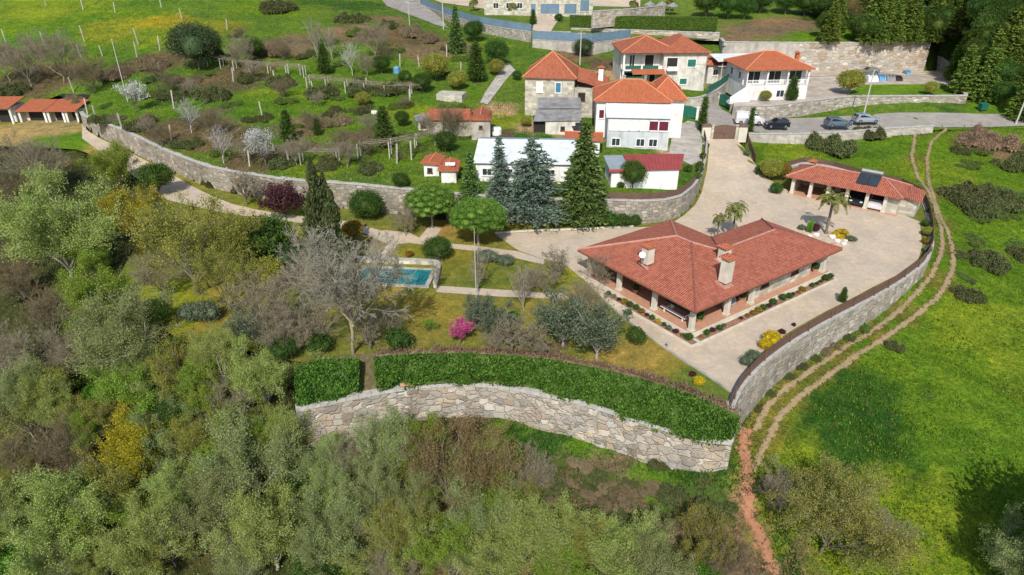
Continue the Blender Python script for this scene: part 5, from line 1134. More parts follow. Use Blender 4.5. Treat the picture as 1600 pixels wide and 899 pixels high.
def skeleton(rs, H, trunk=.25, limbs=7, spread=40, lv=3, kids=(9,6,4), ratio=(.75,.5,.45), tropism=.12, r0=.18, wob=.18, fork=(30,55), width=None):
    segs = [[], []]; tips = []
    def grow_(p, d, L, r, level, last):
        ns = 5 if level <= 1 else (4 if level == 2 else 2)
        st_ = L/ns; q = p; t0 = .25 if level <= 1 else .15
        k = kids[min(level-1, len(kids)-1)] if level < last+1 else 0
        marks = sorted(rs.uniform(t0, 1.0, k)) if level < last else []
        mi = 0
        for i in range(ns):
            d = d+rs.normal(0, wob, 3)*(.6 if level == 1 else 1); d[2] += tropism; d = d/np.linalg.norm(d)
            q2 = q+d*st_; ra = r*(1-i/ns*.75); rb_ = r*(1-(i+1)/ns*.75)
            segs[0 if level <= 2 else 1].append((*q, *q2, ra, rb_))
            while mi < len(marks) and marks[mi] <= (i+1)/ns:
                f = marks[mi]*ns-i; pp = q+(q2-q)*f; az = rs.normal(size=3); ax = np.cross(d, az)
                nd = rotv(d, ax, R(rs.uniform(*fork))); 
                grow_(pp, nd, L*ratio[min(level-1, len(ratio)-1)]*rs.uniform(.6, 1.1)*(1.15-.5*marks[mi]), r*.45*(1.1-.5*marks[mi]), level+1, last); mi += 1
            if level >= last-1: tips.append((*((q+q2)/2), *d, level))
            q = q2
        if level >= last: tips.append((*q, *d, level+1))
    p = np.zeros(3); hb = H*trunk; q = p
    nseg = 4
    for i in range(nseg):
        q2 = q+np.array([rs.normal(0, .03*H*.3), rs.normal(0, .03*H*.3), hb/nseg]); segs[0].append((*q, *q2, r0*(1.15-i*.06), r0*(1.15-(i+1)*.06))); q = q2
    for i in range(limbs):
        az = 2*math.pi*(i+rs.uniform(-.3, .3))/limbs; inc = R(spread)*rs.uniform(.35, 1.0) if i else R(5)
        d = np.array([math.cos(az)*math.sin(inc), math.sin(az)*math.sin(inc), math.cos(inc)])
        grow_(q-np.array([0, 0, rs.uniform(0, hb*.35)]), d, (H-hb)*rs.uniform(.72, .98), r0*.62, 1, lv)
    return segs, np.array(tips)
def proto(name, rs_seed, H, leaf=None, per=3, lsize=(.28,.14), bark='bark', twig='twig_taupe', sc=.25, minl=2, **kw):
    rs = np.random.RandomState(rs_seed); segs, tips = skeleton(rs, H, **kw)
    out = [('trunk', seg_mesh(name+'_trunk', segs[0], M[bark], 5))]
    if segs[1]:
        tw = np.array(segs[1]); tw[:, 6:] = np.maximum(tw[:, 6:], .011)
        out.append(('twigs', seg_mesh(name+'_twigs', tw, M[twig], 3)))
    if leaf:
        t = tips[tips[:, 6] >= minl]; C = np.repeat(t[:, :3], per, 0)+rs.normal(0, sc, (len(t)*per, 3)); D = np.repeat(t[:, 3:6], per, 0)+rs.normal(0, .5, (len(t)*per, 3))
        out.append(('crown', leaf_mesh(name+'_leaves', C, D, lsize[0], lsize[1], LM[leaf], rs)))
    a = tips[:, :3]; wd = 2*np.percentile(np.hypot(a[:, 0], a[:, 1]), 93); ht = np.percentile(a[:, 2], 97)
    return dict(parts=out, W=wd, H=ht, hc=ht*(.5+trunkf(kw)*.35))
def trunkf(kw): return kw.get('trunk', .25)
# rounded leafy masses: bushes, oaks, pruned crowns
def mass(name, seed, W, H, leaf, n=4500, lobes=12, lsize=(.3,.2), trunkh=0.0, tr=.12, bark='bark', core=True, zsq=1.0, up=.3, sph=None, corecol=None, inner=.62, twigs=0):
    n = int(n*2.1); lsize = (lsize[0]*.82, lsize[1]*.82); rs = np.random.RandomState(seed); L = []
    ch = H-trunkh
    for i in range(lobes):
        a = 2*math.pi*(i*.618); rr = W*.5*math.sqrt((i+.5)/lobes)*.62
        z = trunkh+ch*(.35+.35*(1-(rr/(W*.35))**2*.5)*rs.uniform(.7, 1.1)); s = rs.uniform(.26, .38)*min(W, ch*1.3)
        L.append((math.cos(a)*rr, math.sin(a)*rr, z, s))
    L.append((0, 0, trunkh+ch*.55, min(W*.42, ch*.45)))
    L = np.array(L); idx = rs.randint(0, len(L), n); d = rs.normal(size=(n, 3)); d[:, 2] = d[:, 2]*.9+.15; d /= np.linalg.norm(d, axis=1)[:, None]
    rr = L[idx, 3]*rs.uniform(.72, 1.08, n)*(1+.12*np.sin(d[:, 0]*9+idx)*np.cos(d[:, 1]*8))
    C = L[idx, :3]+d*rr[:, None]; C[:, 2] = np.maximum(C[:, 2], trunkh*.9+.03)
    # keep only the outer shell of the union
    keep = np.ones(n, bool)
    for l in L:
        dd = np.linalg.norm(C-l[:3], axis=1); keep &= (dd > l[3]*.66)
    C = C[keep]; d = d[keep]; out = []
    D = d*.6+rs.normal(0, .5, C.shape); D[:, 2] += up
    segs = []
    if trunkh > 0 or twigs:
        segs.append((0, 0, -.3, 0, 0, max(trunkh, H*.2)+ch*.2, tr, tr*.7))
        for l in L: segs.append((0, 0, max(trunkh*.85, H*.12), l[0], l[1], l[2], tr*.5, tr*.15))
        out.append(('trunk', seg_mesh(name+'_trunk', segs, M[bark], 6)))
    out.append(('crown', leaf_mesh(name+'_leaves', C, D, lsize[0], lsize[1], LM[leaf], rs)))
    if core:
        V = []; F = []
        for l in L:
            bm = bmesh.new(); bmesh.ops.create_icosphere(bm, subdivisions=2, radius=1.0)
            b0 = len(V)
            for v in bm.verts:
                k = l[3]*inner*(1+.15*math.sin(v.co.x*7+l[0]*3)*math.cos(v.co.y*6+v.co.z*5)); V.append((l[0]+v.co.x*k, l[1]+v.co.y*k, max(.02, l[2]+v.co.z*k)))
            F += [[b0+v.index for v in f.verts] for f in bm.faces]; bm.free()
        out.append(('inner_foliage', npmesh(name+'_inner', V, F, corecol or LM[leaf])))
    a = C; return dict(parts=out, W=2*np.percentile(np.hypot(a[:, 0], a[:, 1]), 95), H=np.percentile(a[:, 2], 99), hc=trunkh+ch*.5)
def conifer(name, seed, H, W, leaf, layers=26, per=13, tuft=(.55,.16), droop=.25, lean_up=.15, gap=0.0, bark='barkdark', dens=6, base=.06, taper=1.0, rag=.2, zj=.25):
    rs = np.random.RandomState(seed); segs = [(0, 0, -.3, 0, 0, H*.97, W*.035+.05, .03)]; C = []; D = []; S2 = []
    for i in range(layers):
        t = base+(1-base)*(i+rs.uniform(-zj, zj))/layers; t = min(max(t, base), .985); z = H*t
        RL = W*.5*(1-t)**taper*rs.uniform(1-rag, 1+rag*.4)+.12
        k = max(5, int(per*(1-t)+4))
        for j in range(k):
            if rs.rand() < gap: continue
            a = 2*math.pi*(j+rs.uniform(-.4, .4))/k+i*1.3; L = RL*rs.uniform(.75, 1.08); m = max(3, int(L/.32))
            dr = droop*rs.uniform(.6, 1.3); prev = np.array([0, 0, z])
            for q in range(1, m+1):
                f = q/m; p = np.array([math.cos(a)*L*f, math.sin(a)*L*f, z+lean_up*L*f-dr*L*f*f])
                S2.append((*prev, *p, .02+.03*(1-f), .015+.02*(1-f))); prev = p
                if f > .25:
                    for _ in range(dens):
                        dd = np.array([math.cos(a)+rs.normal(0, .55), math.sin(a)+rs.normal(0, .55), rs.normal(-.05, .3)])
                        C.append(p+rs.normal(0, .10+.05*L, 3)*[1, 1, .45]); D.append(dd)
    for _ in range(12): C.append(np.array([0, 0, H*rs.uniform(.94, 1.0)])+rs.normal(0, .06, 3)); D.append(np.array([rs.normal(0,.4), rs.normal(0,.4), 1.]))
    out = [('trunk', seg_mesh(name+'_trunk', segs, M[bark], 7)), ('branches', seg_mesh(name+'_branches', S2, M[bark], 3)),
           ('crown', leaf_mesh(name+'_needles', C, D, tuft[0], tuft[1], LM[leaf], rs, flat=.45))]
    return dict(parts=out, W=W, H=H, hc=H*.45)
def palmtree(name, seed, H, fr=2.2, nf=26, leaf='palm', tr=.16):
    rs = np.random.RandomState(seed); S = []; n = 10
    for i in range(n): S.append((0, 0, H*i/n-.1, 0, 0, H*(i+1)/n, tr*(1.25 if i < 1 else 1.0), tr*.92))
    C = []; D = []; rib = []
    for k in range(nf):
        a = 2*math.pi*k*.382; up = rs.uniform(-.15, 1.15); L = fr*rs.uniform(.85, 1.1); p = np.array([0, 0, H+.05]); d = np.array([math.cos(a)*math.cos(up), math.sin(a)*math.cos(up), math.sin(up)])
        m = 9
        for i in range(m):
            d = d+np.array([0, 0, -.13-.03*i]); d /= np.linalg.norm(d); q = p+d*L/m; rib.append((*p, *q, .022, .015))
            sd_ = np.cross(d, [0, 0, 1.]); sd_ /= np.linalg.norm(sd_)+1e-6
            if i > 0:
                for s in (-1, 1):
                    for h in (.2, .55, .9):
                        ll = .42*math.sin(math.pi*min(1, (i+h)/m*.9+.1))+.1; dd = sd_*s+d*.55+np.array([0, 0, -.25]); dd /= np.linalg.norm(dd)
                        C.append(p+(q-p)*h+dd*ll*.5); D.append(dd*1.0)
            p = q
    out = [('trunk', seg_mesh(name+'_trunk', S, M['bark'], 9)), ('fronds', seg_mesh(name+'_ribs', rib, M['twig_olive'], 3)), ('crown', leaf_mesh(name+'_leaflets', C, D, .5, .10, LM[leaf], rs))]
    return dict(parts=out, W=fr*1.7, H=H+fr*.5, hc=H)
PR = {}
def scrub(name, seed, W, H, leaf, n=6500, lsize=(.3,.12), asp=.6, up=.5, stems='twig_brown', leaf2=None):
    """an irregular low heap of growth, ragged in outline and height, with stems sticking out"""
    rs = np.random.RandomState(seed); hx = rs.uniform(-.38, .38, (15, 2))*[W, W*asp]; hh = rs.uniform(.35, 1.0, 15)*H; hr = rs.uniform(.09, .2, 15)*W
    def top(x, y):
        z = np.zeros(len(x))
        for (a, b), h, r in zip(hx, hh, hr): z = np.maximum(z, h*np.clip(1-((x-a)**2+(y-b)**2)/r**2, 0, 1)**.6)
        return z*(1+.18*np.sin(x*3.1+seed)*np.cos(y*3.7))
    x = rs.uniform(-.62, .62, n*3)*W; y = rs.uniform(-.62, .62, n*3)*W*asp; t = top(x, y); k = t > .08; x, y, t = x[k][:n], y[k][:n], t[k][:n]; m = len(x)
    C = np.stack([x, y, t*rs.uniform(.62, 1.12, m)**.8], 1)+rs.normal(0, .06, (m, 3)); D = rs.normal(0, .6, (m, 3)); D[:, 2] += up
    S = [(a, b, 0, a+rs.normal(0,.5), b+rs.normal(0,.5), t_*rs.uniform(1.0,1.35)+.1, .018, .008) for a, b, t_ in zip(x[:260], y[:260], t[:260])]
    gx_ = np.linspace(-.6, .6, 26)*W; gy_ = np.linspace(-.6, .6, 20)*W*asp; A, B = np.meshgrid(gx_, gy_); T = top(A.ravel(), B.ravel())*.62-.12; V = np.stack([A.ravel(), B.ravel(), T], 1); ok = T > .02
    i = np.arange(19)[:, None]*26+np.arange(25)[None]; F = np.stack([i, i+1, i+27, i+26], 2).reshape(-1, 4); F = F[ok[F].sum(1) >= 3]
    out = [('twigs', seg_mesh(name+'_stems', S, M[stems], 3)), ('crown', leaf_mesh(name+'_leaves', C, D, lsize[0], lsize[1], LM[leaf], rs)), ('inner_foliage', npmesh(name+'_inner', V, F, LM[leaf]))]
    return dict(parts=out, W=W, H=H, hc=H*.3)
def spires(name, seed, H=11, n=5):
    rs = np.random.RandomState(seed); S = []; C = []; D = []
    for i in range(n):
        a = i*2.5; r = 0 if i == 0 else rs.uniform(.9, 1.9); bx, by = math.cos(a)*r, math.sin(a)*r; h = H*(1 if i == 0 else rs.uniform(.55, .95)); wd = rs.uniform(1.2, 1.7)
        S.append((bx*.4, by*.4, -.2, bx, by, h*.95, .13, .02)); m = int(3800*h/H)
        z = h*rs.uniform(.06, 1, m)**.85; tt = z/h; rr = wd*np.clip(np.minimum(1.25*(1-tt)**.75, .5+tt*3), 0, 1.1)*rs.uniform(.5, 1.1, m)*(1+.25*np.sin(z*2.1+i)+.15*np.sin(z*5)); an = rs.uniform(0, 6.28, m)
        C.append(np.stack([bx*(.5+.5*tt)+np.cos(an)*rr, by*(.5+.5*tt)+np.sin(an)*rr, z], 1)); D.append(np.stack([np.cos(an)*.5, np.sin(an)*.5, np.full(m, 1.2)], 1)+rs.normal(0, .35, (m, 3)))
    return dict(parts=[('trunk', seg_mesh(name+'_t', S, M['bark'], 6)), ('crown', leaf_mesh(name+'_l', np.concatenate(C), np.concatenate(D), .42, .13, LM['cyp'], rs))], W=5.2, H=H, hc=H*.45)
LM['cyp'] = m_leaf('grey_green_cypress', (.05,.07,.025), (.09,.115,.04), (.15,.18,.07), trans=.15)
def defproto():
    D3 = dict(lv=3)
    # leafing trees of the wood: fans of upright limbs
    PR['willow'] = [proto('willow%d' % i, 10+i, 9, 'sage', 20, (.16,.07), 'barkpale', 'twig_grey', .22, limbs=8, spread=50, kids=(10,7), ratio=(.55,.5), lv=3, trunk=.15, tropism=.10, r0=.16) for i in range(3)]
    PR['greyw'] = [proto('grey_willow%d' % i, 20+i, 9, 'sage2', 19, (.155,.065), 'barkpale', 'twig_grey', .24, limbs=8, spread=48, kids=(10,7), ratio=(.55,.5), lv=3, trunk=.16, tropism=.10, r0=.16) for i in range(2)]
    PR['limet'] = [proto('lime_tree%d' % i, 30+i, 8, 'lime', 17, (.16,.09), 'bark', 'twig_olive', .24, limbs=7, spread=50, kids=(9,7), ratio=(.55,.5), lv=3, trunk=.18, r0=.15) for i in range(2)]
    PR['yellowt'] = [proto('yellow_tree', 40, 8, 'yellow', 16, (.16,.09), 'bark', 'twig_olive', .24, limbs=7, spread=50, kids=(9,7), ratio=(.55,.5), lv=3, trunk=.2, r0=.15)]
    PR['budding'] = [proto('budding_tree%d' % i, 44+i, 9, 'olivey', 6, (.15,.08), 'bark', 'twig_olive', .2, limbs=8, spread=55, kids=(10,8), ratio=(.55,.5), lv=3, trunk=.2, r0=.17) for i in range(2)]
    PR['rusty'] = [proto('rusty_tree', 48, 9, 'rust', 4, (.15,.08), 'bark', 'twig_brown', .2, limbs=9, spread=48, kids=(10,8), ratio=(.55,.5), lv=3, trunk=.12, r0=.15)]
    PR['bare'] = [proto('bare_tree%d' % i, 50+i, 9, None, twig='twig_taupe', bark='twig_taupe', limbs=9, spread=54, kids=(12,9,6), ratio=(.58,.5,.5), lv=4, trunk=.2, r0=.12) for i in range(2)]
    PR['bareg'] = [proto('bare_grey_tree', 54, 10, None, twig='twig_grey', bark='twig_taupe', limbs=11, spread=62, kids=(13,9,6), ratio=(.52,.5,.5), lv=4, trunk=.34, tropism=.08, r0=.12)]
    PR['bigbud'] = [proto('big_twiggy_tree', 57, 9, 'olivey', 1, (.15,.08), 'bark', 'twig_olive', .2, limbs=11, spread=66, kids=(13,10,5), ratio=(.56,.5,.5), lv=4, trunk=.16, tropism=.05, r0=.13, minl=4)]
    PR['baretall'] = [proto('bare_tall_tree', 56, 11, None, twig='twig_taupe', bark='barkpale', limbs=7, spread=20, kids=(10,7,4), ratio=(.35,.5,.5), lv=4, trunk=.1, tropism=.15, r0=.13)]
    PR['barebrown'] = [proto('bare_brown_tree%d' % i, 58+i, 9, None, twig='twig_brown', bark='bark', limbs=9, spread=46, kids=(12,9,6), ratio=(.55,.5,.5), lv=4, trunk=.1, r0=.13) for i in range(2)]
    PR['barewhite'] = [proto('bare_white_tree', 62, 6, None, twig='twig_white', bark='twig_white', limbs=7, spread=50, kids=(7,6,3), ratio=(.55,.5,.5), lv=4, trunk=.25, r0=.09)]
    PR['blossomt'] = [proto('blossom_tree', 64, 5, 'blossom', 2, (.16,.12), 'bark', 'twig_grey', .18, limbs=7, spread=50, kids=(8,6), ratio=(.55,.5), lv=3, trunk=.25, r0=.09)]
    PR['lowbare'] = [proto('spreading_bare_tree', 66, 4.2, None, twig='twig_taupe', bark='bark', limbs=8, spread=72, kids=(9,7,4), ratio=(.55,.5,.5), lv=4, trunk=.25, tropism=.10, r0=.11)]
    PR['olivet'] = [proto('olive_tree%d' % i, 68+i, 5.5, 'olive', 6, (.26,.10), 'barkpale', 'twig_grey', .24, limbs=7, spread=52, kids=(8,6), ratio=(.5,.5), lv=3, trunk=.22, tropism=.06, r0=.14) for i in range(2)]
    PR['plumt'] = [proto('plum_tree', 72, 5, 'plum', 5, (.24,.16), 'barkdark', 'twig_brown', .24, limbs=8, spread=55, kids=(8,6), ratio=(.55,.5), lv=3, trunk=.15, r0=.10)]
    PR['pinkt'] = [proto('judas_tree', 74, 4, 'pink', 5, (.20,.14), 'barkdark', 'twig_brown', .16, limbs=7, spread=50, kids=(7,5), ratio=(.55,.5), lv=3, trunk=.2, r0=.07)]
    PR['oakt'] = [mass('holm_oak', 80, 8, 6.5, 'oak', 9000, 13, (.30,.20), .6, .25)]
    PR['darkt'] = [mass('evergreen_tree%d' % i, 82+i, 6, 6.5, 'dark', 6500, 11, (.32,.20), 1.0, .18) for i in range(2)]
    PR['greent'] = [mass('green_tree%d' % i, 86+i, 6, 6, 'green', 6500, 12, (.30,.19), .9, .16) for i in range(2)]
    PR['brightt'] = [mass('bright_bush%d' % i, 90+i, 5, 4, 'bright', 5500, 12, (.26,.17), .3, .1, inner=.6) for i in range(2)]
    PR['orchard'] = [mass('citrus_tree', 93, 4, 3.8, 'olivey', 4500, 10, (.26,.17), .5, .1)]
    PR['orangeb'] = [mass('orange_tinged_bush', 94, 3, 3.6, 'orangey', 3500, 8, (.22,.15), .2, .08)]
    PR['roundb'] = [mass('round_bush', 95, 4, 3.1, 'green', 5500, 12, (.20,.13), .2, .1)]
    PR['smallb'] = [mass('small_shrub%d' % i, 96+i, 1.4, 1.1, 'green', 900, 7, (.14,.09)) for i in range(2)]
    PR['smalld'] = [mass('small_dark_shrub', 99, 1.6, 2.0, 'dark', 1500, 7, (.16,.10))]
    PR['smallg'] = [mass('grey_shrub', 100, 1.8, 1.3, 'olive', 1200, 7, (.16,.08))]
    PR['smally'] = [mass('golden_shrub', 101, 1.8, 1.4, 'gold', 1300, 8, (.16,.11))]
    PR['smallr'] = [mass('red_shrub', 102, 1.3, .8, 'plum', 800, 6, (.13,.09))]
    PR['smallo'] = [mass('orange_shrub', 103, 1.4, .9, 'orangey', 900, 6, (.13,.09))]
    PR['brambleb'] = [scrub('bramble_thicket%d' % i, 104+i, 7, 1.7, 'bramble', asp=.62) for i in range(3)]
    PR['brownb'] = [scrub('dry_thicket%d' % i, 107+i, 7, 1.5, 'brown', 7500, (.40,.06), .6, .9) for i in range(2)]
    PR['weedy'] = [scrub('green_scrub%d' % i, 170+i, 6, 1.2, 'weed', 6000, (.3,.13), .65, .5, 'twig_olive') for i in range(2)]
    PR['pinkb'] = [scrub('dry_pink_thicket', 110, 6, 2.0, 'deadleaf', 7000, (.32,.07), .7, .7)]
    PR['hiforest'] = [conifer('forest_conifer%d' % i, 112+i, 13, 7, 'pine2', 24, 13, (.70,.30), .20, .15, .05, dens=7, taper=.6) for i in range(2)]
    PR['firt'] = [conifer('fir', 116, 11.5, 6.8, 'fir', 34, 16, (.50,.20), .30, .10, 0, dens=7, taper=.85, rag=.1)]
    PR['firn'] = [conifer('narrow_fir', 118, 8.5, 3.8, 'fir', 28, 12, (.45,.17), .25, .12, .05, dens=5, taper=.9)]
    PR['sprucet'] = [conifer('blue_spruce', 120, 11, 5.0, 'spruce', 26, 11, (.50,.17), .15, .12, .15, dens=5, taper=.9, rag=.35)]
    PR['cedart'] = [conifer('blue_cedar', 122, 10.5, 9.5, 'spruce', 22, 12, (.55,.18), .12, .12, .10, dens=6, taper=.65, rag=.35)]
    PR['cyptall'] = [spires('tall_cypress', 124)]
    PR['cypdark'] = [conifer('dark_cypress', 126, 6.5, 3.4, 'dark', 24, 12, (.40,.15), .0, .35, 0, dens=6, taper=.6)]
    PR['cypthin'] = [conifer('column_cypress', 128, 5.0, .95, 'dark', 24, 7, (.30,.12), -.2, .8, 0, dens=5, taper=.25, base=.03)]
    PR['palmt'] = [palmtree('palm', 130, 4.2)]
    PR['palms'] = [palmtree('small_palm', 131, 1.6, 1.5, 20, tr=.14)]
    PR['cycad'] = [palmtree('cycad', 133, .35, 1.0, 20, 'gold', .15)]
    PR['cactus'] = [None]
    # umbrella pine
    def umb(seed, W=6.4, H=6.2):
        rs = np.random.RandomState(seed); th = H*.30; S = [(0,0,-.3,.15,.05,th*.6,.16,.13),(.15,.05,th*.6,.05,.1,th,.13,.11)]; C = []; D = []
        pads = []
        for i in range(44):
            a = i*2.4; zz = 1-1.45*(i+.5)/44; rr = W*.44*math.sqrt(max(0, 1-zz*zz)); z = H*.60+H*.30*zz+rs.uniform(-.2,.2); p = np.array([math.cos(a)*rr, math.sin(a)*rr, z]); pads.append(p)
            mid = np.array([p[0]*.45, p[1]*.45, th+(z-th)*.5]); S += [(.05,.1,th*.95,*mid,.07,.05),(*mid,*p,.05,.025)]
            for _ in range(280):
                d = rs.normal(size=3); d[2] = abs(d[2])*.8-.15; d /= np.linalg.norm(d); C.append(p+d*[1.0,1.0,.85]*rs.uniform(.7,1.08)); D.append(d+[0,0,.5]+rs.normal(0,.3,3))
        V = []; F = []
        for p in pads:
            bm = bmesh.new(); bmesh.ops.create_icosphere(bm, subdivisions=2, radius=.62); b0 = len(V); V += [(p[0]+v.co.x, p[1]+v.co.y, p[2]+v.co.z*.6) for v in bm.verts]; F += [[b0+v.index for v in f.verts] for f in bm.faces]; bm.free()
        return dict(parts=[('trunk', seg_mesh('umbrella_trunk', S, M['barkpale'], 7)), ('crown', leaf_mesh('umbrella_needles', C, D, .26, .09, LM['pine'], rs)), ('inner_foliage', npmesh('umbrella_inner', V, F, LM['pine']))], W=W, H=H, hc=H*.72)
    PR['umbrella'] = [umb(140)]
defproto()
NAMES = dict(willow='willow_tree', greyw='willow_tree', limet='leafy_tree', yellowt='mimosa_tree', budding='budding_tree', rusty='budding_tree', bigbud='budding_tree', bare='bare_tree', bareg='bare_tree', baretall='bare_tree', barebrown='bare_tree', barewhite='bare_tree',
 blossomt='blossom_tree', lowbare='bare_tree', olivet='olive_tree', plumt='plum_tree', pinkt='judas_tree', oakt='oak_tree', darkt='evergreen_tree', greent='evergreen_tree', brightt='bush', orchard='citrus_tree', orangeb='bush', roundb='bush', smallb='shrub', smalld='shrub',
 smallg='shrub', smally='shrub', smallr='shrub', smallo='shrub', brambleb='thicket', weedy='thicket', brownb='thicket', pinkb='thicket', hiforest='conifer', firt='fir_tree', firn='fir_tree', sprucet='spruce_tree', cedart='cedar_tree', cyptall='cypress', cypdark='cypress', cypthin='cypress', palmt='palm_tree', palms='palm_tree', cycad='cycad', umbrella='pine_tree')
CATS = dict(bush='bush', shrub='shrub', thicket='thicket', cycad='plant', cypress='cypress', palm_tree='palm')
PRS = random.Random(77); cache = {}
def plant(kind, px, py, wpx, label, group=None, mode='c', hs=1.0, pos=None, w=None, rz=None):
    """a plant whose crown centre (mode c) or base (mode b) is seen at this pixel, as wide as wpx pixels"""
    v = PRS.randrange(len(PR[kind])); pr = PR[kind][v]; s = 1.0
    if pos: x, y, z = pos; s = (w or pr['W'])/pr['W']
    else:
        off = 0
        for _ in range(5):
            x, y, z, d = hit(px, py, off); s = wpx*d/FOC/pr['W'] if wpx else (w/pr['W'])
            off = pr['hc']*s*hs if mode == 'c' else 0
    key = (kind, v)
    if key not in cache:
        r = empty(NAMES[kind], (x, y, z)); 
        for nm, me in pr['parts']:
            o = bpy.data.objects.new(nm, me); COL.objects.link(o); o.parent = r
        cache[key] = r
    else: r = copy_tree(cache[key]); r.location = (x, y, z)
    for k in ('group',):
        if k in r: del r[k]
    tag(r, label, CATS.get(NAMES[kind], 'tree'), group)
    r.rotation_euler = (0, 0, PRS.uniform(0, 6.28) if rz is None else rz); r.scale = (s, s, s*hs); r['label'] = label
    return r
# ------------------------------------------------------------------ planting
G1 = 'trees of the wood in the left and front'
def pl_(rows, group=None):
    for r in rows:
        plant(r[0], r[1], r[2], r[3], r[4], group, *(r[5:6] or ['c']), **(r[6] if len(r) > 6 else {}))
pl_([
 ('willow',85,365,185,'broad pale green willow at the left edge below the yellow orange earth strip'),
 ('bare',55,262,105,'bare dark tree standing above the broad willow at the left edge'),
 ('barebrown',15,300,80,'brown bare tree cut by the left edge above the willow'),
 ('limet',185,262,75,'light green tree in front of the pale track, left of the dark one'),
 ('darkt',243,280,52,'small dark evergreen against the pale track'),
 ('yellowt',205,345,88,'yellow green mimosa between the willow and the mossy bare tree'),
 ('budding',290,380,150,'spreading mossy budding tree on the lawn below the track'),
 ('budding',360,385,110,'second mossy budding tree, just left of the round dark tree'),
 ('darkt',412,378,92,'dark glossy evergreen left of the tall grey cypress'),
 ('bare',245,430,80,'bare slim tree between the yellow mimosa and the bright lawn'),
 ('cyptall',498,350,92,'tall ragged grey green cypress, highest plant in the garden'),
 ('bareg',540,462,190,'very large bare grey tree in front of the pool'),
 ('bare',420,480,115,'taupe bare tree left of the large grey bare tree'),
 ('limet',140,478,110,'bright green tree right of the brown bare wood at left'),
 ('greyw',200,540,150,'wide sage grey willow right of the brown bare wood'),
 ('barebrown',30,430,110,'brown bare tree at the left edge, upper one of the brown group'),
 ('barebrown',75,490,100,'brown bare tree inside the brown group left of the sage willow'),
 ('bare',25,560,110,'grey bare tree at the left edge, lower one of the brown group'),
 ('bare',110,560,80,'grey bare tree just under the brown group left of the sage willow'),
 ('willow',345,560,90,'small pale yellow green tree above the leaning willow'),
 ('willow',412,598,135,'yellow green willow touching the left end of the ivy hedge'),
 ('darkt',285,560,60,'dark shaded evergreen in the hollow of the wood'),
 ('budding',55,640,110,'budding tree with yellow top at the left edge'),
 ('yellowt',60,615,70,'yellow flowering tree at the left edge'),
 ('barebrown',110,700,120,'brown bare tree left of the bright yellow tree'),
 ('barebrown',20,730,110,'brown bare tree at the left edge, level with the bright yellow tree'),
 ('limet',205,620,120,'fresh green tree above the bright yellow tree'),
 ('greent',285,650,90,'dark green tree right of the fresh green one'),
 ('yellowt',228,710,122,'bright yellow tree, the most vivid of the front wood'),
 ('budding',150,660,80,'brownish budding tree between the two yellow trees'),
 ('greyw',390,720,150,'large grey sage tree right of the bright yellow tree'),
 ('willow',455,690,100,'sage willow at the foot of the front wall, left end'),
 ('willow',95,820,150,'large pale willow with white forked trunk in the bottom left corner'),
 ('brightt',35,875,80,'bright green bush in the bottom left corner'),
 ('willow',230,850,130,'pale willow second from the left along the bottom edge'),
 ('greyw',330,800,120,'grey willow below the large sage tree'),
 ('willow',420,830,140,'pale willow third from the left along the bottom edge'),
 ('greyw',520,740,90,'grey willow beside the dark hollow under the front wall'),
 ('greyw',530,830,130,'sage willow fourth from the left along the bottom edge'),
 ('bare',590,710,80,'bare grey tree at the foot of the front wall'),
 ('limet',605,740,60,'narrow fresh green tree between the bare grey and the rusty tree'),
 ('rusty',700,740,150,'wide rusty budding tree in front of the wall'),
 ('rusty',775,730,110,'right one of the two rusty budding trees in front of the wall'),
 ('greyw',745,800,110,'grey green tree in front of the rusty trees'),
 ('willow',620,860,130,'pale willow in the middle left of the bottom edge'),
 ('limet',700,870,110,'yellow green tree at the bottom edge below the rusty trees'),
 ('willow',790,870,120,'pale willow right of the yellow green one at the bottom edge'),
 ('willow',860,840,110,'willow whose top meets the dark shadow in the clearing'),
 ('limet',880,900,110,'yellow green tree on the bottom edge below the clearing'),
 ('willow',960,865,120,'pale willow at the lower side of the clearing'),
 ('greyw',1020,890,110,'last sage willow at the right of the bottom row'),
 ('brightt',1105,890,60,'bright green bush right of the last sage willow'),
 ('budding',1100,850,90,'olive brown budding bush left of the clay track'),
 ('barebrown',1140,880,100,'brown bare tree beside the clay track at the bottom edge'),
 ('bigbud',1300,805,215,'large budding tree standing in the lower green field'),
 ('bare',1225,770,90,'bare grey tree on the field edge beside the clay track'),
 ('bare',1380,830,80,'bare grey tree at the right side of the large budding tree'),
 ('greyw',1600,880,110,'grey tree cut by the bottom right corner'),
 ('budding',180,760,100,'olive budding tree just below the bright yellow tree'),
 ('willow',290,770,90,'pale willow directly below right of the bright yellow tree'),
 ('darkt',245,500,50,'low dark evergreen at the edge of the bright lawn'),
 ('spruce_small' if False else 'smallg',300,490,40,'blue grey shrub on the lower end of the bright lawn'),
 ('limet',330,640,90,'green tree between the dark green tree and the willow by the hedge'),
 ('brightt',160,620,60,'light green bush beneath the sage grey willow'),
 ('willow',10,820,110,'grey green willow cut by the left edge near the bottom'),
 ('greent',470,760,80,'dark green tree in the shade left of the grey willow'),
 ('greent',500,880,90,'dark green tree in the gap of the bottom row'),
], G1)
# shade caster just outside the picture, lower right: its shadow lies on the field
plant('oakt', 0, 0, 0, 'big tree beyond the right lower corner throwing the dark shadow on the field', 'trees at the right edge', pos=(36.8, 26.5, hz(36.8, 26.5)), w=12, hs=1.35)
plant('oakt', 0, 0, 0, 'dark tree beyond the right lower corner beside the big one', 'trees at the right edge', pos=(41.5, 27.5, hz(41.5, 27.5)), w=11, hs=1.3)
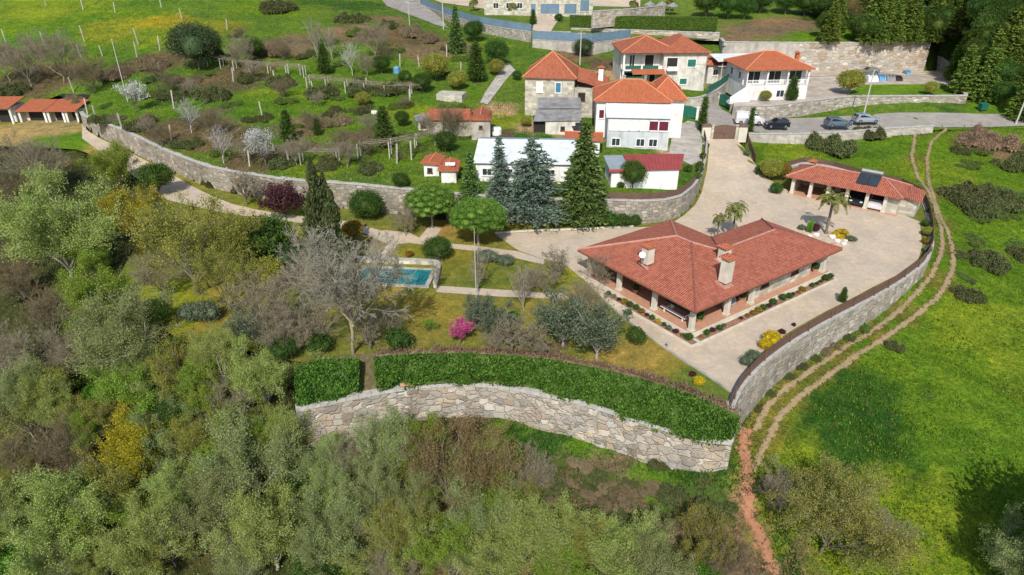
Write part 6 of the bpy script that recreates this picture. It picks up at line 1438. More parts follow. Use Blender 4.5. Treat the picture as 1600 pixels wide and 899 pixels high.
# ---- the garden
pl_([
 ('bare',450,525,80,'bare taupe shrub at the left end of the ivy hedge'),
 ('olivet',395,510,60,'grey leafy shrub under the taupe bare tree'),
 ('bare',480,440,90,'tangled bare tree between the cypress and the large grey tree'),
 ('budding',350,440,80,'mossy budding tree at the top of the bright lawn'),
 ('bare',490,505,80,'bare tree in the shade of the large grey bare tree'),
 ('smallb',500,540,40,'low green shrub at the left end of the upper hedge border'),
 ('greent',452,596,46,'dark green tree filling the left end of the ivy hedge'),
 ('lowbare',835,535,60,'spreading brown bare shrub between the two olives and the hedge'),
 ('bare',775,542,46,'bare taupe shrub at the hedge below the right olive tree'),
 ('brownb',865,548,60,'dry brown growth at the hedge below the left grey olive'),
 ('lowbare',575,520,60,'spreading bare shrub at the foot of the large grey tree'),
 ('bare',605,500,56,'bare shrub right of the large grey tree trunk'),
 ('olivet',455,495,56,'grey leafy tree behind the left hedge piece'),
 ('bare',850,440,46,'bare shrub at the right end of the lawn path'),
 ('plumt',443,315,62,'purple leaved plum in front of the garden wall'),
 ('lowbare',380,290,62,'small spreading bare tree at the foot of the old wall'),
 ('roundb',572,322,56,'round dark green bush in front of the garden wall'),
 ('roundb',628,305,28,'smaller round bush right of the big round one by the wall'),
 ('orangeb',552,362,34,'orange tinged bush right of the tall cypress'),
 ('bare',632,345,44,'upright bare twiggy shrub in front of the bush by the wall', 'c', dict(hs=1.2)),
 ('umbrella',672,311,72,'darker left umbrella pine in front of the garden wall','c',dict(hs=1.0)),
 ('umbrella',747,334,78,'brighter right umbrella pine beside the path','c',dict(hs=1.0)),
 ('roundb',683,390,46,'low round bush beside the path above the pool lawn'),
 ('firn',735,298,44,'narrow dark fir left of the blue spruces'),
 ('sprucet',780,290,58,'slim blue grey spruce left of the big cedar'),
 ('cedart',832,292,120,'broad blue grey cedar beside the big fir'),
 ('firt',912,278,94,'big dense dark green fir at the end of the garden wall'),
 ('darkt',990,272,44,'rounded evergreen growing over the brown fence at the red shed'),
 ('lowbare',870,415,62,'small spreading bare tree on the lawn left of the big house'),
 ('bare',940,420,60,'bare taupe tree at the left corner of the big house'),
 ('bare',915,470,75,'bare tree behind the two grey olives'),
 ('olivet',880,505,75,'left grey olive tree behind the ivy hedge'),
 ('olivet',935,520,80,'right grey olive tree behind the ivy hedge'),
 ('olivet',775,502,70,'olive tree right of the magenta judas tree'),
 ('olivet',745,490,45,'small olive behind the magenta judas tree'),
 ('pinkt',720,519,36,'magenta blossoming judas tree by the hedge'),
 ('bare',825,440,50,'slender bare tree on the middle lawn'),
 ('baretall',745,425,40,'tall thin bare tree left of the middle lawn path'),
 ('baretall',818,450,44,'tall thin bare tree crossing the lawn path'),
 ('baretall',680,430,30,'tall thin bare tree at the right corner of the pool'),
 ('smalld',994,527,32,'small dark bushy tree on the lower lawn'),
 ('lowbare',800,540,70,'bare brown shrub between the olives and the judas tree'),
 ('smallb',620,532,46,'low green bush in front of the large bare tree by the hedge'),
 ('limet',672,510,22,'slim young leafy tree on the moss lawn'),
 ('brightt',800,500,26,'fresh green small tree between the olives'),
 ('smallr',1082,586,12,'small red heather dot on the lower lawn'),
 ('smally',1092,597,18,'small yellow heather on the lower lawn edge'),
 ('orchard',415,430,60,'mossy yellow green shrub left of the taupe bare tree'),
 ('smallg',322,490,44,'grey blue juniper below the bright lawn'),
 ('oakt',455,400,70,'dark leafy tree behind the taupe bare tree'),
 ('greent',520,420,60,'mid green tree left of the large bare grey tree'),
 ('smallo',640,398,14,'dry orange clump by the pool wall'),
], 'trees and bushes of the garden')
for px, py, wd, lb in ((760,402,40,'low spreading blue cedar, left half, on the pool lawn'),(790,408,34,'low spreading blue cedar, right half, on the pool lawn')):
    plant('smallg', px, py, wd, lb, hs=.5)
for i, (px, py, wd) in enumerate(((955,345,30),(975,347,26),(992,346,22))): plant('smallb', px, py, wd, ('left','middle','right')[i]+' green shrub at the foot of the curved rubble wall', 'shrubs at the rubble wall')
for i, (px, py, wd, k) in enumerate(((1093,262,14,'smallb'),(1092,280,13,'smallb'),(1098,245,12,'smallb'),(1104,228,10,'smallb'),(1088,295,12,'brightt'))): plant(k, px, py, wd, ('second','third','fourth','topmost','lowest')[i]+' green shrub along the left side of the climbing driveway', 'shrubs along the driveway')
for i, (px, py, wd, k) in enumerate(((1205,265,36,'orchard'),(1222,268,28,'orangeb'),(1163,222,12,'smallb'),(1168,240,12,'smallg'),(1190,266,20,'smallb'),(1212,296,22,'smallb'))): plant(k, px, py, wd, ('yellow green bush left of the carport','taller orange tinged bush touching the carport roof','small shrub just below the gate on the right','grey shrub on the right side of the driveway','green shrub where the yard widens','low shrub in front of the left end of the carport')[i], None)
# palms and the rockery at the back corner of the house
plant('palmt', 1290, 366, 0, 'tall palm in the rockery between the big house and the carport', mode='b', w=3.8)
plant('palmt', 1143, 372, 0, 'small palm behind the valley of the big roof', mode='b', w=2.7, hs=1.15)
plant('palmt', 1119, 376, 0, 'tiny palm left of the small one behind the roof', mode='b', w=1.7, hs=1.4)
plant('cycad', 1312, 370, 0, 'golden yellow cycad in the rockery under the palm', mode='b', w=1.8)
cc = empty('cactus', hit(1264, 364)[:3], 0, 'pale green column cactus in the rockery left of the palm', 'cactus')
for k, (dx, dy, h) in enumerate(((0,0,1.9),(.25,.1,1.5),(-.22,.1,1.3),(.1,-.22,1.1))): MB().lathe([(.05,0),(.13,.1),(.14,h*.6),(.11,h-.1),(.03,h)], 10, (dx, dy, 0)).build('cactus_stem', LM['bright'], cc, smooth=True)
plant('smallg', 1330, 377, 0, 'blue grey agave shrub at the right end of the rockery', mode='b', w=1.3, hs=.6)
plant('smallr', 1274, 362, 0, 'brown round shrub between the cactus and the palm', mode='b', w=1.1, hs=1.3)
plant('smallg', 1252, 360, 0, 'dark grey shrub left of the cactus', mode='b', w=.9)
rr_ = random.Random(3)
def rock(x, y, z, s, mat, label, group):
    bm = bmesh.new(); bmesh.ops.create_icosphere(bm, subdivisions=2, radius=s)
    ph = rr_.uniform(0, 9)
    for v in bm.verts: v.co *= 1+.22*math.sin(v.co.x/s*3+ph)*math.cos(v.co.y/s*2.6+ph)+rr_.uniform(-.05,.05); v.co.z *= .65
    me = bpy.data.meshes.new('rock'); bm.to_mesh(me); bm.free(); me.materials.append(mat); o = bpy.data.objects.new('rock', me); COL.objects.link(o); o.location = (x, y, z+s*.3); tag(o, label, 'rock', group)
for px, py, s in ((1276,368,.35),(1300,372,.4),(1308,378,.35),(1318,383,.3),(1296,366,.3),(1322,377,.25),(1266,370,.25),(1302,384,.3)):
    x, y, z, _ = hit(px, py); rock(x, y, z, s, M['white'] if rr_.random() < .6 else M['terracotta'], 'white or terracotta boulder of the rockery round the palm', 'rockery boulders round the palm')
# shrubs of the strip along the curved fence
for i, (px, py, wd, k, lb) in enumerate(((1447,350,14,'smallb','square clipped shrub by the upper end of the yard fence'),(1450,362,16,'orchard','yellowish rounded shrub, second along the yard fence'),(1447,377,14,'smallo','reddish shrub, third along the yard fence'),(1449,390,14,'smallg','grey shrub, fourth along the yard fence'),
   (1318,462,14,'cypdark','small pointed brown green cypress alone by the yard fence'),(1207,530,30,'smally','large golden yellow shrub by the lower yard fence'),(1195,540,22,'smally','second golden shrub just below the large one'),(1222,519,12,'smallr','dark red shrub above the golden shrubs'),
   (1178,556,24,'smallg','upper grey lavender shrub near the yard corner'),(1166,566,22,'smallg','lower grey lavender shrub near the yard corner'),(1240,508,8,'smallr','small dark plant on the fence strip above the golden shrubs'),(1452,330,12,'smallb','dark green shrub in the bend of the yard fence'))): plant(k, px, py, wd, lb, 'shrubs along the yard fence')
# plants in the house beds and pots
def hloc(lx, ly): return HX+math.cos(HR)*lx-math.sin(HR)*ly, HY+math.sin(HR)*lx+math.cos(HR)*ly
bk = ['smallb','smallo','smallr','smallg','smallb','smally','smallb','smallr','smallo','smallb']
desc = dict(smallb='green', smallo='orange tinged', smallr='dark red', smallg='grey', smally='golden')
for i in range(15):
    x, y = hloc(-.22+PRS.uniform(-.1,.1), .2+i*.72); k = bk[i % 10] if i else 'smallb'
    plant(k, 0, 0, 0, ('round green bush at the front corner of the house bed' if i == 0 else desc[k]+' low shrub in the flower bed along the left porch'), 'shrubs in the left porch bed', pos=(x, y, .12), w=.85 if i == 0 else PRS.uniform(.45,.75))
for i in range(26):
    if i in (5, 6, 14, 20): continue
    x, y = hloc(1.0+i*.78, -.22+PRS.uniform(-.1,.1)); k = bk[(i*3+1) % 10] if i < 21 else 'smallb'
    if k == 'smally': k = 'smallo'
    plant(k, 0, 0, 0, desc[k]+' low shrub in the flower bed along the front of the big house', 'shrubs in the front house bed', pos=(x, y, .12), w=PRS.uniform(.4,.85))
def pot(lx, ly, lab, w=.9, k='smallb'):
    x, y = hloc(lx, ly); o = empty('plant_pot', (x, y, .30), 0, lab, 'flower pot')
    MB().lathe([(.16,0),(.26,.34),(.29,.36),(.29,.42),(.24,.42),(.22,.36)], 14).build('pot', M['terracotta'], o)
    plant(k, 0, 0, 0, lab.replace('terracotta pot', 'leafy plant').replace('pot', 'plant'), pos=(x, y, .62), w=w)
pot(2.6, 1.5, 'terracotta pot near the corner column on the porch', 1.0)
pot(9.0, 1.9, 'terracotta pot beside the wheels under the front eave', 1.0)
pot(20.2, 1.4, 'terracotta pot in the right end recess of the big house', .9)
pot(1.9, 8.8, 'terracotta pot on the left porch near the door', .7)
for lx, ly, lb in ((-1.3,6.5,'small round box bush beside the left porch bed'),):
    x, y = hloc(lx, ly); plant('smallb', 0, 0, 0, lb, pos=(x, y, 0), w=.8)
for px, py, lb in ((981,505,'small grey bollard light at the lawn kerb, upper one'),(1042,546,'small grey bollard light at the lawn kerb, lower one')):
    x, y, z, _ = hit(px, py); o = empty('garden_light', (x, y, z), 0, lb, 'light', 'bollards at the lawn kerb'); MB().tube((0,0,0),(0,0,.5),.05).build('post', M['metal'], o); MB().lathe([(.02,.5),(.16,.52),(.12,.66),(.02,.7)], 10).build('lamp_head', M['greysheet'], o)

# ---- the ivy hedge with the dry flower heads along its top
def hedge_long(name, top, bot, label, n, seed, lsize=(.20,.14), leaf='ivy', cat='hedge', bulge=.35, zt=1.05, flat=False):
    """leaves over the body between an upper line at the lawn edge and a lower line on the wall"""
    rs = np.random.RandomState(seed); a = smooth(resamp(top, .7)); b = smooth(resamp(bot, .7))
    m = min(len(a), len(b)); A = np.array([tuple(a[int(i*(len(a)-1)/(m-1))]) for i in range(m)]); B = np.array([tuple(b[int(i*(len(b)-1)/(m-1))]) for i in range(m)])
    def surf(t, s, o):
        i = np.clip((t*(m-1)).astype(int), 0, m-2); f = (t*(m-1)-i)[:, None]; p = A[i]*(1-f)+A[i+1]*f; q = B[i]*(1-f)+B[i+1]*f
        r = p*(1-s[:, None])+q*s[:, None]; k = np.sin(np.pi*np.clip(s*.9+.05, 0, 1))
        wv = .16*np.sin(t*m*.9+s*2)+.12*np.sin(t*m*1.9+s*7)+.10*np.cos(s*13+t*m*1.3)+.07*np.sin(s*23+t*m*3.7)
        out = np.zeros_like(r); out[:, 1] = -1; out[:, 2] = .55; out /= np.linalg.norm(out, axis=1)[:, None]
        return r+out*((bulge*1.6*k+wv+o)[:, None]), out
    root = empty(name, tuple(A[m//2]), 0, label, cat); O = A[m//2]
    nc = n//50; tc = rs.rand(nc); sc_ = rs.rand(nc)**.9*(1.0+.06*np.sin(tc*m*.7)+.05*np.sin(tc*m*2.9)); oc = rs.uniform(-.42, .34, nc); ci = rs.randint(0, nc, n); wl = m*.7; t = np.clip(tc[ci]+rs.normal(0, .22, n)/wl, 0, 1); s = np.clip(sc_[ci]+rs.normal(0, .07, n), 0, 1.12); C, out = surf(t, s, oc[ci]+rs.uniform(-.08, .06, n)); D = rs.normal(0, .6, (n, 3)); D[:, 2] -= .6; D += out*.2
    o = bpy.data.objects.new('leaves', leaf_mesh(name+'_leaves', C-O, D, lsize[0], lsize[1], LM[leaf], rs)); COL.objects.link(o); o.parent = root
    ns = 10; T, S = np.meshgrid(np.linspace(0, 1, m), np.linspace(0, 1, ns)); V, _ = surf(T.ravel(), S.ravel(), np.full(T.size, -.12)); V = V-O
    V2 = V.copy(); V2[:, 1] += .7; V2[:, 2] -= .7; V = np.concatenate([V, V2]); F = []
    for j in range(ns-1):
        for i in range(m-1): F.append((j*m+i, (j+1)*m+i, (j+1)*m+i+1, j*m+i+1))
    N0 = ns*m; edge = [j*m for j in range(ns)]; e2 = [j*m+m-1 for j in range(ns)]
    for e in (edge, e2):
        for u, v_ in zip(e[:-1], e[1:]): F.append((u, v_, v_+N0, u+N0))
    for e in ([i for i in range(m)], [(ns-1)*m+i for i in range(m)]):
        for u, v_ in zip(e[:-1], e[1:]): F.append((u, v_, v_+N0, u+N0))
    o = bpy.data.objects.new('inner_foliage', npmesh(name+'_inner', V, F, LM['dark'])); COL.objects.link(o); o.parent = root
    return A, B
HT_ = [P(*p) for p in [(585,557,.35),(650,553,.4),(720,552,.4),(790,555,.4),(860,562,.4),(930,574,.4),(1000,592,.4),(1050,606,.4),(1105,626,.4),(1157,650,.3)]]
HB_ = [P(*p) for p in [(592,604,-2.2),(650,602,-2.2),(720,596,-2.0),(770,596,-2.0),(830,606,-2.15),(900,622,-2.25),(960,644,-2.4),(1040,672,-2.5),(1090,690,-2.6),(1146,690,-2.5)]]
HB_[-1] = P(1140,688,-2.6)
hedge_long('ivy_hedge', HT_, HB_, 'long vivid green ivy hedge hanging over the stone block wall', 42000, 7)
hedge_long('ivy_hedge', [P(466,570,.1), P(500,562,.3), P(535,560,.3), P(562,562,.3)], [P(466,628,-2.6), P(500,628,-2.5), P(535,618,-2.4), P(564,608,-2.2)], 'short separate piece of ivy hedge left of the gap with the trunk', 9000, 8)
# dry seed heads along the hedge top, one planting
rs = np.random.RandomState(9); q = resamp([(x, y+.45, z) for x, y, z in HT_], .4); C = []; D = []
for p in q:
    kk = rs.uniform(.2, 1.0)**.7
    for _ in range(int(95*kk)):
        C.append((p.x+rs.normal(0,.22), p.y+rs.normal(.1,.28), .1+rs.uniform(0,.75)*kk)); D.append((rs.normal(0,.4), rs.normal(0,.4), 1))
o = bpy.data.objects.new('flower_border', leaf_mesh('flower_border', C, D, .26, .07, LM['deadleaf'], rs)); COL.objects.link(o); tag(o, 'dry pinkish brown flower border along the top of the ivy hedge', 'flower border')
mb = MB()
for a, b in zip(q[:-1], q[1:]): mb.add([(a.x,a.y-.3,.02),(b.x,b.y-.3,.02),(b.x,b.y+.35,.02),(a.x,a.y+.35,.02),(a.x,a.y-.15,.28),(b.x,b.y-.15,.28),(b.x,b.y+.2,.28),(a.x,a.y+.2,.28)], [(4,5,6,7),(0,1,5,4),(2,3,7,6)])
mb.build('inner_stems', LM['brown'], o)
# terracotta soil showing between hedge and wall cap
mb = MB(); q = smooth(resamp([P(*p) for p in [(625,603,-2.15),(690,597,-2.1),(740,595,-2.1),(790,599,-2.1)]], .5)); rr_ = random.Random(5)
for a, b in zip(q[:-1], q[1:]): h = rr_.uniform(.05,.16); mb.add([(a.x,a.y,a.z-.1),(b.x,b.y,b.z-.1),(b.x,b.y+.5,b.z-.1),(a.x,a.y+.5,a.z-.1),(a.x,a.y+.05,a.z+h),(b.x,b.y+.05,b.z+h),(b.x,b.y+.5,b.z+h),(a.x,a.y+.5,a.z+h)], [(4,5,6,7),(0,1,5,4),(1,2,6,5),(3,0,4,7)])
mb.build('broken_tiles', M['terracotta'], label='line of broken red tiles between ivy hedge and stone coping', cat='rubble')

# ---- meadow and brambles at the right
pl_([
 ('brambleb',1300,226,90,'long dark bramble thicket below the low road wall'),
 ('brambleb',1355,212,56,'dark bramble thicket against the low road wall'),
 ('pinkb',1545,220,80,'dry pinkish thicket right of the dirt track at the road'),
 ('brambleb',1590,255,70,'dark thicket at the right edge below the road'),
 ('brambleb',1500,235,40,'small dark thicket right of the track near the road'),
 ('brambleb',1500,302,90,'large bramble thicket in the field, left part'),
 ('brambleb',1560,312,100,'large bramble thicket in the field, right part'),
 ('brambleb',1530,322,90,'large bramble thicket in the field, lower part'),
 ('brambleb',1540,408,80,'flat bramble thicket in the middle field'),
 ('brambleb',1595,400,60,'flat bramble thicket at the right edge of the middle field'),
 ('brambleb',1510,458,62,'round bramble clump below the flat thicket'),
 ('brambleb',1398,542,36,'small dark bramble clump right beside the dirt track'),
 ('brambleb',1272,560,26,'brown bramble strip at the foot of the yard wall'),
 ('brambleb',1234,588,26,'lower bramble strip at the foot of the yard wall'),
 ('brownb',1304,541,24,'dry brown strip at the foot of the yard wall'),
 ('brambleb',1205,617,24,'lowest bramble at the foot of the yard wall'),
 ('brambleb',1120,790,60,'low bramble patch left of the clay track'),
 ('brambleb',1252,575,26,'dark bramble heap against the yard wall, second from the corner'),
 ('brownb',1290,550,26,'dry brown heap against the yard wall, middle'),
 ('brambleb',1326,529,24,'dark bramble heap against the yard wall, upper end'),
 ('brambleb',1186,640,22,'dark bramble heap at the front corner of the yard wall'),
 ('weedy',1350,512,30,'green weeds against the upper yard wall'),
 ('brownb',985,775,60,'dry brown patch in the middle of the clearing'),
 ('brownb',1060,830,60,'dry brown patch in the lower clearing'),
 ('brambleb',860,760,60,'green bramble patch at the left of the clearing'),
 ('brambleb',1050,770,60,'bramble patch below the front wall at the right of the clearing'),
 ('brambleb',1040,725,50,'bramble at the foot of the front wall in the clearing'),
 ('brambleb',930,745,50,'bramble patch below the middle of the front wall'),
 ('brownb',560,690,70,'dry brown shrubs at the left foot of the front wall'),
 ('brambleb',1185,760,40,'dark bush right of the clay track'),
], 'thickets in the fields')
# ---- terraces and orchard behind the garden wall
pl_([
 ('oakt',305,73,84,'large round dark oak on the vineyard terrace'),
 ('bare',40,105,80,'bare grey tree at the left edge above the huts'),
 ('bare',95,112,80,'bare grey tree above the right huts'),
 ('bare',5,95,60,'bare tree cut by the left edge above the huts'),
 ('barebrown',140,118,60,'brown bare tree right of the grey ones above the huts'),
 ('bare',375,80,50,'pale grey bare tree right of the dark oak'),
 ('brownb',425,80,70,'dry brown thicket right of the pale grey bare tree'),
 ('baretall',492,62,34,'tall bare tree with upright branches, left one'),
 ('baretall',516,66,28,'tall bare tree with upright branches, right one'),
 ('barewhite',548,90,36,'whitish bare tree in front of the tall ones'),
 ('bare',585,62,56,'bare taupe tree right of the whitish one'),
 ('bare',572,100,36,'small bare tree beside the orchard path'),
 ('cypdark',505,95,24,'dark evergreen below the tall bare trees'),
 ('darkt',395,75,34,'dark evergreen bush behind the brown thicket'),
 ('greent',595,100,30,'green tree above the vine pergola'),
 ('brownb',640,50,60,'rusty thicket beside the hill road, left'),
 ('brownb',665,60,50,'rusty thicket beside the hill road, right'),
 ('brambleb',610,40,44,'dark thicket above the rusty one'),
 ('brambleb',545,30,60,'dark green scrub at the top left of the hill road'),
 ('brambleb',430,12,70,'dark green scrub at the top edge above the brown thicket'),
 ('orchard',680,105,44,'yellow orange citrus tree, largest of the orchard'),
 ('orchard',715,125,30,'yellow green citrus tree right of the large one'),
 ('greent',660,128,32,'dark green tree left below the large citrus'),
 ('cypdark',744,100,32,'dark pointed cypress below the rough stone wall'),
 ('greent',775,82,40,'wide green tree touching the rough stone wall'),
 ('greent',740,48,34,'green tree in front of the blue fence, right one'),
 ('spruce_' if False else 'firn',712,50,32,'grey green conifer in front of the blue fence'),
 ('orchard',775,105,26,'pale olive shrub beside the footpath'),
 ('orchard',568,155,24,'round yellow green bush in front of the pergola'),
 ('cypdark',600,203,34,'dark pyramid cypress on the middle terrace'),
 ('cypdark',448,200,26,'dark narrow cypress on the lower terrace, left'),
 ('cypdark',495,200,14,'small dark cypress right of the narrow one'),
 ('barewhite',343,222,46,'white stemmed bare tree above the garden wall'),
 ('blossomt',410,228,50,'white blossoming tree above the garden wall'),
 ('barewhite',293,178,42,'pale bare tree above the curve of the garden wall'),
 ('blossomt',205,150,40,'pale blossoming shrub on the bright terrace by the leaning pole'),
 ('bare',460,235,46,'bare tree above the wall right of the blossom tree'),
 ('bare',540,240,46,'bare tree above the middle of the garden wall'),
 ('bare',380,235,36,'bare bush left of the blossom tree'),
 ('barebrown',700,190,62,'brown bare tree in front of the old barn'),
 ('greent',695,220,36,'green bush beneath the brown bare tree'),
 ('greent',628,185,24,'dark green tree on the grass left of the barn'),
 ('darkt',632,120,22,'small dark tree beside the pale blue barrel'),
 ('greent',808,118,16,'thin green tree left of the old stone house'),
 ('oakt',912,75,32,'round dark tree between the stone house and balcony house'),
 ('brownb',180,118,60,'brown bramble band below the vineyard, left'),
 ('brownb',240,100,70,'brown bramble band below the vineyard, middle'),
 ('brownb',290,128,50,'brown bramble band below the dark oak'),
 ('brambleb',330,150,70,'bramble band on the orchard terrace, left'),
 ('brambleb',270,150,50,'bramble band right of the bright terrace'),
 ('brambleb',170,195,50,'bramble strip above the curving wall, left'),
 ('brambleb',225,195,60,'bramble strip above the curving wall, middle'),
 ('brambleb',290,225,50,'bramble strip above the curving wall, right'),
 ('brambleb',440,255,60,'bramble strip on the garden wall, left'),
 ('brambleb',510,258,60,'bramble strip on the garden wall, middle'),
 ('brambleb',580,262,56,'bramble strip on the garden wall, right'),
 ('brambleb',500,145,70,'vine pergola thicket, left'),
 ('brambleb',560,138,70,'vine pergola thicket, middle'),
 ('brambleb',620,138,66,'vine pergola thicket, right'),
 ('brambleb',440,130,60,'vine row left of the pergola'),
 ('brambleb',390,122,50,'vine row below the dark oak'),
 ('brownb',520,190,60,'dry grass thicket on the middle terrace'),
 ('brownb',560,215,50,'dry thicket left of the pyramid cypress'),
 ('brownb',480,230,50,'dry thicket beside the narrow cypress'),
 ('barebrown',330,190,50,'brown bare bush on the left terrace'),
 ('barebrown',250,215,44,'brown bare bush above the curve of the wall'),
 ('orchard',822,190,18,'small green bush at the corner of the stone house'),
 ('brightt',850,225,34,'bright bush behind the long white shed, left'),
 ('brightt',815,222,30,'bright bush behind the long white shed, middle'),
 ('greent',895,222,20,'dark bush by the small orange lean-to'),
], 'plants of the terraces above the garden')
# village greenery
pl_([
 ('orchard',1197,150,18,'orange fruited round bush in front of the white house'),
 ('cypdark',1239,140,20,'dark conifer at the right corner of the white house'),
 ('orchard',1330,128,40,'wide yellow green tree in the parking yard'),
 ('greent',1155,138,14,'small shrub beside the stair of the white house'),
 ('orchard',1455,138,22,'yellow shrub at the right end of the yard lawn'),
 ('brambleb',1475,110,30,'dark scrub on the bank at the right end of the high wall'),
 ('greent',1010,262,16,'dark shrub on the wall beside the rounded evergreen'),
 ('smallb',1075,265,14,'green shrub at the right end of the red roofed shed'),
 ('smallb',970,290,14,'bright shrub in front of the white shed wall'),
 ('roundb',873,28,14,'clipped round bush at the top driveway'),
 ('cypdark',833,28,12,'brown conical hedge plant left of the top driveway'),
])
plant('cypthin', 1096, 206, 0, 'left slim column cypress at the driveway gate', 'column cypresses at the gate', mode='b', w=1.0)
plant('cypthin', 1170, 212, 0, 'right slim column cypress at the driveway gate', 'column cypresses at the gate', mode='b', w=.8)
for i, (px, py) in enumerate(((740,18),(800,24),(918,20),(990,20),(1046,18))): plant('palms', px, py, 0, 'stubby palm along the top edge, '+('leftmost','second from the left','in front of the blue doors','beyond the long hedge, left','beyond the long hedge, right')[i], 'small palms of the top property', mode='b', w=2.6, hs=1.3)
# clipped hedge of the top property
def clipped(name, a, b, th, h, label, n=9000, seed=1):
    rs = np.random.RandomState(seed); a = Vector(a); b = Vector(b); L = (b.xy-a.xy).length; rz = math.atan2(b.y-a.y, b.x-a.x); root = empty(name, a, rz, label, 'hedge'); dz = (b.z-a.z)
    MB().add([(0.05,.05,0),(L-.05,.05,dz),(L-.05,th-.05,dz),(.05,th-.05,0),(.05,.05,h-.06),(L-.05,.05,h-.06+dz),(L-.05,th-.05,h-.06+dz),(.05,th-.05,h-.06)], [(3,2,1,0),(4,5,6,7),(0,1,5,4),(1,2,6,5),(2,3,7,6),(3,0,4,7)]).build('inner_foliage', LM['clip'], root)
    u = rs.rand(n)*L; k = rs.rand(n); C = np.zeros((n, 3)); f = k < .6; C[:, 0] = u; C[f, 1] = 0; C[f, 2] = rs.rand(f.sum())*h; g = ~f; C[g, 1] = rs.rand(g.sum())*th; C[g, 2] = h; C[:, 2] += dz*u/L; C += rs.normal(0, .035, C.shape)
    o = bpy.data.objects.new('leaves', leaf_mesh(name+'_lv', C, rs.normal(size=(n, 3)), .22, .16, LM['clip'], rs)); COL.objects.link(o); o.parent = root
clipped('clipped_hedge', P(890,45,11.4), P(1120,48,11.4), 1.6, 2.6, 'long straight clipped hedge of the top property', 16000)
# thatched parasols
for i, (px, py) in enumerate(((1014,22),(1033,22),(1050,24))):
    x, y, z, _ = hit(px, py); o = empty('parasol', (x, y, z), 0, ('left','middle','right')[i]+' grey thatched parasol behind the long clipped hedge', 'parasol', 'parasols behind the long hedge')
    MB().tube((0,0,0),(0,0,2.4),.05).build('pole', M['wood'], o); MB().lathe([(1.5,2.0),(1.45,2.12),(.6,2.6),(.05,2.9),(.03,2.8),(1.4,1.98)], 14).build('thatch', M['fibro'], o)
# forest on the slope at the top right
plant('greyw', 0, 0, 0, 'grey willow in front of the left end of the short ivy hedge', G1, pos=(*P(452,640,-7)[:2], -7.5), w=5.5)
rf = random.Random(11)
FT = [(1310,22,34),(1365,30,36),(1420,30,36),(1475,50,38),(1530,40,42),(1580,60,46),(1510,112,40),(1545,120,44),(1580,100,44),(1605,150,44),(1465,8,36),(1555,88,44),(1300,40,34),(1345,42,36),(1395,50,36),(1425,52,36),(1455,52,38),(1500,50,44),(1545,60,46),(1590,95,50),(1500,95,36),(1290,-8,36),(1355,12,40),(1405,15,42),(1460,8,42),(1520,8,46),(1575,10,46),(1290,12,34),(1312,30,34),(1378,28,44),(1410,35,46),(1440,30,44),(1470,35,48),(1500,25,46),(1535,30,48),(1570,25,44),(1600,30,44),(1330,0,40),(1380,0,44),(1430,0,44),(1490,0,46),(1550,0,46),(1600,0,46),
      (1480,75,40),(1520,62,40),(1560,80,52),(1600,70,50),(1560,115,56),(1598,120,52),(1570,145,40),(1535,95,36),(1140,8,40),(1165,12,34),(1105,6,40),(1190,2,36),(1230,3,36),(1260,6,36)]
for i, (px, py, wd) in enumerate(FT):
    dark_ = i % 5 == 3; broad = i >= 24
    plant('hiforest' if not (dark_ or broad) else ('darkt' if dark_ and not broad else 'greent'), px, py, wd, 'tall yellowish green conifer of the forest at the top right' if not (dark_ or broad) else ('dark broadleaf tree among the forest conifers' if dark_ and not broad else 'green tree behind the top property hedge'), ('dark trees among the forest conifers' if dark_ else 'conifers of the forest at the top right') if not broad else 'trees behind the top hedge', hs=1.0)
plant('rusty', 1345, 18, 46, 'rust coloured tree in front of the dark forest conifers')
plant('oakt', 1500, 130, 24, 'round shrub at the forest foot beside the mossy wall')
# vineyard posts
k = 0
VP = [(10,70,3.2),(70,72,3.0),(132,66,3.4),(127,90,2.6),(160,88,2.2),(216,70,3.4),(214,90,3.0),(250,80,3.0),(130,16,2.6),(72,10,2.4),(180,20,2.4),(252,12,2.2),(284,30,2.2),(355,48,2.4),(160,135,2.4),(115,145,2.6),(137,178,2.6),(152,192,2.2),(190,200,2.2),
      (268,220,2.2),(272,170,3.0),(365,128,2.4),(250,115,2.0),(430,130,2.2),(450,118,2.0),(470,118,2.0),(490,148,2.2),(574,143,2.2),(625,105,2.4),(640,165,2.6),(655,105,2.0),(698,90,2.4),(720,118,2.4),(410,185,2.6),(620,255,2.6),(643,250,2.6),(452,258,2.4),(390,260,2.2),(690,215,3.0)]
pm = MB(); pm.box(-.09,.09,-.09,.09,-.4,1.0)
pme = pm.mesh('vine_post'); pme.materials.append(M['post'])
for px, py, h in VP:
    x, y, z, _ = hit(px, py); o = bpy.data.objects.new('vine_post', pme); COL.objects.link(o); o.location = (x, y, z); o.scale = (1, 1, h); o.rotation_euler = (R(PRS.uniform(-4,4)), R(PRS.uniform(-5,5)), PRS.uniform(0,1)); tag(o, 'rough grey granite post of the vineyard terraces', 'post', 'granite vineyard posts')
SC = random.Random(21)
pl_([('brambleb',75,160,60,'bramble heap behind the roofs of the middle huts'),('brownb',115,158,44,'dry brown heap behind the last hut'),('brambleb',20,152,60,'bramble heap behind the first hut')], 'brambles behind the huts')
def scatter(n, box, kinds, wr, label, group, mind=9, hs=1.0):
    pts = []; k = 0
    while len(pts) < n and k < 4000:
        k += 1; px = SC.uniform(box[0], box[2]); py = SC.uniform(box[1], box[3])
        if len(box) > 4 and not inpoly(px, py, box[4]): continue
        if any(abs(px-a)*.6 < mind and abs(py-b) < mind*.5 for a, b in pts): continue
        pts.append((px, py)); kd = SC.choice(kinds); plant(kd, px, py, SC.uniform(*wr), label[kd], group[kd], hs=hs)
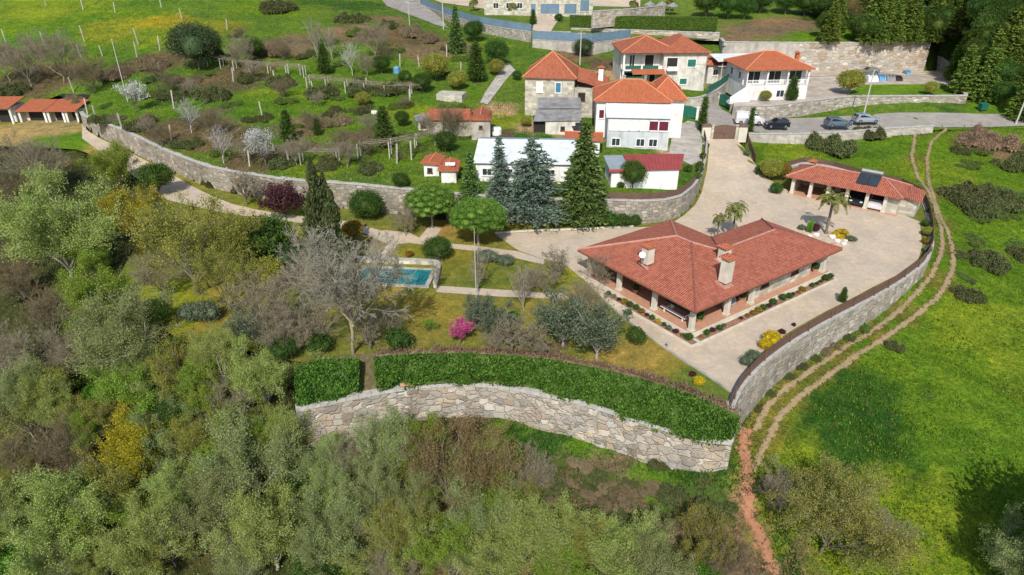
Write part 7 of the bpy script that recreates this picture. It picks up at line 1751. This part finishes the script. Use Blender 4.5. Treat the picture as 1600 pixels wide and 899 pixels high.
HP = [(120,150),(200,85),(420,20),(590,30),(700,60),(790,100),(740,150),(720,215),(650,255),(520,262),(400,258),(300,225),(180,195)]
scatter(62, (120,20,790,262,HP), ['weedy','weedy','weedy','bare','weedy','barebrown','brambleb'], (22,46), 
  dict(weedy='small low green scrub on the overgrown terraces above the garden wall', brambleb='small dull bramble heap on the overgrown terraces', brownb='small dry brown heap on the overgrown terraces', barebrown='small brown bare sapling on the overgrown terraces', bare='small grey bare sapling on the overgrown terraces', smallb='small green shrub on the overgrown terraces'),
  dict(weedy='low green scrub of the terraces', brambleb='bramble heaps of the terraces', brownb='dry heaps of the terraces', barebrown='brown saplings of the terraces', bare='grey saplings of the terraces', smallb='small shrubs of the terraces'), 9, .85)
CP = [(820,700),(1130,765),(1150,860),(1080,850),(960,830),(850,800),(800,760)]
scatter(34, (800,690,1150,860,CP), ['weedy','brownb','brambleb'], (26,50), dict(weedy='low green weeds in the clearing under the front wall', brownb='low dry brown growth in the clearing under the front wall', brambleb='low dull bramble in the clearing under the front wall'),
  dict(weedy='weeds of the clearing', brownb='dry growth of the clearing', brambleb='brambles of the clearing'), 10, .6)
FP = [(1470,210),(1600,200),(1600,420),(1500,480),(1480,330)]
scatter(16, (1470,200,1600,480,FP), ['weedy','brambleb'], (26,50), dict(weedy='low green weed patch in the right field', brambleb='low dull bramble patch in the right field'), dict(weedy='weed patches of the right field', brambleb='bramble patches of the right field'), 12, .5)
FWP = [(0,560),(200,560),(440,640),(470,690),(830,720),(1000,880),(1000,899),(0,899)]
scatter(46, (0,560,1000,899,FWP), ['willow','greyw','budding','bare','willow','limet','greyw'], (58,92), dict(willow='slender pale willow packed between the big trees of the front wood', greyw='slender grey willow packed between the big trees of the front wood', budding='slender olive budding tree packed in the front wood', bare='slender bare tree packed in the front wood', limet='slender fresh green tree packed in the front wood'),
  dict(willow='slender pale willows of the front wood', greyw='slender grey willows of the front wood', budding='slender budding trees of the front wood', bare='slender bare trees of the front wood', limet='slender green trees of the front wood'), 26, 1.2)
pl_([('willow',515,705,70,'pale willow top against the left foot of the front wall'),('bare',560,715,80,'bare grey treetop against the front wall near its left end'),('budding',640,705,84,'olive budding treetop overlapping the wall foot left of the rusty tree'),('bare',835,745,80,'bare tree right of the two rusty budding trees'),('budding',800,780,80,'olive budding tree below right of the rusty pair'),('greyw',560,650,44,'small grey willow directly before the left end of the front wall')], G1)
scatter(36, (1290,-10,1610,150,[(1290,-10),(1610,-10),(1610,160),(1560,150),(1520,110),(1470,58),(1290,40)]), ['hiforest','greent','hiforest','darkt'], (34,50), dict(hiforest='yellowish conifer crowded in the dark forest corner', greent='mid green broadleaf crowded in the dark forest corner', darkt='dark broadleaf crowded in the dark forest corner'), dict(hiforest='crowded conifers of the forest corner', greent='crowded green trees of the forest corner', darkt='crowded dark trees of the forest corner'), 12, 1.0)
WP = [(0,260),(120,250),(200,300),(160,440),(230,520),(420,590),(470,700),(800,760),(1000,899),(0,899)]
scatter(60, (0,260,1000,899,WP), ['weedy','barebrown','budding','brambleb','limet'], (50,80), dict(weedy='green undergrowth between the trees of the wood', barebrown='small brown bare understorey tree in the wood', budding='small budding understorey tree in the wood', brambleb='bramble heap between the trees of the wood', limet='small fresh green understorey tree in the wood'),
  dict(weedy='undergrowth of the wood', barebrown='bare understorey of the wood', budding='budding understorey of the wood', brambleb='brambles of the wood', limet='green understorey of the wood'), 22, .9)
# vine pergolas: posts, rails and a tangle of bare canes
def pergola(pts, w_, h, label, seed):
    rs = np.random.RandomState(seed); q = [Vector(hit(px, py)[:3]) for px, py in pts]; q = smooth(resamp([tuple(p) for p in q], 1.2)); root = empty('vine_pergola', q[0], 0, label, 'pergola'); O = q[0]; S = []; Rl = []
    for i, p in enumerate(q):
        if i % 3 == 0:
            for s in (0, w_): MB().box(p.x-O.x-.07,p.x-O.x+.07,p.y+s-O.y-.07,p.y+s-O.y+.07,-.6+p.z-O.z,p.z-O.z+h).build('post', M['post'], root)
        if i:
            a = q[i-1]
            for s in (0, w_*.5, w_): Rl.append((a.x-O.x,a.y-O.y+s,a.z-O.z+h,p.x-O.x,p.y-O.y+s,p.z-O.z+h,.035,.035))
            for _ in range(34):
                x0 = rs.uniform(a.x, p.x)-O.x; y0 = rs.uniform(-.3, w_+.3)+a.y-O.y; z0 = a.z-O.z+h+rs.uniform(-.5,.25); d = rs.normal(0,.45,3)*[1.2,1,.5]; S.append((x0,y0,z0,x0+d[0],y0+d[1],z0+d[2],.025,.012))
    o = bpy.data.objects.new('rail', seg_mesh('rails', Rl, M['twig_taupe'], 4)); COL.objects.link(o); o.parent = root
    o = bpy.data.objects.new('vine', seg_mesh('vine', S, M['twig_taupe'], 3)); COL.objects.link(o); o.parent = root
pergola([(325,104),(380,114),(430,118),(475,122)], 1.6, 1.9, 'bare vine pergola right below the large round dark oak', 1)
pergola([(480,138),(540,145),(600,152),(655,152)], 2.0, 1.9, 'long bare vine pergola across the middle of the terraces', 2)
pergola([(560,252),(610,248),(650,240),(680,228)], 1.8, 2.2, 'bare vine pergola above the garden wall left of the orange sheds', 3)
pergola([(470,258),(510,258),(545,257)], 1.4, 1.8, 'bare vine pergola above the garden wall behind the plum tree', 4)
# low growth: tufts of grass and weeds, too many to count
def tufts(name, n, region, f, mat, size, seed, dens=None, fn_=None):
    rs = np.random.RandomState(seed); x0, x1, y0, y1 = region; X = rs.uniform(x0, x1, n); Y = y0+(y1-y0)*rs.rand(n)**1.3
    k = fn_(X, Y); X = X[k]; Y = Y[k]; cl = np.sin(X*.55+np.sin(Y*.4)*2)*np.cos(Y*.6+X*.2)+rs.normal(0, .5, len(X)) > -.1; X = X[cl]; Y = Y[cl]
    Z = f(X, Y)+.10*np.sin(X*.9+1.3*np.sin(Y*.5))*np.sin(Y*.8)+size[0]*.3; C = np.stack([X, Y, Z], 1); D = rs.normal(0, .45, C.shape); D[:, 2] = 1
    o = bpy.data.objects.new(name, leaf_mesh(name, C, D, size[0], size[1], mat, rs)); COL.objects.link(o); tag(o, None, None, None, 'stuff')
TRKP = [P(*p) for p in TRK_IN+TRK_OUT]; tk = np.array([p[:2] for p in low_xy(TRK_IN)+low_xy(TRK_OUT)])
def infield(X, Y):
    k = ~inpoly(X, Y, TERR) & ~inpoly(X, Y, NORTHP) & (X > 18)
    for a in tk: k &= np.hypot(X-a[0], Y-a[1]) > 1.2
    return k
LM['grass'] = m_leaf('meadow_grass', (.08,.165,.012), (.13,.22,.018), (.20,.285,.03), obv=0)
LM['grass2'] = m_leaf('pale_flowering_weeds', (.10,.17,.03), (.16,.23,.07), (.25,.31,.14), obv=0)
tufts('meadow_grass', 130000, (18,95,26,112), f_low, LM['grass'], (.30,.10), 1, fn_=infield)
tufts('flowering_weeds', 16000, (18,95,26,100), f_low, LM['grass2'], (.22,.10), 2, fn_=lambda X, Y: infield(X, Y) & (np.sin(X*.31+1)*np.cos(Y*.27) > .25))
def inwood(X, Y): return ~inpoly(X, Y, TERR) & ~inpoly(X, Y, NORTHP) & (X < 20)
tufts('undergrowth', 80000, (-60,20,22,85), f_low, LM['bramble'], (.34,.16), 3, fn_=inwood)
tufts('undergrowth', 26000, (0,22,28,46), f_low, LM['green'], (.30,.14), 4, fn_=lambda X, Y: inwood(X, Y) & (np.sin(X*.5)*np.cos(Y*.45) > -.1))
def innorth(X, Y):
    k = inpoly(X, Y, NORTHP) & ~inpoly(X, Y, YARDP) & ~inpoly(X, Y, UPP) & (X < 16)
    return k
LM['grass3'] = m_leaf('terrace_grass', (.07,.13,.012), (.115,.19,.018), (.18,.26,.035), obv=0)
tufts('hillside_grass', 70000, (-110,16,80,210), f_north, LM['grass3'], (.36,.13), 5, fn_=innorth)
tufts('hillside_weeds', 36000, (-110,16,80,210), f_north, LM['brown'], (.40,.10), 6, fn_=lambda X, Y: innorth(X, Y) & (np.sin(X*.13+1)*np.cos(Y*.11+X*.05) > 0))
